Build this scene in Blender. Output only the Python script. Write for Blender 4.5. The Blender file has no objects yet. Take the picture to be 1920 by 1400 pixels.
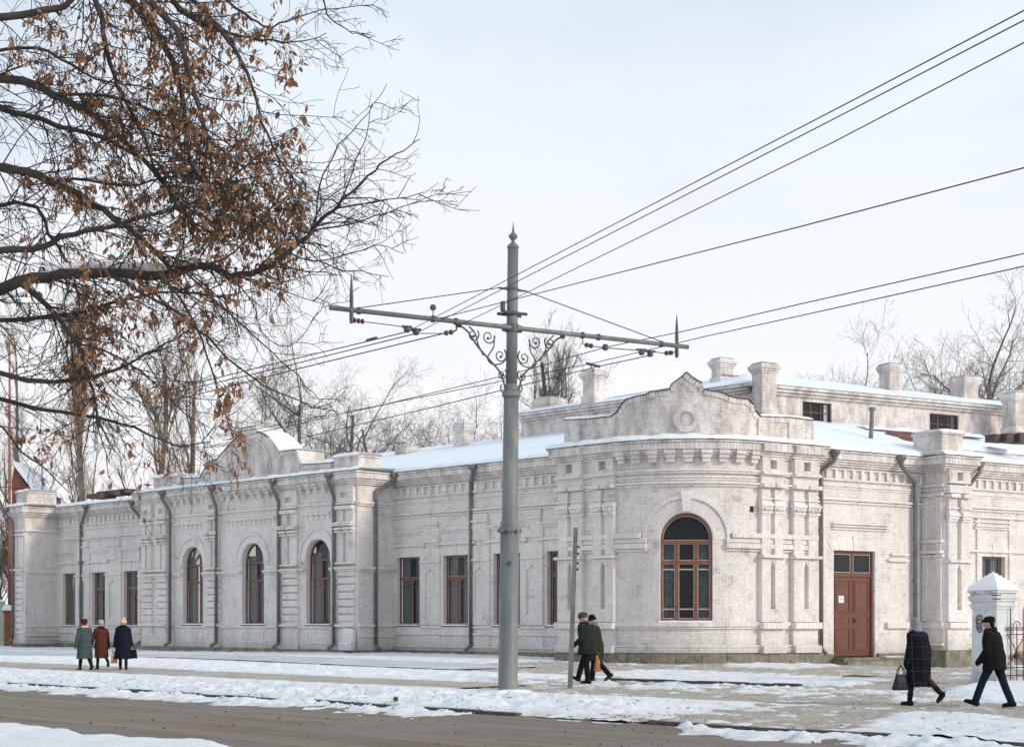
import bpy, math, random
import numpy as np
from mathutils import Vector, Matrix
random.seed(7)
sc = bpy.context.scene
R = math.radians

# ------------------------------------------------------------------ camera, sky, sun
CZ, HY, FP = 1.65, 1163.0, 2900.0          # eye height, horizon row, focal length (photo pixels)
cam_d = bpy.data.cameras.new('camera'); cam = bpy.data.objects.new('camera', cam_d)
sc.collection.objects.link(cam); sc.camera = cam
cam.location = (0, 0, CZ); cam.rotation_euler = (R(90), 0, 0)
cam_d.sensor_width = 36; cam_d.lens = 36 * FP / 1920; cam_d.shift_y = (HY - 700) / 1920
cam_d.clip_end = 3000; cam_d.clip_start = .1
SUN = Vector((.80, -.45, .40)).normalized()
world = bpy.data.worlds.new('World'); sc.world = world; world.use_nodes = True
wn = world.node_tree; wn.nodes.clear()
def W(t, **k):
    n = wn.nodes.new(t)
    for a, b in k.items(): setattr(n, a, b)
    return n
wo = W('ShaderNodeOutputWorld'); wb = W('ShaderNodeBackground'); wb.inputs['Strength'].default_value = .12
sky = W('ShaderNodeTexSky', sky_type='NISHITA', sun_disc=False)
sky.sun_elevation = math.asin(SUN.z); sky.sun_rotation = math.atan2(SUN.x, SUN.y)
sky.air_density = 1.0; sky.dust_density = 2.0; sky.ozone_density = 1.5
tc = W('ShaderNodeTexCoord'); mp = W('ShaderNodeMapping'); mp.inputs['Scale'].default_value = (1, 1, 2.6)
cn = W('ShaderNodeTexNoise'); cn.inputs['Scale'].default_value = 2.2; cn.inputs['Detail'].default_value = 7; cn.inputs['Roughness'].default_value = .55
cr = W('ShaderNodeMapRange'); cr.inputs['From Min'].default_value = .36; cr.inputs['From Max'].default_value = .68
cr.inputs['To Min'].default_value = .62; cr.inputs['To Max'].default_value = .95
sep = W('ShaderNodeSeparateXYZ'); hz = W('ShaderNodeMapRange'); hz.inputs['From Min'].default_value = .02; hz.inputs['From Max'].default_value = .55
hz.inputs['To Min'].default_value = 1.0; hz.inputs['To Max'].default_value = 0.0
mxa = W('ShaderNodeMath', operation='MULTIPLY_ADD'); mxa.use_clamp = True
cl = W('ShaderNodeMixRGB'); cc_ = W('ShaderNodeMixRGB'); cc_.inputs['Color1'].default_value = (5.6, 6.8, 7.95, 1); cc_.inputs['Color2'].default_value = (8.0, 7.75, 7.75, 1)
wn.links.new(cc_.outputs['Color'], cl.inputs['Color2'])
L = wn.links.new
L(tc.outputs['Generated'], mp.inputs['Vector']); L(mp.outputs['Vector'], cn.inputs['Vector']); L(cn.outputs['Fac'], cr.inputs['Value'])
L(tc.outputs['Generated'], sep.inputs['Vector']); L(sep.outputs['Z'], hz.inputs['Value'])
mxa.inputs[1].default_value = .34
L(hz.outputs['Result'], cc_.inputs['Fac']); L(hz.outputs['Result'], mxa.inputs[0]); L(cr.outputs['Result'], mxa.inputs[2])
L(mxa.outputs[0], cl.inputs['Fac']); L(sky.outputs['Color'], cl.inputs['Color1'])
L(cl.outputs['Color'], wb.inputs['Color']); L(wb.outputs['Background'], wo.inputs['Surface'])
sd = bpy.data.lights.new('sun', 'SUN'); sun = bpy.data.objects.new('sun', sd); sc.collection.objects.link(sun)
sd.energy = 2.0; sd.angle = R(13); sd.color = (1.0, .90, .77)
sun.rotation_euler = SUN.to_track_quat('Z', 'Y').to_euler(); sun.location = (30, -20, 40)
sc.view_settings.view_transform = 'Standard'; sc.view_settings.look = 'None'
sc.view_settings.exposure = 0.12; sc.view_settings.gamma = 1; sc.view_settings.use_curve_mapping = False
sc.render.engine = 'CYCLES'

# ------------------------------------------------------------------ small helpers
def PX(px, Y): return (px - 960) / FP * Y
def PZ(py, Y): return CZ + (HY - py) * Y / FP
def P3(px, py, Y): return Vector((PX(px, Y), Y, PZ(py, Y)))
def GY(py, z=0.0): return FP * (CZ - z) / (py - HY)
def G(px, py, z=0.0): Y = GY(py, z); return Vector((PX(px, Y), Y, z))
_rs = np.random.RandomState(3); LAT = _rs.rand(256, 256)
def vnoise(x, y):
    xi = np.floor(x).astype(int); yi = np.floor(y).astype(int); fx = x - xi; fy = y - yi
    fx = fx * fx * (3 - 2 * fx); fy = fy * fy * (3 - 2 * fy)
    a = LAT[xi % 256, yi % 256]; b = LAT[(xi + 1) % 256, yi % 256]; c = LAT[xi % 256, (yi + 1) % 256]; d_ = LAT[(xi + 1) % 256, (yi + 1) % 256]
    return (a * (1 - fx) + b * fx) * (1 - fy) + (c * (1 - fx) + d_ * fx) * fy
def fbm(x, y, o=4, g=.5):
    x = np.asarray(x, float); y = np.asarray(y, float)
    s = 0; a = 1; t = 0
    for i in range(o):
        s = s + a * vnoise(x * 2 ** i + 17.3 * i, y * 2 ** i + 5.1 * i); t += a; a *= g
    return s / t
def sstep(a, b, x): t = np.clip((x - a) / (b - a), 0, 1); return t * t * (3 - 2 * t)

# ------------------------------------------------------------------ materials
MATS = {}
class NT:
    def __init__(s, name):
        m = bpy.data.materials.new(name); m.use_nodes = True; s.m = m; s.t = m.node_tree
        s.b = s.t.nodes['Principled BSDF']; s.out = s.t.nodes['Material Output']; MATS[name] = m
        s.tc = s.n('ShaderNodeTexCoord')
    def n(s, t, **k):
        x = s.t.nodes.new(t)
        for a, b in k.items(): setattr(x, a, b)
        return x
    def l(s, a, b): s.t.links.new(a, b)
    def noise(s, scale, detail=4, rough=.6, stretch=(1, 1, 1), coord='Object'):
        mp = s.n('ShaderNodeMapping'); mp.inputs['Scale'].default_value = stretch
        s.l(s.tc.outputs[coord], mp.inputs['Vector'])
        x = s.n('ShaderNodeTexNoise'); x.inputs['Scale'].default_value = scale; x.inputs['Detail'].default_value = detail; x.inputs['Roughness'].default_value = rough
        s.l(mp.outputs['Vector'], x.inputs['Vector']); return x.outputs['Fac']
    def rng(s, v, a, b, c=0., d=1.):
        x = s.n('ShaderNodeMapRange'); x.inputs['From Min'].default_value = a; x.inputs['From Max'].default_value = b
        x.inputs['To Min'].default_value = c; x.inputs['To Max'].default_value = d; s.l(v, x.inputs['Value']); return x.outputs['Result']
    def mix(s, f, a, b, mode='MIX'):
        x = s.n('ShaderNodeMixRGB', blend_type=mode)
        for i, v in (('Fac', f), ('Color1', a), ('Color2', b)):
            if isinstance(v, (tuple, list)): x.inputs[i].default_value = (*v[:3], 1)
            elif isinstance(v, (int, float)): x.inputs[i].default_value = v
            else: s.l(v, x.inputs[i])
        return x.outputs['Color']
    def math(s, op, a, b=0.):
        x = s.n('ShaderNodeMath', operation=op); x.use_clamp = False
        for i, v in enumerate((a, b)):
            if isinstance(v, (int, float)): x.inputs[i].default_value = v
            else: s.l(v, x.inputs[i])
        return x.outputs[0]
    def bump(s, h, dist=.02, st=.5):
        x = s.n('ShaderNodeBump'); x.inputs['Distance'].default_value = dist; x.inputs['Strength'].default_value = st
        s.l(h, x.inputs['Height']); s.l(x.outputs['Normal'], s.b.inputs['Normal'])
    def set(s, col=None, rough=.8, metal=0., spec=None):
        if col is not None:
            if isinstance(col, (tuple, list)): s.b.inputs['Base Color'].default_value = (*col[:3], 1)
            else: s.l(col, s.b.inputs['Base Color'])
        if isinstance(rough, (int, float)): s.b.inputs['Roughness'].default_value = rough
        else: s.l(rough, s.b.inputs['Roughness'])
        s.b.inputs['Metallic'].default_value = metal
        if spec is not None: s.b.inputs['Specular IOR Level'].default_value = spec
        return s.m
def simple(name, col, rough=.8, metal=0., var=.15, scale=8, bump=0., spec=None, stretch=(1, 1, 1)):
    t = NT(name); f = t.noise(scale, 5, .6, stretch)
    c = t.mix(t.rng(f, .3, .7), tuple(v * (1 - var) for v in col), tuple(min(1, v * (1 + var)) for v in col))
    if bump: t.bump(f, bump, .6)
    return t.set(c, rough, metal, spec)
def painted_brick(name, base, warm):
    t = NT(name); t.tc = t.n('ShaderNodeNewGeometry'); OC = 'Position'
    t.noise = lambda scale, detail=4, rough=.6, stretch=(1, 1, 1): NT.noise(t, scale, detail, rough, stretch, OC)
    at = t.n('ShaderNodeAttribute'); at.attribute_name = 'tone'
    col = t.mix(t.rng(t.noise(.55, 5, .62), .34, .68), base, warm)
    tone = t.rng(at.outputs['Fac'], 0, 1, .89, 1.04)
    col = t.mix(1.0, col, tone, 'MULTIPLY')
    # rain washed streaks, worn dark patches, pitted joints
    streak = t.rng(t.noise(1.3, 5, .7, (1, 1, .16)), .50, .72)
    col = t.mix(t.math('MULTIPLY', streak, .38), col, (.40, .355, .335))
    patch = t.rng(t.noise(1.3, 8, .76), .56, .68)
    col = t.mix(t.math('MULTIPLY', patch, .6), col, (.36, .31, .285))
    pale = t.rng(t.noise(.9, 4, .6), .52, .66); col = t.mix(t.math('MULTIPLY', pale, .5), col, (.80, .77, .74))
    pit = t.rng(t.noise(4.2, 6, .78, (1, 1, 5.0)), .575, .63)
    col = t.mix(t.math('MULTIPLY', pit, .58), col, (.20, .175, .165))
    red = t.math('MULTIPLY', t.rng(t.noise(2.2, 5, .65), .68, .74), t.rng(t.noise(30, 2), .45, .6))
    col = t.mix(t.math('MULTIPLY', red, .55), col, (.34, .17, .12))
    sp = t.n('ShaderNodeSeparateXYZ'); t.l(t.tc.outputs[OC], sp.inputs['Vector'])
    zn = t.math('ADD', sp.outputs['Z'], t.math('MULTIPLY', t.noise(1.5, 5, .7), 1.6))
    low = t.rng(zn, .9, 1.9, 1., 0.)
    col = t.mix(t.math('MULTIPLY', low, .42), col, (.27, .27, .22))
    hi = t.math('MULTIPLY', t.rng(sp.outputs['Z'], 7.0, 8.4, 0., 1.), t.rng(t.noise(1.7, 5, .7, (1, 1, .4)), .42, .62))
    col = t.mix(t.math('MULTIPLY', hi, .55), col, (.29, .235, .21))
    h = t.math('ADD', t.math('MULTIPLY', t.noise(22, 4, .6), .6), t.math('MULTIPLY', t.noise(5, 3), .9))
    t.bump(h, .02, .7)
    return t.set(col, .92, 0, .2)
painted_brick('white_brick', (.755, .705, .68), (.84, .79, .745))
def mat_misc():
    t = NT('snow'); f = t.noise(1.3, 6, .6); g = t.noise(9, 5, .65)
    c = t.mix(t.rng(f, .35, .7), (.82, .83, .85), (.90, .895, .89)); t.bump(t.math('ADD', g, t.math('MULTIPLY', t.noise(40, 3), .3)), .035, .7)
    c = t.mix(t.math('MULTIPLY', t.rng(t.noise(22, 3, .6), .69, .73), .45), c, (.30, .27, .24))
    t.set(c, .75, 0, .25)
    t = NT('roof_snow'); f = t.noise(.5, 4, .5); c = t.mix(t.rng(f, .35, .7), (.80, .84, .90), (.88, .90, .93)); t.bump(t.noise(1.6, 4), .05, .5); t.set(c, .7, 0, .3)
    t = NT('street_snow'); f = t.noise(1.1, 6, .65); g = t.noise(11, 6, .7)
    c = t.mix(t.rng(f, .38, .66), (.80, .81, .83), (.90, .895, .89))
    tt = t.n('ShaderNodeAttribute'); tt.attribute_name = 'thin'
    dirt = t.math('MULTIPLY', tt.outputs['Fac'], t.rng(t.noise(2.3, 6, .7), .40, .60))
    c = t.mix(t.math('MULTIPLY', dirt, .75), c, (.50, .43, .36))
    c = t.mix(t.math('MULTIPLY', t.rng(t.noise(17, 4, .65, (1, 1, 1)), .66, .71), .6), c, (.24, .21, .18))
    t.bump(t.math('ADD', g, t.math('MULTIPLY', t.noise(3.5, 4), 1.3)), .06, .8); t.set(c, .8, 0, .3)
    t = NT('trodden'); f = t.noise(1.1, 7, .7); g = t.noise(7, 6, .75, (1, 1.6, 1))
    c = t.mix(t.rng(f, .36, .62), (.42, .34, .25), (.62, .545, .44)); c = t.mix(t.rng(g, .47, .58), c, (.72, .68, .63))
    c = t.mix(t.math('MULTIPLY', t.rng(t.noise(16, 5, .7, (1, 1.8, 1)), .58, .68), .5), c, (.29, .245, .19))
    t.bump(t.math('ADD', g, t.noise(22, 4)), .09, 1.0); t.set(c, .75, 0, .35)
    t = NT('footpath'); f = t.noise(.8, 6, .65, (1, 1, 1)); c = t.mix(t.rng(f, .35, .65), (.34, .29, .24), (.47, .42, .36))
    c = t.mix(t.rng(t.noise(6, 5, .7), .56, .68), c, (.66, .63, .60)); t.bump(t.noise(14, 5), .02, .7); t.set(c, .7, 0, .4)
    t = NT('grey_pavement'); f = t.noise(.7, 6, .65); c = t.mix(t.rng(f, .35, .65), (.46, .465, .49), (.66, .67, .70)); t.bump(t.noise(14, 5), .02, .6); t.set(c, .7, 0, .4)
    t = NT('road'); 
    f = t.noise(.9, 7, .68, (.30, .30, 1)); 
    vr = t.n('ShaderNodeVectorRotate', rotation_type='Z_AXIS'); vr.inputs['Angle'].default_value = R(44.9)
    t.l(t.tc.outputs['Object'], vr.inputs['Vector'])
    mp = t.n('ShaderNodeMapping'); mp.inputs['Scale'].default_value = (.05, 1.5, 1); t.l(vr.outputs['Vector'], mp.inputs['Vector'])
    x = t.n('ShaderNodeTexNoise'); x.inputs['Scale'].default_value = 1.6; x.inputs['Detail'].default_value = 8; x.inputs['Roughness'].default_value = .62; t.l(mp.outputs['Vector'], x.inputs['Vector'])
    st = x.outputs['Fac']
    c = t.mix(t.rng(st, .38, .62), (.155, .112, .078), (.26, .198, .142)); c = t.mix(t.rng(f, .44, .66), c, (.18, .15, .122))
    c = t.mix(t.math('MULTIPLY', t.rng(t.noise(9, 6, .75), .58, .68), .6), c, (.11, .085, .065))
    c = t.mix(t.math('MULTIPLY', t.rng(t.noise(60, 3, .6), .56, .70), .35), c, (.36, .32, .28))
    t.bump(t.math('ADD', t.noise(12, 6, .7), t.math('MULTIPLY', st, 1.2)), .03, .8); t.set(c, t.rng(f, .35, .7, .85, .5), 0, .35)
    t = NT('plinth_stone'); at = t.n('ShaderNodeObjectInfo'); f = t.noise(3, 6, .7)
    c = t.mix(at.outputs['Random'], (.21, .19, .145), (.30, .255, .195)); c = t.mix(t.rng(f, .42, .62), c, (.125, .13, .09)); c = t.mix(t.rng(t.noise(9, 5, .7), .60, .7), c, (.40, .38, .35))
    t.bump(f, .04, .7); t.set(c, .9)
    t = NT('kerb_stone'); f = t.noise(7, 6, .7); c = t.mix(t.rng(f, .35, .65), (.045, .042, .042), (.11, .10, .095)); t.bump(f, .02, .6); t.set(c, .75)
    simple('roof_metal', (.23, .30, .36), .45, .3, .25, 2)
    simple('rust_flashing', (.085, .06, .052), .7, .2, .5, 6)
    simple('pipe_metal', (.175, .165, .17), .5, .35, .35, 5, .004)
    simple('window_paint', (.185, .068, .042), .5, 0, .35, 9, .003)
    simple('dark_wood', (.12, .07, .05), .6, 0, .3, 9)
    simple('sash_light', (.42, .36, .31), .6, 0, .25, 9)
    simple('door_paint', (.135, .042, .022), .42, 0, .25, 3, .003)
    simple('unlit_dark', (.018, .018, .02), .9, 0, .2)  # near-black colour standing in for the shade of unlit depth
    simple('curtain', (.40, .42, .40), .9, 0, .12, 4, 0, stretch=(8, 8, .6))
    simple('dark_lace', (.15, .165, .165), .9, 0, .75, 5, 0, stretch=(2, 2, .6))
    t = NT('glass'); t.set((.055, .062, .07), .06, 0, .6)
    gl = t.n('ShaderNodeBsdfTransparent'); mx = t.n('ShaderNodeMixShader'); fr = t.n('ShaderNodeLayerWeight'); fr.inputs['Blend'].default_value = .35
    t.l(t.rng(fr.outputs['Facing'], 0, 1, .16, .8), mx.inputs['Fac']); t.l(gl.outputs['BSDF'], mx.inputs[1]); t.l(t.b.outputs['BSDF'], mx.inputs[2]); t.l(mx.outputs['Shader'], t.out.inputs['Surface'])
    t.bump(t.noise(.9, 2), .01, .25)
    # pole paint: grey green, stained
    t = NT('pole_paint'); f = t.noise(2.2, 6, .65, (1, 1, .35)); c = t.mix(t.rng(f, .35, .65), (.130, .147, .152), (.190, .204, .206))
    c = t.mix(t.math('MULTIPLY', t.rng(t.noise(4, 6, .7, (1, 1, .25)), .54, .68), .7), c, (.30, .28, .19))
    c = t.mix(t.math('MULTIPLY', t.rng(t.noise(11, 5, .7), .64, .70), .8), c, (.06, .055, .05)); t.bump(t.noise(14, 4), .012, .5); t.set(c, .55, .1)
    simple('iron', (.085, .092, .098), .55, .3, .3, 8)
    simple('black_iron', (.03, .028, .028), .6, .3, .3, 9)
    simple('insulator', (.085, .05, .045), .4, 0, .3, 9)
    simple('wire', (.022, .022, .025), .6, .2, .1)
    simple('rusty_iron', (.075, .028, .022), .8, .2, .5, 14, .004)
    simple('post_metal', (.17, .175, .18), .55, .35, .3, 4)
    t = NT('pillar_plaster'); f = t.noise(1.6, 6, .65); c = t.mix(t.rng(f, .35, .65), (.56, .585, .61), (.70, .71, .70)); c = t.mix(t.rng(t.noise(4, 7, .75), .57, .66), c, (.36, .32, .28)); sp = t.n('ShaderNodeSeparateXYZ'); t.l(t.tc.outputs['Object'], sp.inputs['Vector']); c = t.mix(t.math('MULTIPLY', t.rng(t.math('ADD', sp.outputs['Z'], t.noise(3, 5)), .5, 1.1, 1, 0), .6), c, (.24, .22, .19)); t.bump(t.noise(6, 7, .7), .04, .9); t.set(c, .85)
    simple('yellow_plaster', (.55, .52, .38), .85, 0, .15, 3, .01)
    simple('raw_brick', (.27, .10, .065), .9, 0, .35, 6, .01)
    simple('red_roof', (.20, .075, .06), .8, 0, .3, 2)
    simple('green_wall', (.45, .46, .36), .9, 0, .15, 2)
    simple('bark', (.048, .037, .032), .95, 0, .5, 5, .02, stretch=(1, 1, .3))
    simple('poplar_bark', (.24, .19, .13), .95, 0, .35, 3, .03, stretch=(1, 1, .3))
    simple('far_bark', (.15, .125, .105), .95, 0, .35, 2)
    simple('twig_far', (.21, .185, .17), .95, 0, .3, 2)
    simple('twig_poplar', (.32, .26, .20), .95, 0, .3, 2)
    t = NT('dry_leaf'); oi = t.n('ShaderNodeAttribute'); oi.attribute_name = 'tone'; o2 = t.n('ShaderNodeObjectInfo')
    c = t.mix(oi.outputs['Fac'], (.20, .095, .045), (.56, .31, .165)); c = t.mix(t.rng(t.noise(3, 3), .4, .6), c, (.26, .125, .06)); t.set(c, .8)
    tr = t.n('ShaderNodeBsdfTranslucent'); t.l(c, tr.inputs['Color']); mx = t.n('ShaderNodeMixShader'); mx.inputs['Fac'].default_value = .35
    t.l(t.b.outputs['BSDF'], mx.inputs[1]); t.l(tr.outputs['BSDF'], mx.inputs[2]); t.l(mx.outputs['Shader'], t.out.inputs['Surface'])
    simple('skin', (.50, .28, .20), .6, 0, .1, 20)
    simple('paper', (.80, .80, .80), .8, 0, .03)
    simple('ink', (.08, .08, .09), .8, 0, .03)
    simple('graffiti_paint', (.10, .10, .12), .7, 0, .2)
    simple('litter', (.07, .06, .055), .8, 0, .4)
    for nm, c, v in (('coat_green', (.055, .080, .078), .2), ('coat_brown', (.095, .028, .018), .25), ('coat_navy', (.010, .012, .021), .3),
                     ('coat_darkgreen', (.018, .024, .021), .3), ('coat_olive', (.032, .033, .021), .3), ('jacket_black', (.012, .011, .012), .3),
                     ('fur_brown', (.075, .022, .014), .5), ('fur_grey', (.42, .36, .33), .3), ('wool_beige', (.62, .44, .30), .2),
                     ('fur_olive', (.085, .068, .038), .4), ('cap_black', (.010, .010, .012), .3), ('scarf_lilac', (.27, .235, .27), .3),
                     ('trousers_dark', (.010, .010, .016), .3), ('stocking', (.055, .030, .026), .2), ('boot_black', (.010, .009, .009), .3),
                     ('boot_brown', (.045, .018, .014), .3), ('shoe_grey', (.06, .065, .07), .3), ('glove', (.02, .016, .015), .3),
                     ('fur_collar', (.035, .016, .010), .5), ('fur_tan', (.24, .155, .09), .4), ('bag_black', (.010, .009, .012), .3),
                     ('bag_navy', (.020, .019, .035), .3), ('bag_orange', (.40, .14, .065), .25), ('hair_grey', (.35, .31, .28), .2), ('denim', (.012, .017, .032), .3)):
        simple(nm, c, .95 if 'boot' not in nm and 'bag' not in nm else .45, 0, v, 14, .012, spec=.12)
    t = NT('plaid'); sp = t.n('ShaderNodeSeparateXYZ'); t.l(t.tc.outputs['Object'], sp.inputs['Vector'])
    def line(o, per, wid, off=0.):
        a = t.math('FRACT', t.math('ADD', t.math('MULTIPLY', o, 1 / per), off)); return t.math('LESS_THAN', a, wid / per)
    ang = t.math('ADD', sp.outputs['X'], t.math('MULTIPLY', sp.outputs['Y'], .0))
    l1 = line(sp.outputs['Z'], .235, .018, .1); l2 = line(ang, .165, .014, .45); l3 = line(sp.outputs['Z'], .078, .006, .3); l4 = line(ang, .055, .005, .2)
    c = t.mix(t.math('MULTIPLY', t.math('MAXIMUM', l3, l4), .35), (.008, .008, .014), (.014, .013, .024)); c = t.mix(t.math('MULTIPLY', t.math('MAXIMUM', l1, l2), t.rng(t.noise(6, 3), .35, .6, .25, .8)), c, (.042, .040, .056))
    t.set(c, .95, 0, .12)
    t = NT('printed_bag'); vo = t.n('ShaderNodeTexVoronoi'); vo.inputs['Scale'].default_value = 9; t.l(t.tc.outputs['Object'], vo.inputs['Vector'])
    c = t.mix(t.rng(t.noise(7, 2), .42, .56), (.60, .16, .13), (.62, .50, .24)); c = t.mix(t.rng(t.noise(5, 2, .5, (1, 1, 2)), .56, .6), c, (.12, .32, .22)); t.set(c, .4)
mat_misc()

# ------------------------------------------------------------------ objects and tags
ORG = {}
def tag(o, label=None, cat=None, group=None, kind=None):
    if label: o['label'] = label
    if cat: o['category'] = cat
    if group: o['group'] = group
    if kind: o['kind'] = kind
    return o
def empty(name, loc, label, cat, group=None, rz=0., scale=1.):
    o = bpy.data.objects.new(name, None); sc.collection.objects.link(o); o.location = loc; o.rotation_euler[2] = rz
    o.scale = (scale,) * 3
    o.empty_display_size = .3; ORG[o.name] = Vector(loc); return tag(o, label, cat, group)
class MB:
    def __init__(s): s.v = []; s.f = []; s.tn = []
    def add(s, vs, fs, tone=.5):
        b = len(s.v); s.v.extend(vs); s.f.extend([tuple(i + b for i in f) for f in fs]); s.tn.extend([tone] * len(fs)); return s
    def hexa(s, c, tone=.5):     # 8 corners: bottom 0-3 loop, top 4-7 loop
        return s.add(c, [(0, 3, 2, 1), (4, 5, 6, 7), (0, 1, 5, 4), (1, 2, 6, 5), (2, 3, 7, 6), (3, 0, 4, 7)], tone)
    def box(s, c, h, rz=0., tone=.5):
        cs, sn = math.cos(rz), math.sin(rz); o = []
        for z in (-1, 1):
            for x, y in ((-1, -1), (1, -1), (1, 1), (-1, 1)):
                a, b = x * h[0], y * h[1]; o.append((c[0] + a * cs - b * sn, c[1] + a * sn + b * cs, c[2] + z * h[2]))
        return s.hexa(o, tone)
    def tube(s, pts, rad, n=8, cap=True, tone=.5):
        pts = [Vector(p) for p in pts]; m = len(pts)
        if not isinstance(rad, (list, tuple)): rad = [rad] * m
        b = len(s.v); up = None
        for i, p in enumerate(pts):
            t = (pts[min(i + 1, m - 1)] - pts[max(i - 1, 0)])
            if t.length < 1e-9: t = Vector((0, 0, 1))
            t.normalize()
            if up is None: up = Vector((0, 0, 1)) if abs(t.z) < .9 else Vector((1, 0, 0))
            x = up.cross(t)
            if x.length < 1e-6: x = Vector((1, 0, 0)).cross(t)
            x.normalize(); y = t.cross(x); up = y
            for k in range(n):
                a = 2 * math.pi * k / n; s.v.append(tuple(p + (x * math.cos(a) + y * math.sin(a)) * rad[i]))
        fs = []
        for i in range(m - 1):
            for k in range(n):
                a = b + i * n + k; c = b + i * n + (k + 1) % n; fs.append((a, c, c + n, a + n))
        if cap: fs.append(tuple(b + k for k in range(n))[::-1]); fs.append(tuple(b + (m - 1) * n + k for k in range(n)))
        s.f.extend(fs); s.tn.extend([tone] * len(fs)); return s
    def lathe(s, base, prof, n=24, axis=None, tone=.5):
        base = Vector(base); ax = Vector(axis).normalized() if axis is not None else Vector((0, 0, 1))
        q = Vector((0, 0, 1)).rotation_difference(ax); b = len(s.v)
        for r, z in prof:
            for k in range(n):
                a = 2 * math.pi * k / n; s.v.append(tuple(base + q @ Vector((r * math.cos(a), r * math.sin(a), z))))
        fs = []
        for i in range(len(prof) - 1):
            for k in range(n):
                a = b + i * n + k; c = b + i * n + (k + 1) % n; fs.append((a, c, c + n, a + n))
        fs.append(tuple(b + k for k in range(n))[::-1]); fs.append(tuple(b + (len(prof) - 1) * n + k for k in range(n)))
        s.f.extend(fs); s.tn.extend([tone] * len(fs)); return s
    def mesh(s, name, off=None):
        me = bpy.data.meshes.new(name); v = np.array(s.v, dtype=np.float64).reshape(-1, 3)
        if off is not None: v = v - np.array(off)
        me.from_pydata(v.tolist(), [], s.f)
        at = me.attributes.new('tone', 'FLOAT', 'FACE'); at.data.foreach_set('value', np.array(s.tn, dtype=np.float32)[:len(me.polygons)] if len(s.tn) >= len(me.polygons) else np.full(len(me.polygons), .5, dtype=np.float32))
        return me
def wo_(o):      # world origin of a parent chain (no rotations used where this matters)
    v = Vector((0, 0, 0))
    while o is not None: v = v + o.location; o = o.parent
    return v
def link(name, me, mat, parent=None):
    o = bpy.data.objects.new(name, me); sc.collection.objects.link(o)
    if mat and len(me.materials) == 0: me.materials.append(MATS[mat])
    if parent is not None: o.parent = parent
    return o
def part(name, mb, mat, parent=None, smooth=False, local=False, kind=None, label=None):
    off = None if (local or parent is None) else wo_(parent)
    me = mb.mesh(name, off)
    if smooth: me.polygons.foreach_set('use_smooth', [True] * len(me.polygons))
    o = link(name, me, mat, parent)
    if kind: o['kind'] = kind
    if label: o['label'] = label
    return o
def dup(o, parent=None):
    c = o.copy(); sc.collection.objects.link(c); c.parent = parent if parent is not None else o.parent
    for ch in list(o.children): dup(ch, c)
    return c

# ------------------------------------------------------------------ wall paths: s along the wall, t outward, z up
class Line:
    curved = False
    def __init__(s, o, d, n): s.o = o; s.d = d; s.n = n
    def pt(s, a, t): return (s.o[0] + a * s.d[0] + t * s.n[0], s.o[1] + a * s.d[1] + t * s.n[1])
    def ang(s, a): return math.atan2(s.d[1], s.d[0])
dv, nv = (.7088, -.7054), (-.7054, -.7088)
ev, mv = (.8387, .5446), (.5446, -.8387)
PA = Line((-5.05, 71.77), dv, nv)
class Pav:
    curved = True
    def __init__(s, s0, t0, L1, Rw, L3):
        s.b = PA.pt(s0, t0); s.L1 = L1; s.R = Rw; s.th = math.atan2(mv[1], mv[0]) - math.atan2(nv[1], nv[0]); s.a0 = math.atan2(nv[1], nv[0])
        q = (s.b[0] + L1 * dv[0], s.b[1] + L1 * dv[1]); s.c = (q[0] - Rw * nv[0], q[1] - Rw * nv[1])
        s.L2 = Rw * s.th; s.e = (s.c[0] + Rw * mv[0], s.c[1] + Rw * mv[1]); s.T = L1 + s.L2 + L3
    def pt(s, a, t):
        if a <= s.L1: return (s.b[0] + a * dv[0] + t * nv[0], s.b[1] + a * dv[1] + t * nv[1])
        if a >= s.L1 + s.L2:
            a = a - s.L1 - s.L2; return (s.e[0] + a * ev[0] + t * mv[0], s.e[1] + a * ev[1] + t * mv[1])
        g = s.a0 + (a - s.L1) / s.R; return (s.c[0] + (s.R + t) * math.cos(g), s.c[1] + (s.R + t) * math.sin(g))
    def ang(s, a):
        if a <= s.L1: return math.atan2(dv[1], dv[0])
        if a >= s.L1 + s.L2: return math.atan2(ev[1], ev[0])
        return s.a0 + (a - s.L1) / s.R + math.pi / 2
PP = Pav(11.95, 2.05, 2.85, 4.25, 3.15)
# the wall with the door, on the right, and its tower
_so = (PP.e[0] - .62 * mv[0], PP.e[1] - .62 * mv[1])
PS = Line(_so, ev, mv)
def ps(path, px, t):           # where the sight line through column px meets the wall
    k = (px - 960) / FP; lo, hi = (0, PP.T) if path is PP else (-60, 60)
    f = lambda a: (lambda q: q[0] - k * q[1])(path.pt(a, t))
    for _ in range(60):
        m_ = (lo + hi) / 2
        if f(m_) > 0: hi = m_
        else: lo = m_
    return (lo + hi) / 2
def steps(path, s0, s1, mx=.28):
    if not path.curved: return [s0, s1]
    n = max(1, int(math.ceil((s1 - s0) / mx))); return [s0 + (s1 - s0) * i / n for i in range(n + 1)]
def wbox(mb, path, s0, s1, z0, z1, t0, t1, tone=.5):
    ss = steps(path, s0, s1); vs = []
    for a in ss:
        for t, z in ((t0, z0), (t1, z0), (t1, z1), (t0, z1)):
            x, y = path.pt(a, t); vs.append((x, y, z))
    fs = [(0, 1, 2, 3)]; n = len(ss)
    for i in range(n - 1):
        b = i * 4
        for k in range(4): fs.append((b + k, b + 4 + k, b + 4 + (k + 1) % 4, b + (k + 1) % 4))
    b = (n - 1) * 4; fs.append((b + 3, b + 2, b + 1, b))
    mb.add(vs, fs, tone)
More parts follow.
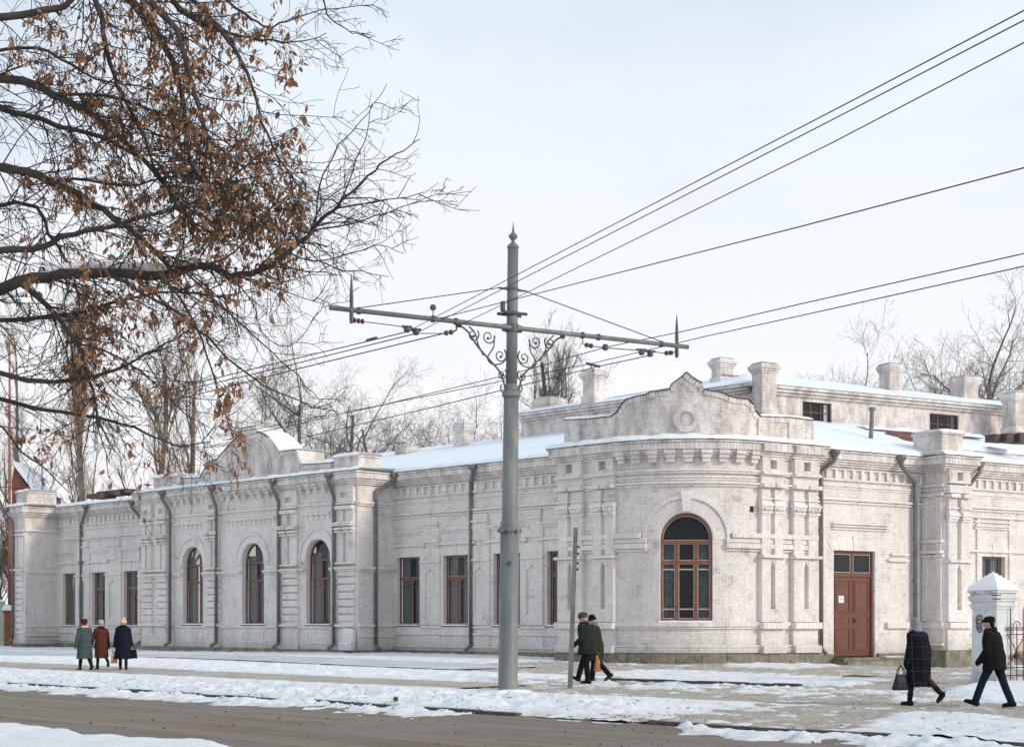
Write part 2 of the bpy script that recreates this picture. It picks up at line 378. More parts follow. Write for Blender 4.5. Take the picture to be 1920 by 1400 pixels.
def blocked(ops, z):
    out = []
    for o in ops:
        s0, s1, z0, z1, arch = o
        if z0 <= z <= z1: out.append((s0, s1))
        elif arch and z1 < z < z1 + (s1 - s0) / 2:
            r = (s1 - s0) / 2; h = math.sqrt(max(0, r * r - (z - z1) ** 2)); c = (s0 + s1) / 2; out.append((c - h, c + h))
    return out
SINGLE = []
def bricks(mb, path, s0, s1, z0, z1, t, ops=(), L=.26, H=.084, J=.015, pr=.018, rnd=.005, lim=None, single=None):
    nrow = max(1, int(round((z1 - z0) / H))); h = (z1 - z0) / nrow
    for r in range(nrow):
        za = z0 + r * h; zb = za + h - J * 1.3; zm = (za + zb) / 2
        bl = blocked(ops, zm); a = s0 - (L * .5 if r % 2 else 0) - random.random() * .03
        end = s1 if lim is None else s1
        while a < end:
            l = L if random.random() < .72 else L * .52
            b0, b1 = max(a, s0) + J * .08, min(a + l, s1) - J * .08; a += l
            segs = [(b0, b1)]
            for (q0, q1) in bl:
                ns = []
                for (c0, c1) in segs:
                    if q1 <= c0 or q0 >= c1: ns.append((c0, c1)); continue
                    if q0 > c0: ns.append((c0, q0))
                    if q1 < c1: ns.append((q1, c1))
                segs = ns
            for (c0, c1) in segs:
                if lim is not None:
                    g = lim(zm)
                    if g is None: continue
                    c0, c1 = max(c0, g[0]), min(c1, g[1])
                if c1 - c0 < .04: continue
                p = pr + random.uniform(-rnd, rnd) - (0.012 if random.random() < .015 else 0); i = .005
                vs = []
                for (sa, z) in ((c0, za), (c1, za), (c1, zb), (c0, zb)): x, y = path.pt(sa, t); vs.append((x, y, z))
                for (sa, z) in ((c0 + i, za + i), (c1 - i, za + i), (c1 - i, zb - i), (c0 + i, zb - i)): x, y = path.pt(sa, t + p); vs.append((x, y, z))
                if single and len(SINGLE) < 290 and single[0] < c0 and c1 < single[1] and single[2] < zm < single[3]:
                    SINGLE.append((path, (c0 + c1) / 2, zm, c1 - c0, zb - za, t, p)); continue
                tn = random.gauss(.5, .2); tn = 0. if random.random() < .012 else tn
                mb.add(vs, [(4, 5, 6, 7), (0, 1, 5, 4), (1, 2, 6, 5), (2, 3, 7, 6), (3, 0, 4, 7)], min(1, max(0, tn)))
def core(mb, path, s0, s1, z0, z1, t, ops=(), dep=.34):
    br = {s0, s1}
    for o in ops:
        br.update((o[0], o[1]))
        if o[4]:
            for i in range(1, 16): br.add((o[0] + o[1]) / 2 - math.cos(math.pi * i / 16) * (o[1] - o[0]) / 2)
    if path.curved: br.update(steps(path, s0, s1))
    ss = sorted(x for x in br if s0 <= x <= s1)
    def P(a, z, tt=t): x, y = path.pt(a, tt); return (x, y, z)
    for a, b in zip(ss[:-1], ss[1:]):
        if b - a < 1e-6: continue
        m_ = (a + b) / 2; o = next((o for o in ops if o[0] < m_ < o[1]), None)
        if o is None: mb.add([P(a, z0), P(b, z0), P(b, z1), P(a, z1)], [(0, 1, 2, 3)]); continue
        r = (o[1] - o[0]) / 2; c = (o[0] + o[1]) / 2
        f = (lambda x: o[3] + math.sqrt(max(0, r * r - (x - c) ** 2))) if o[4] else (lambda x: o[3])
        mb.add([P(a, z0), P(b, z0), P(b, o[2]), P(a, o[2])], [(0, 1, 2, 3)])
        mb.add([P(a, f(a)), P(b, f(b)), P(b, z1), P(a, z1)], [(0, 1, 2, 3)])
        mb.add([P(a, f(a)), P(b, f(b)), P(b, f(b), t - dep), P(a, f(a), t - dep)], [(3, 2, 1, 0)])
        mb.add([P(a, o[2]), P(b, o[2]), P(b, o[2], t - dep), P(a, o[2], t - dep)], [(0, 1, 2, 3)])
    for o in ops:
        for a in (o[0], o[1]): mb.add([P(a, o[2]), P(a, o[3]), P(a, o[3], t - dep), P(a, o[2], t - dep)], [(0, 1, 2, 3)])
def arch_ring(path, sc_, zc, r0, r1, t0, t1, n, mb=None, a0=0., a1=math.pi, fn=None):
    for i in range(n):
        g = .003 / ((r0 + r1) / 2) + .001; b0 = a0 + (a1 - a0) * i / n + g; b1 = a0 + (a1 - a0) * (i + 1) / n - g
        tt = t1 + random.uniform(-.004, .004); q = []
        for t in (t0, tt):
            for (rr, aa) in ((r0, b0), (r1, b0), (r1, b1), (r0, b1)):
                x, y = path.pt(sc_ + rr * math.cos(aa), t); q.append((x, y, zc + rr * math.sin(aa)))
        m2 = MB() if mb is None else mb
        m2.add(q, [(0, 1, 2, 3), (7, 6, 5, 4), (0, 4, 5, 1), (1, 5, 6, 2), (2, 6, 7, 3), (3, 7, 4, 0)], random.uniform(.3, .8))
        if mb is None: fn(m2)
def snow_ribbon(mb, path, s0, s1, t0, t1, z, th=.11, amp=.05, mx=.16, zf=None):
    n = max(3, int((s1 - s0) / mx)); prof = [0, .12, .35, .65, .9, 1.0]
    sd_ = random.random() * 99; vs = []
    for i in range(n + 1):
        a = s0 + (s1 - s0) * i / n
        zz = z if zf is None else zf(a)
        e = min(1, i / 1.5, (n - i) / 1.5)
        for j, p in enumerate(prof):
            nz = float(fbm(a * 2.1 + sd_, p * 2 + sd_, 3)) - .5
            t = t0 + (t1 - t0) * p + (nz * amp * 1.3 if j == 5 else 0)
            hh = 0 if j in (0, 5) else (th * (.75 + .25 * e) + nz * amp * 2)
            if j == 5: hh = -.02
            x, y = path.pt(a, t); vs.append((x, y, zz + max(hh, -.02)))
    m_ = len(prof); fs = []
    for i in range(n):
        for j in range(m_ - 1): b = i * m_ + j; fs.append((b, b + 1, b + m_ + 1, b + m_))
    fs.append(tuple(range(m_))); fs.append(tuple(n * m_ + j for j in range(m_))[::-1])
    mb.add(vs, fs)
def snow_cap(mb, c, hx, hy, rz, z, th=.12, drop=.02, n=10):
    vs = []; sd_ = random.random() * 50; cs, sn = math.cos(rz), math.sin(rz)
    for i in range(n + 1):
        for j in range(n + 1):
            u, v = i / n * 2 - 1, j / n * 2 - 1; e = max(abs(u), abs(v)); q = (1 - e ** 6)
            hh = th * q + (float(fbm(u * 2 + sd_, v * 2 + sd_, 2)) - .5) * th * .7 * q - drop * (1 - q)
            x, y = u * hx, v * hy; vs.append((c[0] + x * cs - y * sn, c[1] + x * sn + y * cs, z + hh))
    fs = [(i * (n + 1) + j, (i + 1) * (n + 1) + j, (i + 1) * (n + 1) + j + 1, i * (n + 1) + j + 1) for i in range(n) for j in range(n)]
    mb.add(vs, fs)

# ================================================================== THE BUILDING
B = empty('brick_building', (2, 64, 0), 'long single storey white painted brick building with scrolled gables, arched windows and snowy roofs', 'building')
def sv(path, t, px, py): s = ps(path, px, t); return s, PZ(py, path.pt(s, t)[1])
# one named wall object per face of the building
def wall_piece(fn, label=None):
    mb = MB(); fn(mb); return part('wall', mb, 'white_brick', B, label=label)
def soldier(mb, path, s0, s1, z0, z1, t): bricks(mb, path, s0, s1, z0, z1, t, L=.125, H=(z1 - z0), pr=.02, rnd=.008)
def layer(mb, path, s0, s1, z0, z1, t0, t1, kind=0, e0=0, e1=0):
    a, b = s0 - (t1 - t0 if e0 else 0), s1 + (t1 - t0 if e1 else 0)
    wbox(mb, path, a, b, z0, z1, t0 - .05, t1)
    if kind == 1: soldier(mb, path, a, b, z0 + .004, z1 - .004, t1)
    if kind == 2: bricks(mb, path, a, b, z0, z1, t1)
def cornice(path, s0, s1, t, e0=0, e1=0, kind='dentil', deep=.45):
    mb = MB(); k = deep / .45
    for z0, z1, o, kd in ((8.13, 8.40, .36, 1), (8.04, 8.125, .27, 2), (7.955, 8.035, .19, 2), (7.87, 7.95, .11, 2)):
        layer(mb, path, s0, s1, z0, z1, t, t + o * k, kd, e0, e1)
    layer(mb, path, s0, s1, 8.40, 8.485, t, t + .42 * k, 2, e0, e1)
    if kind == 'dentil':
        layer(mb, path, s0, s1, 7.74, 7.80, t, t + .10, 2); layer(mb, path, s0, s1, 7.30, 7.385, t, t + .10, 2)
    part('cornice', mb, 'white_brick', B); mb = MB()
    layer(mb, path, s0, s1, 7.07, 7.15, t, t + .07, 2, e0, e1); layer(mb, path, s0, s1, 6.98, 7.06, t, t + .04, 2, e0, e1); part('string_course', mb, 'white_brick', B)
    if kind == 'dentil':
        n = int((s1 - s0) / .49)
        for i in range(n + 1):
            a = s0 + .05 + (s1 - s0 - .1) * i / n; m2 = MB(); wbox(m2, path, a - .085, a + .085, 7.387, 7.738, t - .02, t + .11); part('dentil', m2, 'white_brick', B)
    dm = MB(); a, b = s0 - (deep if e0 else 0), s1 + (deep if e1 else 0); wbox(dm, path, a, b, 8.487, 8.515, t - .3, t + deep + .02); part('drip_edge', dm, 'rust_flashing', B)
def snow_on(path, s0, s1, t0, t1, z, th=.11, **k):
    mb = MB(); snow_ribbon(mb, path, s0, s1, t0, t1 + .02, z, th * 1.5, .08, **k); return part('snow_cover', mb, 'snow', B, smooth=True)
def corbel(path, a, t, w=.30, z1=8.1, hh=.42, out=.30):
    mb = MB(); q = 3
    for i in range(q):
        f = 1 - i / q; wbox(mb, path, a - w / 2 * (.62 + .38 * f), a + w / 2 * (.62 + .38 * f), z1 - hh * (i + 1) / q + .006, z1 - hh * i / q, t - .05, t + out * (.35 + .65 * f))
    part('corbel', mb, 'white_brick', B)
def plinth(path, s0, s1, t, ztop, out=.12, w=.9):
    n = max(1, int(round((s1 - s0) / w)))
    for i in range(n):
        a = s0 + (s1 - s0) * i / n; b = s0 + (s1 - s0) * (i + 1) / n; mb = MB(); o = out + random.uniform(-.015, .015)
        wbox(mb, path, a + .008, b - .008, -.45, ztop + random.uniform(-.015, .01), t - .1, t + o); part('plinth_stone', mb, 'plinth_stone', B)
# windows ---------------------------------------------------------------
def bar(mb, x0, x1, z0, z1, y0=-.03, y1=.03): mb.hexa([(x0, -y1, z0), (x1, -y1, z0), (x1, -y0, z0), (x0, -y0, z0), (x0, -y1, z1), (x1, -y1, z1), (x1, -y0, z1), (x0, -y0, z1)])
# local frame: x along the wall, -y outward, z up from the sill
def arc_strip(mb, c, r0, r1, y0, y1, n=20):
    for i in range(n):
        q = []
        for y in (y0, y1):
            for r, a in ((r0, i), (r1, i), (r1, i + 1), (r0, i + 1)):
                g = math.pi * a / n; q.append((c[0] + r * math.cos(g), y, c[1] + r * math.sin(g)))
        mb.add(q, [(0, 1, 2, 3), (7, 6, 5, 4), (0, 4, 5, 1), (2, 6, 7, 3)])
def pane_mb(x0, x1, z0, z1, y=.02):
    return MB().hexa([(x0, y - .004, z0), (x1, y - .004, z0), (x1, y + .004, z0), (x0, y + .004, z0), (x0, y - .004, z1), (x1, y - .004, z1), (x1, y + .004, z1), (x0, y + .004, z1)])
def half_disc(r, zc, y=.02, n=20):
    vs = []; 
    for yy in (y - .004, y + .004):
        vs += [(r * math.cos(math.pi * i / n), yy, zc + r * math.sin(math.pi * i / n)) for i in range(n + 1)]
    m = n + 1; return MB().add(vs, [tuple(range(m)), tuple(range(m, 2 * m))[::-1]])
def curtains(w, h, par, dark=False):
    for sx in (-1, 1):
        mb = MB(); n = 22; x0, x1 = (-w / 2, -w * .12) if sx < 0 else (w * .14, w / 2); vs = []
        for i in range(n + 1):
            x = x0 + (x1 - x0) * i / n; y = .075 + .02 * math.sin(i * 1.9)
            vs += [(x, y, .05), (x, y, h)]
        mb.add(vs, [(2 * i, 2 * i + 2, 2 * i + 3, 2 * i + 1) for i in range(n)]); part('curtain', mb, 'dark_lace' if dark else 'curtain', par, smooth=True, local=True)
def window_rect(w=1.33, h=3.15):
    f = MB(); t = .07
    bar(f, -w / 2, -w / 2 + t, 0, h, -.03, .06); bar(f, w / 2 - t, w / 2, 0, h, -.03, .06); bar(f, -w / 2 + t, w / 2 - t, 0, t, -.03, .06); bar(f, -w / 2 + t, w / 2 - t, h - t, h, -.03, .06)
    zt, zm = h * .68, h * .565
    bar(f, -w / 2 + t, w / 2 - t, zt - .05, zt + .05, -.02, .07); bar(f, -.045, .045, t, zt - .05, -.02, .05)
    for a, b in ((-w / 2 + t, -.045), (.045, w / 2 - t)): bar(f, a, b, zm - .02, zm + .02, -.01, .03)
    o = part('window', f, 'window_paint', None, local=True)
    s = MB()
    for a, b, c, d_ in ((-w / 2 + t, w / 2 - t, zt + .05, h - t), (-w / 2 + t, -.045, t, zt - .05), (.045, w / 2 - t, t, zt - .05)):
        for q in ((a, a + .022, c, d_), (b - .022, b, c, d_), (a + .022, b - .022, c, c + .022), (a + .022, b - .022, d_ - .022, d_)): bar(s, *q, .0, .03)
    part('inner_sash', s, 'sash_light', o, local=True)
    for a, b, c, d_ in ((-w / 2 + t, w / 2 - t, zt + .05, h - t), (-w / 2 + t, -.045, t, zm - .02), (.045, w / 2 - t, t, zm - .02), (-w / 2 + t, -.045, zm + .02, zt - .05), (.045, w / 2 - t, zm + .02, zt - .05)):
        part('pane', pane_mb(a, b, c, d_), 'glass', o, local=True)
    curtains(w - .1, h, o); return o
def window_arch(w=1.84, hs=3.09):
    r = w / 2; f = MB(); t = .08
    bar(f, -r, -r + t, 0, hs, -.03, .06); bar(f, r - t, r, 0, hs, -.03, .06); bar(f, -r + t, r - t, 0, t, -.03, .06); arc_strip(f, (0, hs), r - t, r, -.06, .03)
    z1, z2 = 3.04, 2.16
    for z in (z1, z2): bar(f, -r + t, r - t, z - .045, z + .045, -.02, .07)
    for x in (-.035,): bar(f, x, x + .07, t, z2 - .045, -.02, .05); bar(f, x, x + .07, z2 + .045, z1 - .045, -.02, .05)
    bar(f, -r + t, -.035, 1.78, 1.81, 0, .03); bar(f, .035, r - t, 1.78, 1.81, 0, .03)
    o = part('window', f, 'window_paint', None, local=True)
    for a, b, c, d_ in ((-r + t, -.035, t, 1.78), (.035, r - t, t, 1.78), (-r + t, -.035, 1.81, z2 - .045), (.035, r - t, 1.81, z2 - .045), (-r + t, -.035, z2 + .045, z1 - .045), (.035, r - t, z2 + .045, z1 - .045), (-r + t, r - t, z1 + .045, hs)):
        part('pane', pane_mb(a, b, c, d_), 'glass', o, local=True)
    part('pane', half_disc(r - t, hs), 'glass', o, local=True)
    s = MB()
    for a, b, c, d_ in ((-r + t, -.035, t, z2 - .045), (.035, r - t, t, z2 - .045)):
        for q in ((a, a + .022, c, d_), (b - .022, b, c, d_)): bar(s, *q, .0, .03)
    part('inner_sash', s, 'sash_light', o, local=True)
    curtains(w - .1, hs + .3, o); return o
def window_big(w=2.0, hs=3.12):
    r = w / 2; f = MB(); t = .10
    bar(f, -r, -r + t, 0, hs, -.03, .07); bar(f, r - t, r, 0, hs, -.03, .07); bar(f, -r + t, r - t, 0, t, -.03, .07); arc_strip(f, (0, hs), r - t, r, -.07, .03, 28)
    z1, z2 = 3.02, 2.26; v = r * .36
    for z in (z1, z2): bar(f, -r + t, r - t, z - .055, z + .055, -.02, .08)
    for x in (-v, v): bar(f, x - .065, x + .065, t, z2 - .055, -.02, .06); bar(f, x - .075, x + .075, z2 + .055, z1 - .055, -.02, .06)
    o = part('window', f, 'window_paint', None, local=True)
    s = MB(); cols = ((-r + t, -v - .065), (-v + .065, v - .065), (v + .065, r - t))
    for a, b in cols:
        for c, d_ in ((t, z2 - .055), (z2 + .055, z1 - .055)):
            for q in ((a, a + .03, c, d_), (b - .03, b, c, d_), (a + .03, b - .03, c, c + .03), (a + .03, b - .03, d_ - .03, d_)): bar(s, *q, 0, .035)
        for z in (.47, 1.98): bar(s, a + .03, b - .03, z - .025, z + .025, 0, .035)
        for c, d_ in ((t, .445), (.495, 1.955), (2.005, z2 - .055), (z2 + .055, z1 - .055)): part('pane', pane_mb(a, b, c, d_), 'glass', o, local=True)
    part('inner_sash', s, 'sash_light', o, local=True); part('pane', half_disc(r - t, hs), 'glass', o, local=True)
    arc = MB(); arc_strip(arc, (0, hs), r - t - .03, r - t, -.035, 0, 28); bar(arc, -r + t, r - t, z1 + .055, z1 + .085, 0, .035); part('inner_sash', arc, 'sash_light', o, local=True)
    curtains(w - .1, 3.0, o, True); return o
WPROTO = {}
def place_window(kind, path, sc_, z, t, dep=.26, w=1.3):
    if kind not in WPROTO: WPROTO[kind] = {'rect': lambda: window_rect(1.62, 3.15), 'rectn': lambda: window_rect(1.48, 3.15), 'arch': window_arch, 'big': window_big, 'right': lambda: window_rect(1.45, 2.95)}[kind](); o = WPROTO[kind]
    else: o = dup(WPROTO[kind])
    o.parent = B; x, y = path.pt(sc_, t - dep); o.location = Vector((x, y, z)) - ORG[B.name]; o.rotation_euler = (0, 0, path.ang(sc_))
    sl = MB(); wbox(sl, path, sc_ - w / 2 - .06, sc_ + w / 2 + .06, z - .06, z - .004, t - dep + .02, t + .07); part('window_sill', sl, 'dark_wood', B)
    sm = MB(); snow_ribbon(sm, path, sc_ - w / 2 - .05, sc_ + w / 2 + .05, t - dep + .08, t + .08, z - .002, .035, .015, .08); part('snow_cover', sm, 'snow', B, smooth=True)
    dq = random.uniform(0, .5); im = MB(); wbox(im, path, sc_ - w / 2 - 1.0, sc_ + w / 2 + 1.4, z - .4, z + 4.6, t - 1.25 - dq, t - 1.2 - dq); wbox(im, path, sc_ + w / 2 + 1.42, sc_ + w / 2 + 1.46, z - .4, z + 4.6, t - 1.2 - dq, t - .4); wbox(im, path, sc_ - w / 2 - 1.0, sc_ + w / 2 + 1.4, z + 4.62, z + 4.66, t - 1.2 - dq, t - .4); part('dark_backing', im, 'unlit_dark', B)  # added near-black backing, the dimness of the room is in its colour
def string(mb, path, s0, s1, z, h, out, t, ops=(), kind=2, e0=0, e1=0):
    out = out * 1.45 + .012
    segs = [(s0 - (out if e0 else 0), s1 + (out if e1 else 0))]
    for (q0, q1) in blocked(ops, z + h / 2):
        ns = []
        for c0, c1 in segs:
            if q1 <= c0 or q0 >= c1: ns.append((c0, c1)); continue
            if q0 > c0: ns.append((c0, q0))
            if q1 < c1: ns.append((q1, c1))
        segs = ns
    for c0, c1 in segs:
        wbox(mb, path, c0, c1, z, z + h, t - .05, t + out)
        (soldier if kind == 1 else bricks)(mb, path, c0, c1, z + .003, z + h - .003, t + out)
def flat_lintel(path, c, w, z, t, n=13):
    mb = MB(); k = w / 2 + .12
    for i in range(n):
        x0, x1 = -k + 2 * k * i / n, -k + 2 * k * (i + 1) / n; fan = .22; q = []
        if i == n // 2: q0, q1, zz = x0 - .03, x1 + .03, z + .56
        else: q0, q1, zz = x0, x1, z + .42
        for tt in (t - .03, t + .03 + (.03 if i == n // 2 else 0) + random.uniform(-.006, .006)):
            for (x, zc) in ((x0 + .004, z), (x1 - .004, z), (q1 - .004 + x1 * fan, zz), (q0 + .004 + x0 * fan, zz)):
                X, Y = path.pt(c + x, tt); q.append((X, Y, zc))
        mb.hexa([q[0], q[1], q[5], q[4], q[3], q[2], q[6], q[7]], random.uniform(.35, .7))
    part('lintel', mb, 'white_brick', B)
def niche(mb, path, s0, s1, z0, z1, t, out, cut, stepped=True):   # slab with a tall slit left out
    a, b = cut[0], cut[1]; zb, zt = cut[2], cut[3]; out = out * 1.25 + .01
    for (c0, c1, d0, d1) in ((s0, a, z0, z1), (b, s1, z0, z1), (a, b, z0, zb), (a, b, zt, z1)):
        if c1 - c0 > .01 and d1 - d0 > .01: wbox(mb, path, c0, c1, d0, d1, t - .05, t + out); bricks(mb, path, c0, c1, d0, d1, t + out)
    if stepped:
        w = (b - a); 
        for i, f in enumerate((.2, .38)):
            wbox(mb, path, a, a + w * f, zt - .085 * (2 - i) * 1.0 + 0, zt - .085 * (1 - i), t, t + out - .004); wbox(mb, path, b - w * f, b, zt - .085 * (2 - i), zt - .085 * (1 - i), t, t + out - .004)

# ---- recessed wings of the left front (plane t = 0)
winL = [-30.6, -27.17, -23.63]; winR = [.34, 3.57, 6.80, 10.03]
def wing(s0, s1, wins, w, zs, h):
    ops = [(c - w / 2, c + w / 2, zs, zs + h, False) for c in wins]
    def fn(mb):
        core(mb, PA, s0, s1, -.4, 8.5, 0, ops); bricks(mb, PA, s0, s1, .3, 7.0, 0, ops); bricks(mb, PA, s0, s1, 7.15, 7.3, 0); bricks(mb, PA, s0, s1, 7.39, 7.73, 0)
        string(mb, PA, s0, s1, 6.50, .085, .09, 0); string(mb, PA, s0, s1, 6.39, .085, .05, 0)
        # stepped frieze and the frames over the windows
        string(mb, PA, s0, s1, zs - .14, .085, .05, 0, [(c - w / 2 - .08, c + w / 2 + .08, zs - .2, zs, False) for c in wins]); string(mb, PA, s0, s1, zs - .44, .085, .06, 0); string(mb, PA, s0, s1, .44, .085, .05, 0)
        bs = [s0] + [(a + b) / 2 for a, b in zip(wins[:-1], wins[1:])] + [s1]
        for c in wins:
            string(mb, PA, c - w / 2 - .42, c + w / 2 + .42, 5.72, .085, .10, 0); string(mb, PA, c - w / 2 - .32, c + w / 2 + .32, 5.63, .085, .06, 0)
            for x in (c - w / 2 - .36, c + w / 2 + .18): wbox(mb, PA, x, x + .18, 5.0, 5.62, -.05, .09); bricks(mb, PA, x, x + .18, 5.0, 5.62, .09)
            string(mb, PA, c - w / 2 - .5, c + w / 2 + .5, 5.06, .10, .085, 0, kind=2)
        for a, b in zip(wins[:-1], wins[1:]):
            m_ = (a + b) / 2; hw = (b - a - w) / 2 - .18
            niche(mb, PA, m_ - hw, m_ + hw, zs + .02, 4.95, 0, .06, (m_ - hw * .55, m_ + hw * .55, zs + .45, 4.0))
            string(mb, PA, m_ - hw - .05, m_ + hw + .05, 4.28, .085, .10, 0); wbox(mb, PA, m_ - hw * .8, m_ + hw * .8, 5.2, 6.36, -.05, .10); bricks(mb, PA, m_ - hw * .8, m_ + hw * .8, 5.2, 6.36, .10)
            string(mb, PA, m_ - hw * .8 - .06, m_ + hw * .8 + .06, 5.98, .085, .12, 0)
            wbox(mb, PA, m_ - hw, m_ + hw, zs - .92, zs - .46, -.05, .05); bricks(mb, PA, m_ - hw, m_ + hw, zs - .92, zs - .46, .05)
    wall_piece(fn)
    cornice(PA, s0, s1, 0); plinth(PA, s0, s1, 0, .30)
    for c in wins: place_window('rect' if w > 1.55 else 'rectn', PA, c, zs, 0, .26, w); flat_lintel(PA, c, w, zs + h, 0)
    n0 = s0
    snow_on(PA, s0, s1, -.6, .47, 8.52, .09)
wing(-32.0, -18.8, winL, 1.48, 1.36, 3.15)
wing(-.6, 12.0, winR, 1.62, 1.45, 3.15)
# small vents: solid blocks, the darkness of a hole put into their colour
for s_, z_ in ((2.3, 6.28), (8.9, 6.28)):
    mb = MB(); wbox(mb, PA, s_ - .09, s_ + .09, z_ - .14, z_ + .1, -.1, .02); part('dark_vent_block', mb, 'unlit_dark', B)

# ---- projecting middle block (plane t = 2.2)
TF = 2.2; F0, F1 = -18.9, -.6
winF = [-13.98, -8.72, -3.52]
def fblock(mb):
    ops = [(c - .92, c + .92, 1.47, 4.55, True) for c in winF]
    core(mb, PA, F0, F1, -.4, 8.5, TF, ops)
    bl = ops + [(c - 1.34, c + 1.34, 4.55, 4.55, True) for c in winF]
    bl2 = [(c - .92, c + .92, 1.47, 4.55, False) for c in winF] + [(c - 1.32, c + 1.32, 4.55, 4.55, True) for c in winF]
    bricks(mb, PA, F0, F1, .3, 7.87, TF, bl2)
    pil = [(-18.75, -16.3), (-12.67, -11.5), (-6.35, -4.98), (-2.1, -.75)]
    for a, b in pil:
        a0, b0 = a, b
        # lower part: banded rustication
        z = .95
        wbox(mb, PA, a, b, .3, .95, TF - .05, TF + .12); bricks(mb, PA, a, b, .3, .95, TF + .12)
        while z < 3.9:
            for (c0, c1) in (((a, a + 1.0), (b - 1.0, b)) if b - a > 2 else ((a, b),)):
                if z > 1.5: wbox(mb, PA, c0, c1, z, z + .27, TF - .05, TF + .13); bricks(mb, PA, c0, c1, z + .003, z + .267, TF + .13)
                else: wbox(mb, PA, c0, c1, z, z + .33, TF - .05, TF + .10); bricks(mb, PA, c0, c1, z, z + .33, TF + .10)
            z += .345
        string(mb, PA, a - .06, b + .06, 1.38, .1, .19, TF); string(mb, PA, a - .1, b + .1, 4.02, .10, .2, TF); string(mb, PA, a - .05, b + .05, 3.93, .085, .15, TF); string(mb, PA, a - .06, b + .06, 4.25, .085, .17, TF)
        # paired strips above
        cs = ((a, a + 1.0), (b - 1.0, b)) if b - a > 2 else ((a, b),)
        for c0, c1 in cs:
            q = (c1 - c0); 
            for u0, u1 in ((c0 + .02, c0 + q * .42), (c1 - q * .42, c1 - .02)): wbox(mb, PA, u0, u1, 4.34, 6.75, TF - .05, TF + .14); bricks(mb, PA, u0, u1, 4.34, 6.75, TF + .14)
            for u0, u1 in ((c0 - .02, c0 + q * .45), (c1 - q * .45, c1 + .02)):
                for z, h, o in ((6.1, .085, .22), (6.0, .085, .26), (5.82, .12, .21), (5.7, .085, .18)): string(mb, PA, u0, u1, z, h, o, TF)
            string(mb, PA, c0, c1, 6.76, .17, .18, TF); string(mb, PA, c0, c1, 7.0, .085, .14, TF)
            niche(mb, PA, c0, c1, 7.1, 7.86, TF, .13, (c0 + q * .3, c1 - q * .3, 7.3, 7.55), False)
    for a, b in ((-16.3, -12.67), (-11.5, -6.35), (-4.98, -2.1)):
        c = min(winF, key=lambda q: abs(q - (a + b) / 2))
        blk = [(c - 1.24, c + 1.24, 1, 4.72, True)]
        string(mb, PA, a, b, 4.02, .10, .10, TF, [(c - .96, c + .96, 1, 4.72, False)]); string(mb, PA, a, b, 3.93, .085, .05, TF, [(c - .96, c + .96, 1, 4.72, False)])
        string(mb, PA, a + .05, b - .05, 7.05, .10, .09, TF); string(mb, PA, a + .5, b - .5, 6.62, .085, .08, TF)
        n = int((b - a - 1.2) / .36)
        for i in range(n + 1): x = a + .6 + (b - a - 1.2) * i / max(1, n); wbox(mb, PA, x - .07, x + .07, 6.42, 6.615, TF - .02, TF + .07)
        for (c0, c1) in ((a + .04, a + .22), (b - .22, b - .04)): wbox(mb, PA, c0, c1, 4.2, 6.4, TF - .05, TF + .05); bricks(mb, PA, c0, c1, 4.2, 6.4, TF + .05)
        # panel under the window
        for (c0, c1, d0, d1) in ((c - .9, c + .9, 1.10, 1.18), (c - .9, c + .9, .56, .64), (c - .9, c - .8, .64, 1.1), (c + .8, c + .9, .64, 1.1)): wbox(mb, PA, c0, c1, d0, d1, TF - .05, TF + .05)
        string(mb, PA, a, b, 1.30, .085, .06, TF, [])
wall_piece(fblock)
cornice(PA, F0, F1, TF, 1, 1, 'corbel')
plinth(PA, F0 - .1, F1 + .1, TF, .31, .16)
for a, b in ((-16.25, -12.7), (-11.4, -6.45), (-4.9, -2.15)):
    n = int((b - a) / .62)
    for i in range(n + 1): corbel(PA, a + .2 + (b - a - .4) * i / n, TF, .26)
for c in winF:
    place_window('arch', PA, c, 1.47, TF, .28, 1.84)
    mb = MB(); arch_ring(PA, c, 4.55, .94, 1.30, TF - .03, TF + .06, 36, mb); arch_ring(PA, c, 4.55, 1.31, 1.40, TF - .03, TF + .12, 24, mb); part('arch', mb, 'white_brick', B)
    mb = MB()
    for sx in (-1, 1): wbox(mb, PA, c + sx * 1.16 - .2, c + sx * 1.16 + .2, 4.43, 4.53, TF - .04, TF + .09)
    part('impost', mb, 'white_brick', B)
snow_on(PA, F0 - .4, F1 + .45, -.2, TF + .46, 8.52, .12)
# return wall facing right, between the middle block and the right wing
RF = Line(PA.pt(F1, TF), (-nv[0], -nv[1]), dv)
def fret(mb):
    core(mb, RF, 0, TF + .1, -.4, 8.5, 0); bricks(mb, RF, 0, TF, .3, 7.87, 0)
    for z, h, o in ((7.0, .085, .08), (6.9, .085, .05), (4.02, .10, .12), (3.93, .085, .07), (1.38, .1, .10), (.9, .085, .05)): string(mb, RF, 0, TF, z, h, o, 0)
wall_piece(fret); cornice(RF, -.0, TF, 0, 0, 0, 'plain'); plinth(RF, 0, TF, 0, .31, .16)
mb = MB(); wbox(mb, PA, -1.5, -.62, .3, .62, TF + .16, TF + .42); wbox(mb, PA, -1.35, -.62, .64, 1.25, TF + .16, TF + .30); part('buttress', mb, 'white_brick', B)
mb = MB(); snow_ribbon(mb, PA, -1.5, -.62, TF + .14, TF + .42, .62, .05, .02); snow_ribbon(mb, PA, -1.35, -.62, TF + .14, TF + .30, 1.25, .05, .02); part('snow_cover', mb, 'snow', B, smooth=True)
# hidden left return
LFr = Line(PA.pt(F0, 0), nv, (-dv[0], -dv[1])); wall_piece(lambda mb: (core(mb, LFr, -.1, TF, -.4, 8.5, 0), bricks(mb, LFr, 0, TF, .3, 7.87, 0)))

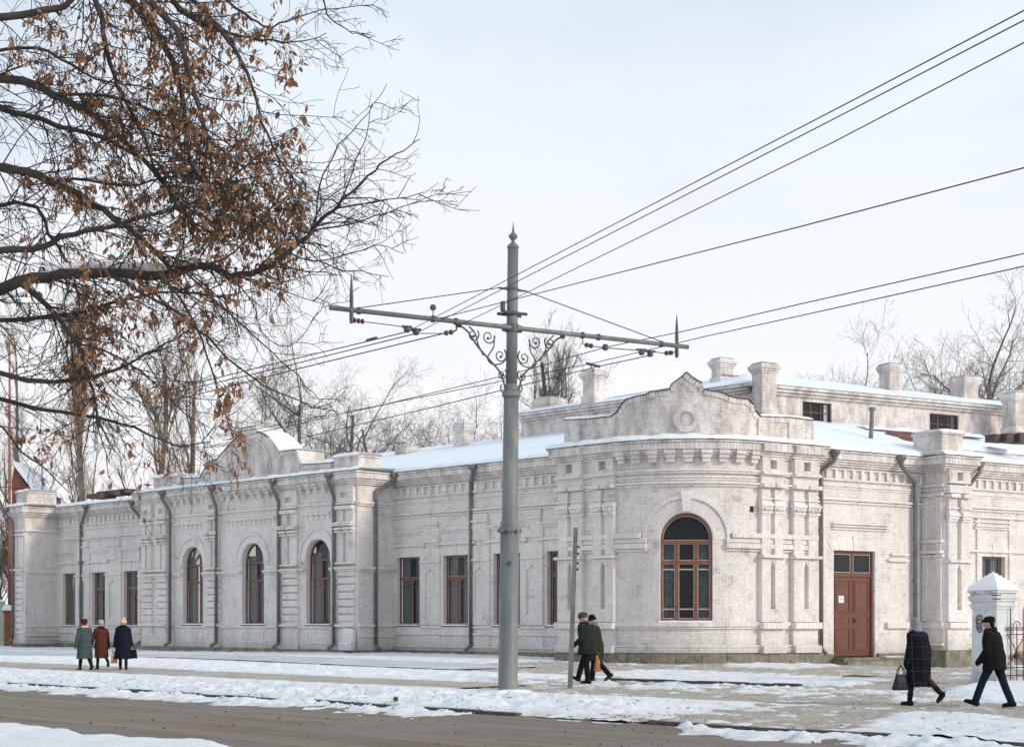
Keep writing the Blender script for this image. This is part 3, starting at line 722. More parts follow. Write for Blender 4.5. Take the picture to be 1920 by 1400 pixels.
# ---- corner tower at the far left
T0, T1 = -33.3, -31.85
def ltower(mb):
    core(mb, PA, T0, T1, -.4, 8.5, TF); bricks(mb, PA, T0, T1, .3, 7.87, TF); z = 1.2
    while z < 4.6: wbox(mb, PA, T0 + .15, T1 - .2, z, z + .26, TF - .05, TF + .09); bricks(mb, PA, T0 + .15, T1 - .2, z, z + .26, TF + .09); z += .36
    for u0, u1 in ((T0 + .15, T0 + .6), (T1 - .65, T1 - .2)): wbox(mb, PA, u0, u1, 4.8, 6.7, TF - .05, TF + .09); bricks(mb, PA, u0, u1, 4.8, 6.7, TF + .09)
    for z, h, o in ((7.0, .085, .1), (6.75, .12, .1), (4.65, .1, .14), (.9, .085, .06)): string(mb, PA, T0, T1, z, h, o, TF)
wall_piece(ltower)
RT = Line(PA.pt(T1, TF), (-nv[0], -nv[1]), dv)
def lret(mb):
    core(mb, RT, 0, TF + .1, -.4, 8.5, 0); bricks(mb, RT, 0, TF, .3, 7.87, 0)
    for z, h, o in ((7.0, .085, .08), (4.5, .25, .07), (1.3, .1, .08), (.75, .085, .12), (.5, .085, .05)): string(mb, RT, 0, TF, z, h, o, 0)
wall_piece(lret)
cornice(PA, T0, T1, TF, 1, 1, 'plain'); cornice(RT, 0, TF, 0, 0, 0, 'plain'); plinth(PA, T0, T1, TF, .25, .14); plinth(RT, 0, TF, 0, .25, .14)
LT = Line(PA.pt(T0, -8), nv, (-dv[0], -dv[1])); wall_piece(lambda mb: (core(mb, LT, 0, 8 + TF, -.4, 8.5, 0), bricks(mb, LT, 6, 8 + TF, .3, 7.87, 0)))
snow_on(PA, T0 - .4, T1 + .45, -.3, TF + .46, 8.52, .12)

# ---- the rounded pavilion
T = PP.T; AC0, AC1 = PP.L1, PP.L1 + PP.L2
sw = ps(PP, 1287, 0)          # axis of the big window
PIERS = [(0, 1.3), (1.85, 2.95), (T - 2.98, T - 1.85), (T - 1.32, T)]
WOP = [(sw - 1.0, sw + 1.0, 1.62, 4.74, True)]
def pav(mb):
    core(mb, PP, 0, T, -.4, 8.5, 0, WOP)
    bl = [(sw - 1.0, sw + 1.0, 1.62, 4.74, False), (sw - 1.62, sw + 1.62, 4.74, 4.74, True)]
    bricks(mb, PP, 0, T, .42, 7.87, 0, bl, single=(3.1, sw - 1.1, 1.65, 3.95))
    for z, h, o in ((7.24, .085, .08), (7.32, .085, .11), (6.84, .085, .10), (6.75, .085, .05)): string(mb, PP, 0, T, z, h, o, 0, e0=1, e1=1)
    hold = [(sw - 1.06, sw + 1.06, 1, 4.74, True)]
    for z, h, o, k in ((4.80, .19, .14, 1), (4.62, .17, .08, 2), (4.40, .20, .11, 1), (4.30, .085, .05, 2)): string(mb, PP, .0, T, z, h, o, 0, [(sw - 1.72 + (.0 if z > 4.7 else .2), sw + 1.72 - (0 if z > 4.7 else .2), 1, 9, False)], k)
    for z, h, o, k in ((1.42, .17, .08, 1), (1.33, .085, .05, 2), (.62, .10, .07, 2), (.42, .19, .10, 2)): string(mb, PP, 0, T, z, h, o, 0, [], k, 1, 1)
    for a, b in PIERS:
        m_ = (a + b) / 2; w = b - a
        niche(mb, PP, a, b, 1.6, 4.05, 0, .17, (m_ - .11, m_ + .11, 2.1, 3.95)); wbox(mb, PP, a, b, .42, 1.32, -.05, .17); bricks(mb, PP, a, b, .42, 1.32, .17)
        string(mb, PP, a - .05, b + .05, 1.33, .25, .25, 0, [], 1); string(mb, PP, a - .06, b + .06, 4.06, .11, .26, 0); string(mb, PP, a - .03, b + .03, .40, .28, .24, 0)
        for u0, u1 in ((a + .02, a + w * .40), (b - w * .40, b - .02)):
            wbox(mb, PP, u0, u1, 4.18, 6.74, -.05, .20); bricks(mb, PP, u0, u1, 4.18, 6.74, .20)
        wbox(mb, PP, a + w * .38, b - w * .38, 4.18, 6.74, -.05, .06)
        wbox(mb, PP, a, b, 6.76, 7.3, -.05, .20); bricks(mb, PP, a, b, 6.94, 7.22, .20)
        for u0, u1 in ((a - .03, a + w * .45), (b - w * .45, b + .03)): string(mb, PP, u0, u1, 6.76, .15, .27, 0)
        string(mb, PP, a - .02, b + .02, 7.25, .10, .25, 0)
        niche(mb, PP, a, b, 7.36, 7.93, 0, .20, (m_ - .17, m_ + .17, 7.48, 7.82), False)
wall_piece(pav)
# capitals of the paired strips
for a, b in PIERS:
    w = b - a
    for u0, u1 in ((a + .02, a + w * .40), (b - w * .40, b - .02)):
        mb = MB(); c = (u0 + u1) / 2; h = (u1 - u0) / 2
        for z0, z1, o, e in ((6.30, 6.37, .27, .05), (6.16, 6.23, .28, .05), (6.05, 6.155, .34, .09), (5.93, 6.045, .30, .06), (5.85, 5.925, .26, .03), (5.77, 5.845, .30, .05), (5.70, 5.765, .245, .02)):
            wbox(mb, PP, c - h - e, c + h + e, z0, z1, .1, o)
        for k in (-.6, 0, .6):
            x, y = PP.pt(c + h * k, .33); mb.lathe((x, y, 5.90), [(.02, -.04), (.06, 0), (.065, .06), (.03, .11)], 8)
        part('capital', mb, 'white_brick', B)
cornice(PP, 0, T, 0, 1, 1, 'corbel')
for a, b in PIERS:
    mb = MB()
    for z0, z1, o, kd in ((8.125, 8.41, .50, 1), (8.035, 8.12, .36, 2), (7.945, 8.03, .29, 2)): wbox(mb, PP, a - .12 * (a > 0.1), b + .12 * (b < T - .1), z0, z1, .1, o); (soldier if kd == 1 else bricks)(mb, PP, a - .12 * (a > .1), b + .12 * (b < T - .1), z0, z1, o)
    part('cornice', mb, 'white_brick', B)
n = 9; a, b = 3.25, T - 3.3
for i in range(n): corbel(PP, a + (b - a) * i / (n - 1), 0, .40, 8.12, .46, .34)
plinth(PP, -.15, T + .15, 0, .40, .26, .95)
place_window('big', PP, sw, 1.62, -.02, .22, 2.0)
mb = MB(); arch_ring(PP, sw, 4.74, 1.02, 1.60, -.03, .06, 46, None, 0, math.pi, lambda m2: part('voussoir', m2, 'white_brick', B)) if False else None
k_ = [0]
def vs_fn(m2): part('voussoir', m2, 'white_brick', B)
arch_ring(PP, sw, 4.74, 1.02, 1.53, -.03, .055, 48, None, 0, math.pi, vs_fn)
mb = MB(); arch_ring(PP, sw, 4.74, 1.54, 1.68, -.03, .12, 34, mb); part('arch', mb, 'white_brick', B)
mb = MB(); q = []
for t_ in (0, .16):
    for x_, z_ in ((-.13, 5.79), (.13, 5.79), (.21, 6.58), (-.21, 6.58)): X, Y = PP.pt(sw + x_, t_); q.append((X, Y, z_))
mb.hexa([q[0], q[1], q[5], q[4], q[3], q[2], q[6], q[7]], .7); part('keystone', mb, 'white_brick', B)
mb = MB(); s_ = ps(PP, 1409, 0); wbox(mb, PP, s_ - .09, s_ + .09, 5.80, 6.03, -.1, .022); part('dark_vent_block', mb, 'unlit_dark', B)  # no opening here, a near-black block paints the shaded vent
LPr = Line(PP.pt(0, -2.2), nv, (-dv[0], -dv[1])); wall_piece(lambda mb: core(mb, LPr, 0, 2.2, -.4, 8.5, 0))
RPr = Line(PP.pt(T, 0), (-mv[0], -mv[1]), ev); wall_piece(lambda mb: (core(mb, RPr, 0, .7, -.4, 8.5, 0), bricks(mb, RPr, 0, .62, .3, 7.87, 0)))
snow_on(PP, -.45, T + .45, -.42, .47, 8.52, .11)

# ---- door wall and the tower on the right (line PS)
sd0, sd1 = ps(PS, 1563, 0), ps(PS, 1640, 0); s770, s815 = ps(PS, 1770, 1.2), ps(PS, 1815, 1.2); sEnd = ps(PS, 2150, 0)
dc = (sd0 + sd1) / 2; DW = 2.34
w1c = ps(PS, 1857, 0) + .2
def swall(mb):
    ops = [(dc - DW / 2, dc + DW / 2, .16, 4.5, False), (w1c - .75, w1c + .75, 1.5, 4.45, False)]
    s0 = T - PP.L1 - PP.L2 - .3; core(mb, PS, s0, sEnd, -.4, 8.5, 0, ops, .3); bricks(mb, PS, s0, sEnd, .3, 7.0, 0, ops); bricks(mb, PS, s0, sEnd, 7.15, 7.3, 0); bricks(mb, PS, s0, sEnd, 7.39, 7.73, 0)
    string(mb, PS, s0, sEnd, 6.50, .085, .09, 0); string(mb, PS, s0, sEnd, 6.39, .085, .05, 0)
    a = dc - 1.3
    for z in (5.55, 5.44, 5.33): string(mb, PS, a, dc + 1.9, z, .06, .05 + .02 * (z > 5.4), 0)
    string(mb, PS, s770 - 2.2, s770 - .9, 1.33, .25, .10, 0, [], 1); string(mb, PS, s770 - 2.1, s770 - .9, 4.1, .1, .08, 0); string(mb, PS, s770 - 1.9, s770 - .9, 4.35, .1, .08, 0)
    for c0, c1 in ((s815 - .2, sEnd),):
        for z, o in ((5.72, .1), (5.63, .06), (5.9, .05)): string(mb, PS, w1c - 1.3, w1c + 1.0, z, .085, o, 0)
        string(mb, PS, c0, c1, 4.62, .1, .09, 0); string(mb, PS, c0, c1, 6.1, .085, .08, 0)
        for x in (w1c - 1.15, w1c + .95, w1c + 3.0): wbox(mb, PS, x, x + .22, 1.6, 6.1, -.05, .07); bricks(mb, PS, x, x + .22, 1.6, 6.1, .07)
        string(mb, PS, c0, c1, 1.36, .085, .06, 0); string(mb, PS, c0, c1, 1.06, .085, .05, 0)
wall_piece(swall); s0S = T - PP.L1 - PP.L2 - .3
cornice(PS, s0S, s770 - .1, 0); cornice(PS, s815, sEnd, 0)
plinth(PS, s0S, dc - DW / 2 - .1, 0, .3); plinth(PS, dc + DW / 2 + .1, s770, 0, .3); plinth(PS, s815, sEnd, 0, .3)
place_window('right', PS, w1c, 1.5, 0, .26, 1.5); flat_lintel(PS, w1c, 1.5, 4.45, 0); flat_lintel(PS, dc, DW, 4.5, 0, 17)
snow_on(PS, s0S + .2, s770, -.5, .47, 8.52, .09); snow_on(PS, s815, sEnd, -.5, .47, 8.52, .09)
def rtower(mb):
    core(mb, PS, s770, s815, -.4, 8.5, 1.2); bricks(mb, PS, s770, s815, .42, 7.87, 1.2); a, b = s770 + .08, s815 - .08; m_ = (a + b) / 2; w = b - a
    niche(mb, PS, a, b, 1.6, 4.05, 1.2, .13, (m_ - .14, m_ + .14, 2.1, 3.95)); wbox(mb, PS, a, b, .42, 1.32, 1.15, 1.33); bricks(mb, PS, a, b, .42, 1.32, 1.33)
    string(mb, PS, a - .05, b + .05, 1.33, .25, .2, 1.2, [], 1); string(mb, PS, a - .06, b + .06, 4.06, .11, .22, 1.2)
    for u0, u1 in ((a + .02, a + w * .40), (b - w * .40, b - .02)): wbox(mb, PS, u0, u1, 4.18, 6.74, 1.15, 1.36); bricks(mb, PS, u0, u1, 4.18, 6.74, 1.36); string(mb, PS, u0 - .03, u1 + .03, 6.76, .15, .23, 1.2)
    string(mb, PS, a, b, 6.95, .33, .16, 1.2); niche(mb, PS, a, b, 7.36, 7.93, 1.2, .16, (m_ - .19, m_ + .19, 7.48, 7.82), False)
wall_piece(rtower)
for u in ((s770 + .32), (s815 - .32)):
    mb = MB()
    for z0, z1, o, e in ((6.30, 6.37, .25, .30), (6.10, 6.17, .27, .30), (5.98, 6.095, .32, .33), (5.86, 5.975, .28, .30), (5.77, 5.855, .24, .28)): wbox(mb, PS, u - e, u + e, z0, z1, 1.3, 1.2 + o)
    part('capital', mb, 'white_brick', B)
TL = Line(PS.pt(s770, -.0), mv, (-ev[0], -ev[1]))
def tleft(mb):
    core(mb, TL, -.1, 1.2, -.4, 8.5, 0); bricks(mb, TL, 0, 1.2, .42, 7.87, 0)
    for z, h, o in ((7.24, .085, .06), (6.84, .12, .10), (4.9, .12, .12), (4.45, .12, .14), (4.3, .1, .08), (1.33, .25, .08), (.62, .1, .07)): string(mb, TL, 0, 1.2, z, h, o, 0)
    for u0, u1 in ((.08, .35), (.85, 1.12)): wbox(mb, TL, u0, u1, 1.6, 6.8, -.05, .09); bricks(mb, TL, u0, u1, 1.6, 6.8, .09)
wall_piece(tleft)
TR = Line(PS.pt(s815, 1.2), (-mv[0], -mv[1]), ev); wall_piece(lambda mb: (core(mb, TR, 0, 1.2, -.4, 8.5, 0), bricks(mb, TR, 0, 1.2, .42, 7.87, 0)))
cornice(PS, s770, s815, 1.2, 1, 1, 'plain'); cornice(TL, 0, 1.2, 0, 0, 0, 'plain'); plinth(PS, s770 - .1, s815 + .1, 1.2, .42, .2); plinth(TL, 0, 1.2, 0, .42, .16)
snow_on(PS, s770 - .45, s815 + .45, -.1, 1.67, 8.52, .13)
# door: two panelled leaves under a transom light
dm = MB(); dep = .22
def wpt(path, c, z0, t): x, y = path.pt(c, t); return Vector((x, y, z0))
def dbox(mb, x0, x1, z0, z1, t0, t1): wbox(mb, PS, dc + x0, dc + x1, z0, z1, t0 - dep, t1 - dep)
h_ = DW / 2
for x0, x1, z0, z1 in ((-h_, -h_ + .1, .18, 4.5), (h_ - .1, h_, .18, 4.5), (-h_ + .1, h_ - .1, 4.38, 4.5), (-h_ + .1, h_ - .1, 3.44, 3.58), (-.05, .05, 3.58, 4.38)): dbox(dm, x0, x1, z0, z1, 0, .1)
door = part('door', dm, 'door_paint', B)
for sx in (-1, 1):
    lf = MB(); a, b = (-h_ + .104, -.006) if sx < 0 else (.006, h_ - .104); dbox(lf, a, b, .2, 3.435, .0, .05)
    for z0, z1 in ((1.95, 3.3), (1.5, 1.82), (.42, 1.36)):
        for (x0, x1, y0, y1) in ((a + .1, a + .15, z0, z1), (b - .15, b - .1, z0, z1), (a + .15, b - .15, z0, z0 + .05), (a + .15, b - .15, z1 - .05, z1)): dbox(lf, x0, x1, y0, y1, .05, .075)
        dbox(lf, a + .2, b - .2, z0 + .1, z1 - .1, .05, .068)
    part('door_leaf', lf, 'door_paint', door)
    gm = MB(); dbox(gm, -h_ + .16 if sx < 0 else .09, -.09 if sx < 0 else h_ - .16, 3.64, 4.32, .03, .04); part('pane', gm, 'glass', door)
    sm = MB(); x0, x1 = (-h_ + .13, -.07) if sx < 0 else (.07, h_ - .13)
    for q in ((x0, x0 + .03, 3.6, 4.36), (x1 - .03, x1, 3.6, 4.36), (x0 + .03, x1 - .03, 3.6, 3.63), (x0 + .03, x1 - .03, 4.33, 4.36)): dbox(sm, *q, .04, .07)
    part('inner_sash', sm, 'sash_light', door)
hm = MB(); p = [wpt(PS, dc + .09, 1.75 - .0, .0 - dep + .12), wpt(PS, dc + .13, 1.72, -dep + .14), wpt(PS, dc + .2, 1.55, -dep + .13)]; hm.tube(p, .018, 8); part('door_handle', hm, 'black_iron', door)
nm = MB(); dbox(nm, -.74, -.46, 2.38, 2.66, .069, .080); nt = part('paper_notice', nm, 'paper', door)
im = MB()
for i, z in enumerate((2.58, 2.54, 2.50, 2.46)): dbox(im, -.67, -.54 + .03 * (i % 2), z, z + .012, .080, .083)
part('notice_print', im, 'ink', nt)
im = MB(); wbox(im, PS, dc - 2.3, dc + 3.0, 0, 5.2, -1.6, -1.55); wbox(im, PS, dc + 1.5, dc + 1.55, 0, 5.2, -1.5, -.36); wbox(im, PS, dc - 1.3, dc + 1.45, 5.0, 5.05, -1.5, -.36); part('dark_backing', im, 'unlit_dark', B)  # near-black panels behind the transom, room darkness put into the colour
for i, (z1, t1) in enumerate(((.16, .75), (.02, 1.15))):
    for j in range(3):
        mb = MB(); a = dc - 1.35 - .15 * i; b = dc + 2.2 + .2 * i; wbox(mb, PS, a + (b - a) * j / 3 + .006, a + (b - a) * (j + 1) / 3 - .006, -.35, z1, -.2, t1); part('step', mb, 'plinth_stone', B)
mb = MB(); snow_ribbon(mb, PS, dc + 1.1, dc + 2.1, .3, .74, .16, .035, .02); part('snow_cover', mb, 'snow', B, smooth=True)

# ---- gables and parapets
def gable(path, t0, t1, prof, zb, lim_bricks=True, cap=True, snowy=(), flash=.05, out=.10):
    # prof: list of (s, z) left to right; solid wall with thickness, brick face, thin metal capping
    mb = MB(); ss = sorted(set([a for a, _ in prof] + (steps(path, prof[0][0], prof[-1][0], .2) if path.curved else [])))
    xs = [a for a, _ in prof]; zs = [z for _, z in prof]
    pts = []
    for a in ss:
        if a in xs:
            for q, z in prof:
                if q == a: pts.append((a, z))
        else: pts.append((a, float(np.interp(a, xs, zs))))
    vs = []
    for a, z in pts:
        for t, zz in ((t1, zb), (t1, z), (t0, z), (t0, zb)): x, y = path.pt(a, t); vs.append((x, y, zz))
    fs = []
    for i in range(len(pts) - 1):
        b = 4 * i
        for k in range(3): fs.append((b + k, b + 4 + k, b + 5 + k, b + 1 + k))
    fs += [(0, 1, 2, 3)]; b = 4 * (len(pts) - 1); fs.append((b + 3, b + 2, b + 1, b)); mb.add(vs, fs)
    def lim(z):
        inside = [i for i in range(len(xs) - 1)]; a = None; b = None; N = 120
        for i in range(N + 1):
            s = xs[0] + (xs[-1] - xs[0]) * i / N
            if np.interp(s, xs, zs) >= z + .08: a = s if a is None else a; b = s
        return None if a is None else (a, b)
    bricks(mb, path, xs[0], xs[-1], zb, max(zs), t1, lim=lim)
    part('gable_wall', mb, 'white_brick', B)
    # soldier course under the capping (individual proud bricks) and the metal capping
    mb = MB(); fm = MB(); q = []
    for i in range(len(prof) - 1):
        (a, z), (b, w) = prof[i], prof[i + 1]; ln = math.hypot(b - a, w - z)
        if ln < .02: continue
        n = max(1, int(ln / .12)); ux, uz = (b - a) / ln, (w - z) / ln; nx, nz = -uz, ux
        for k in range(n):
            l0, l1 = ln * k / n + .006, ln * (k + 1) / n - .006; dd = .20
            c = []
            for t in (t1 - .02, t1 + out * .55 + random.uniform(-.008, .008)):
                for (l, d_) in ((l0, -dd), (l1, -dd), (l1, -.005), (l0, -.005)):
                    x, y = path.pt(a + ux * l + nx * d_, t); c.append((x, y, z + uz * l + nz * d_))
            mb.hexa([c[0], c[1], c[5], c[4], c[3], c[2], c[6], c[7]], random.uniform(.3, .7))
        c = []
        sub = steps(path, 0, ln, .3) if path.curved else [0, ln]
        for l0, l1 in zip(sub[:-1], sub[1:]):
            if uz < -.9 or (t1 - t0 > 1 and uz < -.55): break
            c = []
            for t in (t0 - .04, t1 + out):
                for (l, d_) in ((l0, .0), (l1, .0), (l1, .03), (l0, .03)): x, y = path.pt(a + ux * l + nx * d_, t); c.append((x, y, z + uz * l + nz * d_))
            fm.hexa([c[0], c[1], c[5], c[4], c[3], c[2], c[6], c[7]])
    part('gable_brickwork', mb, 'white_brick', B); part('gable_capping', fm, 'rust_flashing', B)
    for a, b, t_a, t_b, th in snowy:
        sm = MB(); snow_ribbon(sm, path, a, b, t_a, t_b, 0, th, .03, .12, zf=lambda s: float(np.interp(s, xs, zs)) + .03); part('snow_cover', sm, 'snow', B, smooth=True)
# pavilion gable
tg = -.15
pr = [sv(PP, tg, x, y) for x, y in ((1049, 788), (1100, 786), (1148, 781), (1160, 772), (1168, 758), (1176, 749), (1196, 743), (1212, 740), (1222, 735), (1236, 733), (1256, 731), (1260, 720), (1270, 713), (1279, 706), (1287, 698), (1296, 706), (1306, 713), (1316, 718), (1321, 730), (1333, 733), (1352, 736), (1366, 743), (1380, 747), (1400, 749), (1410, 758), (1414, 770), (1424, 781), (1480, 783), (1549, 788))]
pr[0] = (max(.1, pr[0][0]), pr[0][1])
cz = sum(p[1] for p in pr) / len(pr)
gable(PP, tg - .55, tg, pr, 8.5, snowy=((pr[0][0], pr[2][0], tg - .5, tg + .1, .09), (pr[-3][0], pr[-1][0], tg - .5, tg + .1, .07), (pr[6][0], pr[9][0] , tg - .5, tg + .02, .03)))
mb = MB()
for a, b in ((pr[0][0], .95), (2.05, 2.75), (T - 2.9, T - 2.2), (T - 1.3, pr[-1][0])):
    mb = MB(); z = 9.5; wbox(mb, PP, a, b, 8.5, z - .03, tg - .05, tg + .08); bricks(mb, PP, a, b, 8.5, z - .03, tg + .08); part('parapet_pier', mb, 'white_brick', B)
s_c, z_c = sv(PP, tg, 1287, 786)
mb = MB(); arch_ring(PP, s_c, z_c, .29, .50, tg - .03, tg + .10, 26, mb, 0, 2 * math.pi); arch_ring(PP, s_c, z_c, .51, .56, tg - .03, tg + .025, 26, mb, 0, 2 * math.pi)
part('roundel', mb, 'white_brick', B)
# middle block gable (thick, snow on its shoulders)
tg2 = 1.75
pf = [sv(PA, tg2, x, y) for x, y in ((327, 897), (376, 896), (382, 886), (386, 878), (387, 868.5), (400, 864), (409, 859.5), (418, 850), (426, 840), (436, 829), (446, 820), (454, 814), (454.4, 803), (481, 798), (483.5, 809), (495, 813), (505, 820), (514, 829), (521, 840), (525, 847), (557, 843), (560, 856), (567, 871), (621, 868))]
gable(PA, tg2 - 1.6, tg2, pf, 8.5, out=.08, snowy=((pf[0][0], pf[1][0], tg2 - 1.6, tg2 + .05, .10), (pf[5][0], pf[8][0], tg2 - 1.55, tg2 - .1, .06), (pf[14][0], pf[19][0], tg2 - 1.6, tg2 + .02, .14), (pf[19][0], pf[20][0], tg2 - 1.6, tg2 + .05, .10), (pf[22][0], pf[23][0], tg2 - 1.6, tg2 + .05, .12), (pf[12][0], pf[13][0], tg2 - 1.6, tg2 + .05, .08)))
gc = (pf[12][0] + pf[13][0]) / 2
mb = MB(); arch_ring(PA, gc, 8.95, 1.75, 1.86, tg2 - .03, tg2 + .07, 30, mb, .05, math.pi - .05); arch_ring(PA, gc, 8.95, 1.5, 1.58, tg2 - .03, tg2 + .05, 30, mb, .05, math.pi - .05)
for x, zt in ((gc - 1.05, 9.75), (gc - .35, 10.1), (gc + .35, 10.1), (gc + 1.05, 9.75)): wbox(mb, PA, x - .06, x + .06, 8.85, zt, tg2 - .03, tg2 + .05)
wbox(mb, PA, gc - 1.9, gc + 1.9, 8.80, 8.88, tg2 - .03, tg2 + .06); part('blind_arcade', mb, 'white_brick', B)
def box_parapet(path, s0, s1, t0, t1, z1, cap=.08):
    mb = MB(); wbox(mb, path, s0, s1, 8.5, z1, t0, t1); bricks(mb, path, s0, s1, 8.55, z1, t1)
    a = path.pt(s1, t1); L_ = Line(a, (-path.n[0], -path.n[1]), path.d); bricks(mb, L_, 0, t1 - t0, 8.55, z1, 0)
    a = path.pt(s0, t0); L_ = Line(a, path.n, (-path.d[0], -path.d[1])); bricks(mb, L_, 0, t1 - t0, 8.55, z1, 0)
    wbox(mb, path, s0 - cap, s1 + cap, z1 + .002, z1 + .09, t0 - cap, t1 + cap); part('parapet', mb, 'white_brick', B)
    sm = MB(); snow_ribbon(sm, path, s0 - cap - .03, s1 + cap + .03, t0 - cap, t1 + cap + .03, z1 + .09, .14, .05); part('snow_cover', sm, 'snow', B, smooth=True)
a_, z_ = sv(PA, 2.3, 281, 893); b_, _ = sv(PA, 2.3, 325, 895); box_parapet(PA, a_, b_, 1.0, 2.05, z_ - .15)
a_, z_ = sv(PA, 2.2, 622, 852); box_parapet(PA, a_, F1 - .15, .75, 2.05, z_ - .2)
box_parapet(PA, T0 + .1, T1 - .1, .1, 2.05, 9.35)
box_parapet(PS, s770 + .1, s815 - .1, -.55, 1.0, 9.45)
mb = MB(); wbox(mb, PS, s815 + .0, sEnd, 8.5, 9.15, -1.1, -.75); bricks(mb, PS, s815, sEnd, 8.5, 9.15, -.75); part('parapet', mb, 'white_brick', B)
snow_on(PS, s815, sEnd, -1.15, -.70, 9.15, .13)

# ---- roofs
def slab(name, pts, mat, th=.06, kind=None):
    mb = MB(); n = len(pts); vs = [tuple(p) for p in pts] + [(p[0], p[1], p[2] - th) for p in pts]
    mb.add(vs, [tuple(range(n)), tuple(range(n, 2 * n))[::-1]] + [(i, (i + 1) % n, (i + 1) % n + n, i + n) for i in range(n)]); return part(name, mb, mat, B)
def snow_sheet(p00, p10, p11, p01, th=.10, nx=40, ny=14, amp=.05):
    mb = MB(); p00, p10, p11, p01 = map(Vector, (p00, p10, p11, p01)); vs = []; sd_ = random.random() * 90
    for i in range(nx + 1):
        for j in range(ny + 1):
            u, v = i / nx, j / ny; p = (p00 * (1 - u) + p10 * u) * (1 - v) + (p01 * (1 - u) + p11 * u) * v
            e = min(1, u * nx, (1 - u) * nx, v * ny, (1 - v) * ny); q = float(fbm(u * nx * .25 + sd_, v * ny * .35 + sd_, 3)) - .5
            vs.append((p.x, p.y, p.z + (th + q * amp * 2) * e))
    m_ = ny + 1; mb.add(vs, [(i * m_ + j, (i + 1) * m_ + j, (i + 1) * m_ + j + 1, i * m_ + j + 1) for i in range(nx) for j in range(ny)]); return part('snow_cover', mb, 'roof_snow', B, smooth=True)
def v3(path, s, t, z): x, y = path.pt(s, t); return (x, y, z)
def roof(p, **k): slab('roof', p, 'roof_metal'); up = [(a, b, c + .012) for a, b, c in p]; snow_sheet(*up, **k)
roof([v3(PA, -18.9, .38, 8.56), v3(PA, 12.1, .38, 8.56), v3(PA, 12.1, -9.3, 11.05), v3(PA, -18.9, -9.3, 11.05)], nx=90, ny=26, amp=.03, th=.09)
roof([v3(PA, -32.0, .38, 8.56), v3(PA, -19, .38, 8.56), v3(PA, -19, -3.4, 9.15), v3(PA, -32.0, -3.4, 9.15)], nx=50, ny=14)
slab('roof', [v3(PA, F0, 1.9, 8.53), v3(PA, F1, 1.9, 8.53), v3(PA, F1, -.2, 8.53), v3(PA, F0, -.2, 8.53)], 'roof_metal', .02)
# blue sheet metal showing through on the far wing
mb = MB(); wbox(mb, PA, -31.4, -19.4, 8.70, 8.74, -1.2, -.9); part('roof_sheet', mb, 'roof_metal', B)
K = Vector((10.55, 68.0, 0)); 
kd, ke = Vector((-dv[0], -dv[1], 0)), Vector((.873, .488, 0)).normalized()
UL = Line((K.x - 14.2 * dv[0] , K.y - 14.2 * dv[1]), dv, nv); mk = (ke.y, -ke.x); UR = Line((K.x, K.y), (ke.x, ke.y), mk); ULn = 14.2; URn = 24
roof([v3(PS, s0S - .5, .38, 8.56), v3(PS, sEnd, .38, 8.56), tuple(K + ke * 19 + Vector((0, 0, 10.45))), tuple(K + ke * 1.5 + Vector((0, 0, 10.6)))], nx=60, ny=24, amp=.05, th=.10)
# ---- raised hall behind
def hall(mb):
    ops = []
    core(mb, UL, 0, ULn, 8.6, 12.0, 0); bricks(mb, UL, 0, ULn, 10.3, 11.65, 0)
    string(mb, UL, 0, ULn, 11.66, .10, .10, 0); string(mb, UL, 0, ULn, 11.77, .12, .2, 0); string(mb, UL, 0, ULn, 11.9, .12, .28, 0, e0=1)
def hallr(mb):
    o = []
    for x0, x1, y0, y1 in ((1505, 1559, 751, 790), (1743, 1797, 774, 810)):
        a, z1 = sv(UR, 0, x0, y0); b, z0 = sv(UR, 0, x1, y1); z0 = z1 - 1.05; o.append((a, b, z0, z1, False))
    core(mb, UR, 0, URn, 8.6, 12.0, 0, o, .25); bricks(mb, UR, 0, URn, 10.2, 11.65, 0, o)
    string(mb, UR, 0, URn, 11.66, .10, .10, 0); string(mb, UR, 0, URn, 11.77, .12, .2, 0); string(mb, UR, 0, URn, 11.9, .12, .28, 0, e0=1)
    for a, b, z0, z1, _ in o:
        f = MB()
        for q in ((a, a + .07, z0, z1), (b - .07, b, z0, z1), (a + .07, b - .07, z0, z0 + .07), (a + .07, b - .07, z1 - .07, z1)): wbox(f, UR, *q, -.2, -.1)
        for i in (1, 2): x = a + (b - a) * i / 3; wbox(f, UR, x - .03, x + .03, z0 + .07, z1 - .07, -.19, -.12)
        zm = z0 + (z1 - z0) * .55; wbox(f, UR, a + .07, b - .07, zm - .025, zm + .025, -.18, -.125); w = part('window', f, 'dark_wood', B, label='small barred window of the raised hall')
        g = MB(); wbox(g, UR, a + .07, b - .07, z0 + .07, z1 - .07, -.165, -.16); part('pane', g, 'glass', w)
        i_ = MB(); wbox(i_, UR, a - .1, b + .1, z0 - .1, z1 + .1, -.7, -.65); part('dark_backing', i_, 'unlit_dark', B)  # near-black backing panel, colour stands in for the unlit hall
        for i in range(9):
            br_ = MB(); x = a + .05 + (b - a - .1) * i / 8; wbox(br_, UR, x - .008, x + .008, z0, z1, -.05, -.034); part('window_bar', br_, 'black_iron', w)
wall_piece(hall, 'raised hall wall behind the curved gable'); wall_piece(hallr, 'cream tinted wall of the raised hall')
a = UL.pt(0, 0); UB = Line((a[0] - 8 * -nv[0] * -1 + 0, a[1]), dv, nv)
ULb = Line((a[0] - 12 * nv[0], a[1] - 12 * nv[1]), nv, (-dv[0], -dv[1])); wall_piece(lambda mb: core(mb, ULb, 0, 12, 8.6, 12.0, 0))
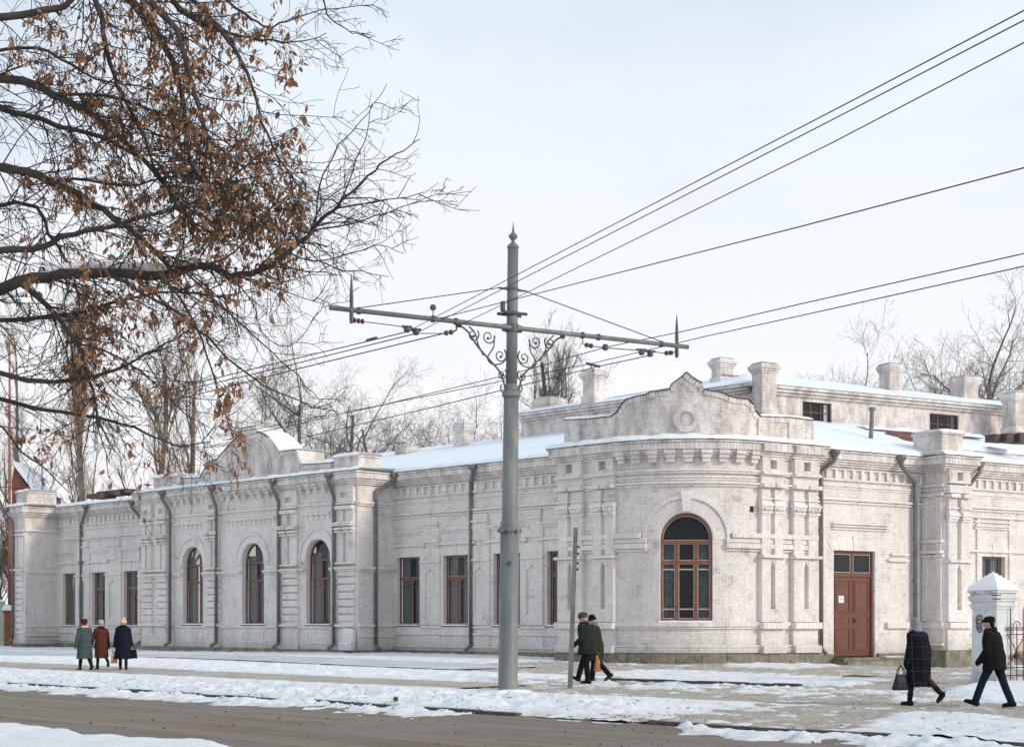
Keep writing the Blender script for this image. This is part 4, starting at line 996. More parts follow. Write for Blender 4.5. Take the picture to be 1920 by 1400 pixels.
eL, eK, eR = v3(UL, -.3, .34, 12.05), (K.x + (nv[0] + mk[0]) * .22, K.y + (nv[1] + mk[1]) * .22, 12.05), v3(UR, URn, .34, 12.05)
rL, rK, rR = v3(UL, 3.5, -5.2, 13.25), (K.x - (nv[0] + mk[0]) * 3.0, K.y - (nv[1] + mk[1]) * 3.0, 13.25), v3(UR, URn, -5.2, 13.25)
roof([eL, eK, rK, rL], nx=50, ny=14, amp=.02, th=.07); roof([eK, eR, rR, rK], nx=70, ny=14, amp=.02, th=.07)
slab('roof', [eL, rL, v3(UL, 3.5, -12, 13.2), v3(UL, -.3, -12, 12.05)], 'roof_metal')
# snow free seams of the sheet metal roof
for i, (a, b, t0_, z_) in enumerate(((2.5, 5.5, -2.2, 12.66), (4.0, 8.0, -1.0, 12.37), (9, 12, -1.4, 12.46), (12.5, 16, -.6, 12.27), (1.0, 3.6, -3.4, 12.95))):
    mb = MB(); wbox(mb, UR, a, b, z_ + .055, z_ + .085, t0_ - .12, t0_); part('roof_sheet', mb, 'roof_metal', B)
for a, b in ((0, ULn), ):
    mb = MB(); wbox(mb, UL, -.3, ULn + .1, 12.02, 12.06, .2, .36); part('drip_edge', mb, 'rust_flashing', B)
mb = MB(); wbox(mb, UR, -.2, URn, 12.02, 12.06, .2, .36); part('drip_edge', mb, 'rust_flashing', B)
# ---- chimneys
def chimney(pxc, ptop, pbot, Y, w, dr, flare=.14, w2=None, label=None):
    x, y = PX(pxc, Y), Y; z0, z1 = PZ(pbot, Y), PZ(ptop, Y); d_ = dr; n_ = (d_[1], -d_[0]); w2 = w2 or w; mb = MB()
    o = (x - d_[0] * w / 2 + n_[0] * w2 / 2, y - d_[1] * w / 2 + n_[1] * w2 / 2)
    LA = Line(o, d_, n_); wbox(mb, LA, 0, w, z0 - 1.2, z1 - .3, -w2, 0); bricks(mb, LA, 0, w, z0, z1 - .32, 0)
    p = LA.pt(w, 0); LB = Line(p, (-n_[0], -n_[1]), d_); bricks(mb, LB, 0, w2, z0, z1 - .32, 0)
    p = LA.pt(0, -w2); LC = Line(p, n_, (-d_[0], -d_[1])); bricks(mb, LC, 0, w2, z0, z1 - .32, 0)
    hh = z1 - z0
    for q0, q1, e in ((z1 - .42, z1 - .335, .05), (z1 - .33, z1 - .245, .10), (z1 - .24, z1 - .08, flare), (z1 - .075, z1, .07), (z0 - .1, z0 + .18, .07)):
        wbox(mb, LA, -e, w + e, q0, q1, -w2 - e, e)
        if q1 - q0 > .1: bricks(mb, LA, -e, w + e, q0, q1, e); bricks(mb, Line(LA.pt(w + e, e), (-n_[0], -n_[1]), d_), 0, w2 + 2 * e, q0, q1, 0)
    c = part('chimney', mb, 'white_brick', B, label=label)
    cm = MB(); cc = LA.pt(w / 2, -w2 / 2); cm.box((cc[0], cc[1], z1 + .02), (w / 2 + .02, w2 / 2 + .02, .02), math.atan2(d_[1], d_[0])); part('cap_plate', cm, 'rust_flashing', c)
    sm = MB(); snow_cap(sm, cc, w / 2 + .03, w2 / 2 + .03, math.atan2(d_[1], d_[0]), z1 + .045, .05); part('snow_cap', sm, 'snow', c, smooth=True)
    return c
er = (ke.x, ke.y)
chimney(1113.5, 697, 752, 75, .75, dv, .16); chimney(1031, 748, 756, 81, 1.1, dv, .1)
chimney(1354, 674, 716, 72, .70, er, .15); chimney(1433, 683, 775, 67.6, .78, er, .14, .7)
chimney(1669, 684, 740, 76, .72, er, .12, .75); chimney(1808, 708, 756, 79, .95, er, .10); chimney(1903, 738, 808, 74, .8, er, .12)
chimney(870.5, 796, 838, 80, .68, dv, .08); chimney(764, 838, 846, 82, .8, dv, .08)
mb = MB(); p = P3(504, 796, 84); mb.lathe(p - Vector((0, 0, 1.6)), [(.26, 0), (.26, 1.62), (.34, 1.64), (.34, 1.74), (.2, 1.82), (.05, 1.88)], 16); part('chimney', mb, 'yellow_plaster', B, label='short round vent behind the gable cap')
mb = MB(); pb = P3(1632, 822, 66.5); pt_ = P3(1635.5, 768, 66.5); mb.tube([pb - Vector((0, 0, .4)), pt_], .095, 14); mb.lathe(pt_, [(.10, -.05), (.155, -.02), (.155, .10), (.03, .12)], 14); part('vent_pipe', mb, 'post_metal', B, smooth=False)
for i, px in enumerate((1868, 1893, 1915)):
    mb = MB(); p = P3(px, 822, 68.5); mb.box((p.x, p.y, p.z), (.38 + .1 * (i == 1), .3, .16 + .03 * i), math.atan2(er[1], er[0])); part('rusty_vent_box', mb, 'rust_flashing', B)
mb = MB(); q = [P3(1660, 811, 69), P3(1712, 832, 67.5), P3(1712, 812, 68.6), P3(1668, 806, 69.8)]
slab('rusty_roof_sheet', [tuple(v) for v in q], 'red_roof', .04)
mb = MB(); snow_ribbon(mb, UR, 5.2, 12.5, -.02, 1.6, 10.25, .14, .1); part('snow_cover', mb, 'roof_snow', B, smooth=True)
for px, py, Y, wz in ((212, 921, 84, .9), (236, 918, 84, .8), (190, 926, 84, .7)):
    p = P3(px, py, Y); mb = MB(); mb.box((p.x, p.y, p.z - .12), (wz, .5, .12), R(-45)); o = part('rusty_vent_box', mb, 'rust_flashing', B)

# ---- drainpipes
def drain(path, s_top, s_pipe, t_top, t_pipe, z_el=7.3, z_bot=.35, shoe=True, label=None):
    m_ = Vector
    mb = MB(); top = Vector(v3(path, s_top, t_top, 8.42)); a = Vector(v3(path, s_top, t_top, 8.12)); b = Vector(v3(path, s_pipe, t_pipe, z_el)); c = Vector(v3(path, s_pipe, t_pipe, z_bot + .25)); r = .085
    mb.tube([a + Vector((0, 0, .1)), a - Vector((0, 0, .06)), b + Vector((0, 0, .06)), b - Vector((0, 0, .05)), c], r, 12)
    e = Vector(v3(path, s_pipe - .05, t_pipe + .3, z_bot)); mb.tube([c + Vector((0, 0, .05)), c - Vector((0, 0, .05)), e], [r, r, r * 1.05], 12)
    o = part('drainpipe', mb, 'pipe_metal', B, smooth=True, label=label)
    f = MB(); f.lathe(a, [(.09, 0), (.10, .08), (.20, .20), (.21, .34), (.17, .35)], 14); part('funnel', f, 'pipe_metal', o)
    z = z_el - .5
    while z > z_bot + .5:
        q = Vector(v3(path, s_pipe, t_pipe, z)); k = MB(); k.lathe(q, [(r + .004, -.03), (r + .016, -.03), (r + .016, .03), (r + .004, .03)], 14); k.box(tuple(Vector(v3(path, s_pipe, t_pipe - .12, z))), (.012, .07, .012), path.ang(s_pipe)); part('pipe_bracket', k, 'pipe_metal', o); z -= 1.75
    return o
def spx(px, t): return ps(PA, px, t)
drain(PA, spx(160, .5), spx(151.5, .14), .5, .14); drain(PA, spx(246, .5), spx(267, .14), .5, .14)
drain(PA, spx(303, 2.75), spx(318.5, 2.46), 2.75, 2.46); drain(PA, spx(396, 2.75), spx(405, 2.46), 2.75, 2.46)
drain(PA, spx(510, 2.75), spx(522, 2.46), 2.75, 2.46); drain(PA, spx(615, 2.75), spx(625.5, 2.46), 2.75, 2.46)
drain(RF, 1.75, .95, .5, .14, 7.55); drain(PA, spx(886, .5), spx(882.5, .14), .5, .14, 7.7)
drain(PA, spx(10, 2.75), spx(24, 2.4), 2.75, 2.4, 7.5)
_a = ps(PS, 1566, .5); drain(PS, _a, ps(PS, 1540, .16), .5, .16, 7.55)
_a = ps(PS, 1690, .5); drain(PS, _a, ps(PS, 1716, .2), .5, .2, 7.35)
_a = ps(PS, 1838, .5); drain(PS, _a, ps(PS, 1811, .16), .5, .16, 7.2)

# ---- single bricks one can pick out (nearest part of the front), the rest are in the wall meshes
ubr = MB(); ubr.add([(-.5, 0, -.5), (.5, 0, -.5), (.5, 0, .5), (-.5, 0, .5), (-.47, -1, -.44), (.47, -1, -.44), (.47, -1, .44), (-.47, -1, .44)], [(4, 5, 6, 7), (0, 1, 5, 4), (1, 2, 6, 5), (2, 3, 7, 6), (3, 0, 4, 7)])
ubm = ubr.mesh('brick'); ubm.materials.append(MATS['white_brick'])
for path, s_, z_, w_, h_, t_, p_ in SINGLE:
    o = bpy.data.objects.new('brick', ubm); sc.collection.objects.link(o); o.parent = B
    x, y = path.pt(s_, t_); o.location = Vector((x, y, z_)) - ORG[B.name]; o.rotation_euler = (0, 0, path.ang(s_)); o.scale = (w_, p_, h_)

# ================================================================== GROUND
def st_of(x, y): return (x + 5.05) * dv[0] + (y - 71.77) * dv[1], (x + 5.05) * nv[0] + (y - 71.77) * nv[1]
def g0(s, t): return .125 * np.exp(-((s - 1) / 11.) ** 2) * (1 - sstep(12, 25, t))
def g0xy(x, y): s, t = st_of(x, y); return float(g0(s, t))
KT = 27.75                      # distance of the kerb from the recessed wall
def grid(s0, s1, t0, t1, ds, dt, zf, name, mat, kind='structure', attr=None, smooth=True):
    S = np.arange(s0, s1 + ds / 2, ds); Tt = np.arange(t0, t1 + dt / 2, dt); SS, TT = np.meshgrid(S, Tt, indexing='ij')
    X = PA.o[0] + SS * dv[0] + TT * nv[0]; Y = PA.o[1] + SS * dv[1] + TT * nv[1]; Z, A = zf(SS, TT, X, Y)
    n, m = SS.shape; co = np.stack([X, Y, Z], -1).reshape(-1, 3).astype(np.float32)
    idx = np.arange(n * m).reshape(n, m); q = np.stack([idx[:-1, :-1], idx[:-1, 1:], idx[1:, 1:], idx[1:, :-1]], -1).reshape(-1, 4)
    if attr == 'cut':           # drop quads that lie wholly under the ground sheet
        h = A.reshape(-1); keep = (h[q].max(1) > -.012); q = q[keep]
        used = np.unique(q); rm = np.full(n * m, -1); rm[used] = np.arange(len(used)); q = rm[q]; co = co[used]; thin = np.clip(1 - h[used] / .07, 0, 1)
    me = bpy.data.meshes.new(name); me.vertices.add(len(co)); me.vertices.foreach_set('co', co.ravel())
    me.loops.add(q.size); me.loops.foreach_set('vertex_index', q.ravel().astype(np.int32)); me.polygons.add(len(q))
    me.polygons.foreach_set('loop_start', np.arange(0, q.size, 4, dtype=np.int32)); me.polygons.foreach_set('loop_total', np.full(len(q), 4, dtype=np.int32))
    if smooth: me.polygons.foreach_set('use_smooth', [True] * len(q))
    if attr == 'cut': a = me.attributes.new('thin', 'FLOAT', 'POINT'); a.data.foreach_set('value', thin.astype(np.float32))
    me.update(); me.validate(); o = link(name, me, mat); o['kind'] = kind; return o
def pg(pts): return np.array([G(x, y)[:2] for x, y in pts])
def sdist(X, Y, poly):          # signed distance, positive inside
    d = np.full(X.shape, 1e9); ins = np.zeros(X.shape, bool); n = len(poly)
    for i in range(n):
        a, b = poly[i], poly[(i + 1) % n]; ex, ey = b - a; wx, wy = X - a[0], Y - a[1]
        t = np.clip((wx * ex + wy * ey) / (ex * ex + ey * ey + 1e-9), 0, 1); d = np.minimum(d, np.hypot(wx - t * ex, wy - t * ey))
        c = ((a[1] > Y) != (b[1] > Y)) & (X < (b[0] - a[0]) * (Y - a[1]) / (b[1] - a[1] + 1e-12) + a[0]); ins ^= c
    return np.where(ins, d, -d)
# wide base plain that reaches the horizon, then the finer sheets
mb = MB(); mb.add([(-900, -60, -.30), (900, -60, -.30), (900, 1500, -.30), (-900, 1500, -.30)], [(0, 1, 2, 3)]); o = part('snowy_plain', mb, 'snow'); tag(o, kind='structure')
def ztr(S, T_, X, Y): return g0(S, T_) + (fbm(X * 2.3, Y * 2.3, 5, .6) - .5) * .10 + (fbm(X * 4.5 + 3, Y * 4.5, 3, .6) - .5) * .07 - .02 * sstep(26.6, 27.7, T_), None
grid(-45, 62, -2, KT - .02, .12, .11, ztr, 'ground', 'trodden')
def road_z(S, T_, X, Y): return -.085 + (fbm(S * .25, T_ * 1.6, 4) - .5) * .035 + (fbm(X * 3, Y * 3, 4) - .5) * .018 * 1.2 + .05 * sstep(KT + 1.0, KT, T_) + .06 * sstep(35.0, 36.2, T_), None
grid(-60, 75, KT, 37.6, .16, .10, road_z, 'road', 'road')
def pz(off): return lambda S, T_, X, Y: (g0(S, T_) + off + (fbm(X * 2, Y * 2, 3) - .5) * .012, None)
grid(-60, 27, 19.2, 21.95, .25, .2, pz(.035), 'footpath', 'footpath')
grid(-60, 17, 8.2, 12.6, .25, .25, pz(.040), 'pavement', 'grey_pavement')
def nb(S, T_, X, Y): return -.07 + .30 * sstep(35.6, 37.2, T_ + (fbm(X * 1.3, Y * 1.3, 4) - .5) * 1.3) + (fbm(X * 2.2, Y * 2.2, 5) - .5) * .10 + .1 * (fbm(X * .4, Y * .4, 2) - .5), None
def nbz(S, T_, X, Y):
    z, _ = nb(S, T_, X, Y); h = z + .06 - .09 * sstep(36.5, 35.6, T_); return z - .03 * (h < 0), h
grid(-60, 75, 35.3, 52, .12, .12, nbz, 'snow_bank', 'street_snow', attr='cut')
# snow left lying: banks and patches, edges broken up by noise
P_SP = [pg([(1330, 1241), (1480, 1237), (1610, 1245), (1560, 1252), (1480, 1254), (1340, 1250)]),
        pg([(1090, 1262), (1180, 1256), (1300, 1257), (1450, 1263), (1560, 1268), (1700, 1276), (1610, 1290), (1480, 1285), (1400, 1281), (1250, 1281), (1160, 1276)]),
        pg([(1530, 1376), (1590, 1350), (1660, 1334), (1740, 1331), (1830, 1338), (2000, 1350), (2150, 1420), (1700, 1392)]),
        pg([(1745, 1302), (1775, 1288), (1815, 1280), (1930, 1272), (2100, 1275), (2100, 1312), (1900, 1318), (1800, 1318)]),
        pg([(1770, 1243), (1818, 1243), (1825, 1255), (1780, 1253)])]
def snow_h(S, T_, X, Y):
    w1 = (fbm(X * 1.1, Y * 1.1, 4) - .5); w2 = (fbm(X * 3.1 + 9, Y * 3.1, 4, .6) - .5); ragg = w1 * 1.1 + w2 * .5
    def band(a, b, e, H, send, se=2.5):
        m = np.minimum(T_ - a + ragg * e, b - T_ + ragg * e); m = np.minimum(m, (send - S) / se + ragg * .8); return H * sstep(0, .55, m) - .03 + .0 * m
    lump = np.clip(fbm(X * 2.7, Y * 2.7 + 40, 5, .62) - .42, 0, 1)
    h = np.full(S.shape, -.1)
    far_end = 24.8
    h = np.maximum(h, band(21.7, KT + .10, .5, .075, 37.6, 3.5) + lump * .40 * sstep(21.7, 25.0, T_) * sstep(27.9, 27.0, T_) * sstep(37, 33, S))
    clod = np.clip(fbm(X * 6.1, Y * 6.1 + 3, 3, .5) - .52, 0, 1) * .55
    h = h + 0 * clod
    h = np.maximum(h, band(21.9, KT + .10, .5, .075, 37.6, 3.5) + (lump * .34 + clod * .5) * sstep(22.6, 25.5, T_) * sstep(27.9, 27.0, T_) * sstep(38.5, 34, S))
    h = np.maximum(h, band(13.0, 19.5, .8, .085, far_end, 2.0) + lump * .30 * sstep(13.2, 16.5, T_) * sstep(19.7, 18.2, T_))
    h = np.maximum(h, band(.0, 7.9, .7, .08, 13.0, 3) + lump * .12)
    # snow shovelled along the foot of the pavilion and in the gutter
    h = np.maximum(h, np.where(S > 10, (.05 + lump * .16) * sstep(0, .5, ragg * .6 + .30 - np.abs(T_ - 3.3) * .5) - .03, -.1))
    for i, p in enumerate(P_SP):
        m = sdist(X, Y, p); h = np.maximum(h, (.06 if i != 3 else .12) * sstep(.0, .9, m + ragg * .9) - .03 + lump * .16 * sstep(0, .7, m))
    return h
def sz(S, T_, X, Y):
    h = snow_h(S, T_, X, Y); return g0(S, T_) + h, h
grid(-45, 61, -1.5, KT + .12, .085, .085, sz, 'snow', 'street_snow', attr='cut')
def gz_(S, T_, X, Y):
    w = (fbm(X * 1.7, Y * 1.7, 4) - .5) * 1.5 + (fbm(X * 5, Y * 5, 3) - .5) * .6; lump = np.clip(fbm(X * 4, Y * 4 + 7, 4, .6) - .45, 0, 1)
    gap = sstep(33.5, 35, S) * sstep(39.5, 38, S); m = (KT + 1.25 - T_) + w - gap * 1.6
    h = .075 * sstep(0, .9, m) + lump * .22 * sstep(0, .6, m) - .022 + .06 * sstep(.55, .7, fbm(S * .8, T_ * .5, 3)) * sstep(KT + .5, KT + .2, T_); return -.08 + h, h
grid(-45, 62, KT + .19, KT + 2.3, .07, .07, gz_, 'gutter_snow', 'street_snow', attr='cut')
# kerb: dark stone lengths
KB = empty('kerb', (*PA.pt(20, KT), 0), 'dark stone kerb running along the whole road edge', 'kerb')
s = -44.
while s < 60:
    l = 1.0
    if not (34.3 < s < 37.6) :
        mb = MB(); wbox(mb, PA, s + .008, s + l - .008, -.3, .032 + random.uniform(-.02, .014), KT, KT + .15); part('kerbstone', mb, 'kerb_stone', KB)
    s += l
K2 = empty('low_border_kerb', (*PA.pt(29, 15.0), 0), 'short dark border kerb poking out of the snow before the rounded pavilion', 'kerb'); s = 25.8
for i in range(8):
    mb = MB(); wbox(mb, PA, s + .01, s + .79, -.2, .075 + random.uniform(-.02, .01), 14.95, 15.08); part('kerbstone', mb, 'kerb_stone', K2); s += .8
# twigs, grit and clods on the snow: uncountable litter in one object
mb = MB(); rr = random.Random(11)
for i in range(640):
    if i < 210: px = rr.uniform(0, 1300); y0 = 1262 + px * .028; y1 = 1284 + px * .060; py = rr.uniform(y0 + 6, y1); z = .16
    elif i < 290: px = rr.uniform(1100, 1920); py = rr.uniform(1255, 1370); z = .06
    else: px = rr.uniform(0, 1920); py = 1300 + px * .052 + rr.uniform(0, 55); z = -.09
    p = G(px, py, z); a = rr.uniform(0, 3.1); l = rr.uniform(.015, .07) * rr.uniform(.4, 1) if i < 290 else rr.uniform(.006, .022); w = rr.uniform(.004, .010) if i < 290 else l * rr.uniform(.4, .8)
    d1 = Vector((math.cos(a), math.sin(a), rr.uniform(-.15, .5))) * l; c_ = Vector((p.x, p.y, z + rr.uniform(-.02, .02)))
    mb.tube([c_ - d1, c_ + Vector((0, 0, w)), c_ + d1 + Vector((0, rr.uniform(-.3, .3) * l, 0))], [w * .6, w, w * .4], 4)
o = part('litter', mb, 'litter'); tag(o, 'dark twigs and grit strewn over the roadside snow', 'litter', kind='stuff')
def lump(name, p, r, mat, label, cat, seed=1, sq=.8):
    mb = MB(); n, m = 14, 9; vs = []
    for i in range(m + 1):
        for k in range(n):
            th, ph = math.pi * i / m, 2 * math.pi * k / n; d = Vector((math.sin(th) * math.cos(ph), math.sin(th) * math.sin(ph), math.cos(th))); q = 1 + .5 * (float(fbm(d.x * 1.5 + seed, d.y * 1.5 + d.z * 2 + seed, 3)) - .5)
            vs.append((p.x + d.x * r * q, p.y + d.y * r * q, p.z + d.z * r * q * sq))
    mb.add(vs, [(i * n + k, (i + 1) * n + k, (i + 1) * n + (k + 1) % n, i * n + (k + 1) % n) for i in range(m) for k in range(n)]); o = part(name, mb, mat, smooth=True); return tag(o, label, cat)
lump('dark_clod', G(742, 1309, .12), .055, 'litter', 'dark round frozen clod lying on the snow verge left of the big pole', 'clod', 3)
mb = MB(); p = G(1615, 1268, .1); mb.tube([p + Vector((-.55, 0, 0)), p + Vector((-.2, .05, .03)), p + Vector((.2, 0, .01)), p + Vector((.5, .08, .03))], [.015, .025, .02, .01], 6); tag(part('fallen_branch', mb, 'bark'), 'thin dark branch lying on the snow in front of the door', 'branch')

# ================================================================== TRAM POLE
pb = G(952, 1303); pole = empty('overhead_line_pole', (pb.x, pb.y, 0), 'tall grey green steel pole with finial, scroll brackets and a long cross arm', 'pole')
lean = lambda z: Vector((pb.x + .0118 * z, pb.y, z)); pax = Vector((.0118, 0, 1))
mb = MB(); mb.lathe(lean(-.3), [(.222, 0), (.216, .3), (.205, 4.0)], 32, pax); part('lower_shaft', mb, 'pole_paint', pole, smooth=True)
mb = MB(); mb.lathe(lean(3.7), [(.18, 0), (.178, .2), (.165, 3.05)], 32, pax); part('middle_shaft', mb, 'pole_paint', pole, smooth=True)
mb = MB(); mb.lathe(lean(6.7), [(.128, 0), (.118, 3.2)], 28, pax); part('upper_shaft', mb, 'pole_paint', pole, smooth=True)
mb = MB(); mb.lathe(lean(3.62), [(.225, 0), (.235, .03), (.235, .09), (.205, .11), (.205, .20), (.175, .26)], 32, pax)
for k in range(8): a = k * math.pi / 4; c = lean(3.60); mb.box((c.x + .245 * math.cos(a), c.y + .245 * math.sin(a), 3.63), (.025, .035, .035), a)
part('collar', mb, 'pole_paint', pole)
mb = MB(); mb.lathe(lean(6.58), [(.19, 0), (.205, .04), (.205, .09), (.17, .13), (.15, .15), (.15, .25), (.125, .29)], 32, pax)
for sx in (-1, 1): mb.tube([lean(6.72) + Vector((sx * .13, 0, 0)), lean(6.70) + Vector((sx * .21, 0, 0)), lean(6.76) + Vector((sx * .24, 0, 0)), lean(6.86) + Vector((sx * .225, 0, 0))], .018, 8)
part('collar', mb, 'pole_paint', pole)
mb = MB(); mb.lathe(lean(9.86), [(.118, 0), (.132, .01), (.132, .05), (.10, .09), (.05, .13), (.035, .17), (.045, .19), (.085, .235), (.105, .275), (.085, .31), (.04, .35), (.025, .40), (.015, .50), (.004, .60)], 24, pax); part('finial', mb, 'pole_paint', pole, smooth=True)
# the arm, slightly nearer on the left
A0, A1 = P3(618, 577, 31.9), P3(1290, 650, 36.5); zA = (A0.z + A1.z) / 2; A0.z = A1.z = zA
ad = (A1 - A0).normalized(); an = Vector((ad.y, -ad.x, 0))
def AP(px, py=None, dz=0.):       # point under / on the arm at a column of the photo
    k = (px - 960) / FP; u = (k * A0.y - A0.x) / (ad.x - k * ad.y); p = A0 + ad * u
    p.z = zA + dz if py is None else PZ(py, p.y); return p
mb = MB(); mb.tube([A0, A1], .052, 14); part('cross_arm', mb, 'pole_paint', pole, smooth=True)
c = lean(zA); c2 = Vector((c.x, c.y, zA))
mb = MB(); mb.lathe(c2 - Vector((0, 0, .09)), [(.145, 0), (.15, .02), (.15, .16), (.145, .18)], 24)
for sx in (-1, 1): mb.lathe(c2 + ad * sx * .10, [(.075, 0), (.085, .03), (.085, .12), (.06, .15)], 14, ad * sx); mb.tube([c2 + ad * sx * .14 - an * -.1, c2 + ad * sx * .14 - an * .14], .03, 6)
part('arm_clamp', mb, 'iron', pole)
mb = MB(); q = lean(8.42); mb.lathe(q - Vector((0, 0, .05)), [(.13, 0), (.15, .01), (.15, .09), (.13, .1)], 24)
for s_ in (-1, 1): mb.tube([q + ad * -.30 + an * s_ * .13, q + ad * .30 + an * s_ * .13], .035, 8)
mb.lathe(q + ad * -.24 + Vector((0, 0, .02)), [(.05, 0), (.055, .05), (.055, .22), (.03, .24)], 12); part('bracket_ring', mb, 'iron', pole)
mb = MB(); q = lean(8.93); mb.lathe(q, [(.118, 0), (.135, .01), (.135, .06), (.118, .07)], 24)
for s_ in (-1, 1): mb.tube([q + ad * s_ * .13 + Vector((0, 0, .03)), q + ad * s_ * .36 + Vector((0, 0, .03 - .0 * s_))], [.03, .02], 8)
part('stay_collar', mb, 'iron', pole)
# scroll work under the arm
def spiral(cu, cz, r0, turns, a0, sgn):     # in arm plane coordinates
    out = []
    for i in range(26): f = i / 25; a = a0 + sgn * turns * 2 * math.pi * f; r = r0 * (1 - .78 * f); out.append((cu + r * math.cos(a), cz + r * math.sin(a)))
    return out
def bez(p, n=20):
    out = []
    for i in range(len(p) - 1):
        p0, p1, p2, p3 = p[max(i - 1, 0)], p[i], p[i + 1], p[min(i + 2, len(p) - 1)]
        for k in range(n // 4):
            t = k / (n // 4); out.append(tuple(.5 * ((2 * p1[j]) + (-p0[j] + p2[j]) * t + (2 * p0[j] - 5 * p1[j] + 4 * p2[j] - p3[j]) * t * t + (-p0[j] + 3 * p1[j] - 3 * p2[j] + p3[j]) * t ** 3) for j in range(len(p1))))
    out.append(tuple(p[-1])); return out
for sx in (-1, 1):
    def UP(u, z): return c2 + ad * sx * u + Vector((0, 0, z))
    mb = MB(); cv = bez([(1.32, -.06), (1.12, -.17), (.86, -.48), (.55, -.76), (.30, -1.0), (.19, -1.28), (.17, -1.42)]); mb.tube([UP(*p) for p in cv], .022, 8)
    cv = bez([(1.08, -.06), (.93, -.20), (.86, -.42), (.72, -.66)]); mb.tube([UP(*p) for p in cv], .017, 6)
    for (cu, cz, r, a0, s_, tn_) in ((.98, -.23, .15, 2.4, 1, 1.3), (.60, -.24, .165, 2.9, 1, 1.35), (.30, -.62, .165, 2.2, 1, 1.35), (.26, -1.03, .13, 2.2, 1, 1.2)):
        sp_ = spiral(cu, cz, r, tn_, a0, s_); mb.tube([UP(*p) for p in sp_], [.017 - .006 * i / 26 for i in range(26)], 6); mb.lathe(UP(*sp_[-1]) - an * .02, [(.028, 0), (.028, .04)], 8, an)
    cv = bez([(.45, -.20), (.47, -.45), (.62, -.70), (.50, -.83), (.28, -.80), (.16, -.70)]); mb.tube([UP(*p) for p in cv], .017, 6)
    mb.lathe(UP(1.32, -.10), [(.05, 0), (.06, .03), (.06, .09), (.04, .12)], 10); part('scroll_bracket', mb, 'iron', pole, smooth=True)
# fittings: spikes, eyes, insulators hung under the arm
def spike(p):
    mb = MB(); mb.lathe(p - Vector((0, 0, .22)), [(.02, 0), (.045, .05), (.045, .34), (.035, .36), (.045, .45), (.03, .75), (.006, 1.02)], 10); part('spike', mb, 'iron', pole)
spike(AP(659, None, -.05)); spike(AP(1269, None, -.06))
def ins(p, q, par=pole, n=3, name='insulator'):
    p, q = Vector(p), Vector(q); d_ = (q - p); l = d_.length; pr_ = [(.018, 0)]
    for i in range(n): a = l * (i + .2) / n; b = l * (i + .75) / n; pr_ += [(.02, a), (.055, a + .01), (.055, b), (.02, b + .01)]
    pr_.append((.018, l)); mb = MB(); mb.lathe(p, pr_, 10, d_); part(name, mb, 'insulator', par)
def fit(p, par=pole, s=.06): mb = MB(); mb.lathe(p - Vector((0, 0, s)), [(s * .6, 0), (s, s * .4), (s, s * 1.5), (s * .6, s * 2)], 10); part('clamp', mb, 'iron', par)
for px in (673, 812, 855, 1240, 1092, 1122): fit(AP(px), s=.07)
mb = MB(); q = AP(812); mb.lathe(q + Vector((0, 0, .06)), [(.012, 0), (.012, .12), (.06, .14), (.07, .19), (.05, .24), (.02, .25)], 10); part('clamp', mb, 'iron', pole)
for x in (659, 1269): q = AP(x, None, -.24); fit(q, s=.04)
def PA_(px, py, Y): return P3(px, py, Y)
# span wires under the arm
YL = lambda px: AP(px).y
wa = [AP(661, 600), AP(683, 603)]; ins(*wa); ins(AP(832, 625), AP(850, 622), n=2); ins(AP(1096, 646), AP(1112, 649), n=2); ins(AP(1246, 662), AP(1262, 661), n=2)
mb = MB(); mb.tube([AP(683, 603), AP(760, 613), AP(780, 625), AP(832, 625)], .010, 6); mb.tube([AP(855, 605), AP(856, 618), AP(850, 622)], .02, 6); part('hanger_wire', mb, 'wire', pole)
mb = MB(); mb.tube([AP(1092, 632), AP(1093, 645), AP(1112, 649), AP(1135, 652), AP(1200, 657), AP(1222, 659), AP(1246, 662), AP(1267, 660), AP(1269, 655)], .011, 6); part('hanger_wire', mb, 'wire', pole)
for x, y in ((763, 617), (780, 622), (1203, 660), (1219, 663), (1135, 651)): fit(AP(x, y), s=.07); 
for x, y in ((763, 617), (780, 622), (1203, 660), (1219, 663)):
    mb = MB(); a = AP(x - 9, y - 5); b = AP(x + 9, y - 4); mb.tube([a, b], .03, 8); part('clamp', mb, 'iron', pole)
mb = MB(); mb.lathe(lean(2.92) + Vector((0, -.21, 0)), [(.04, 0), (.05, .02), (.03, .05)], 10, (0, -1, 0)); part('bolt', mb, 'iron', pole)
snm = MB(); snow_cap(snm, (pb.x + .03, pb.y + .05), .62, .5, .3, .0, .13, .10, 14); tag(part('snow_heap', snm, 'snow', smooth=True), 'low snow heap packed round the foot of the big pole', 'snow', kind='stuff')
# ---- wires, each a thing of its own
def wire(pts, r, label, grp='overhead wires of the tram line', sag=0., name='overhead_wire'):
    mb = MB(); P = []
    for i in range(len(pts) - 1):
        a, b = Vector(pts[i]), Vector(pts[i + 1]); n = 14 if (b - a).length > 8 else 2
        for k in range(n): f = k / n; P.append(a.lerp(b, f) - Vector((0, 0, sag * 4 * f * (1 - f) * ((b - a).length > 8))))
    P.append(Vector(pts[-1])); mb.tube(P, r, 6); o = part(name, mb, 'wire', smooth=True); return tag(o, label, 'cable', grp)
def far(px, py, z): Y = FP * (z - CZ) / (HY - py); return P3(px, py, Y)
zw = 7.75
stay1 = wire([lean(8.96) + ad * -.34, AP(673, None, .06)], .011, 'stay wire from the pole down to the left half of the cross arm', None); stay2 = wire([lean(8.96) + ad * .34, AP(1240, None, .06)], .011, 'stay wire from the pole down to the right half of the cross arm', None)
wire([far(3600, -860, zw), far(1590, 193, zw), AP(763, 622)], .0075, 'topmost of the three wires rising to the upper right corner')
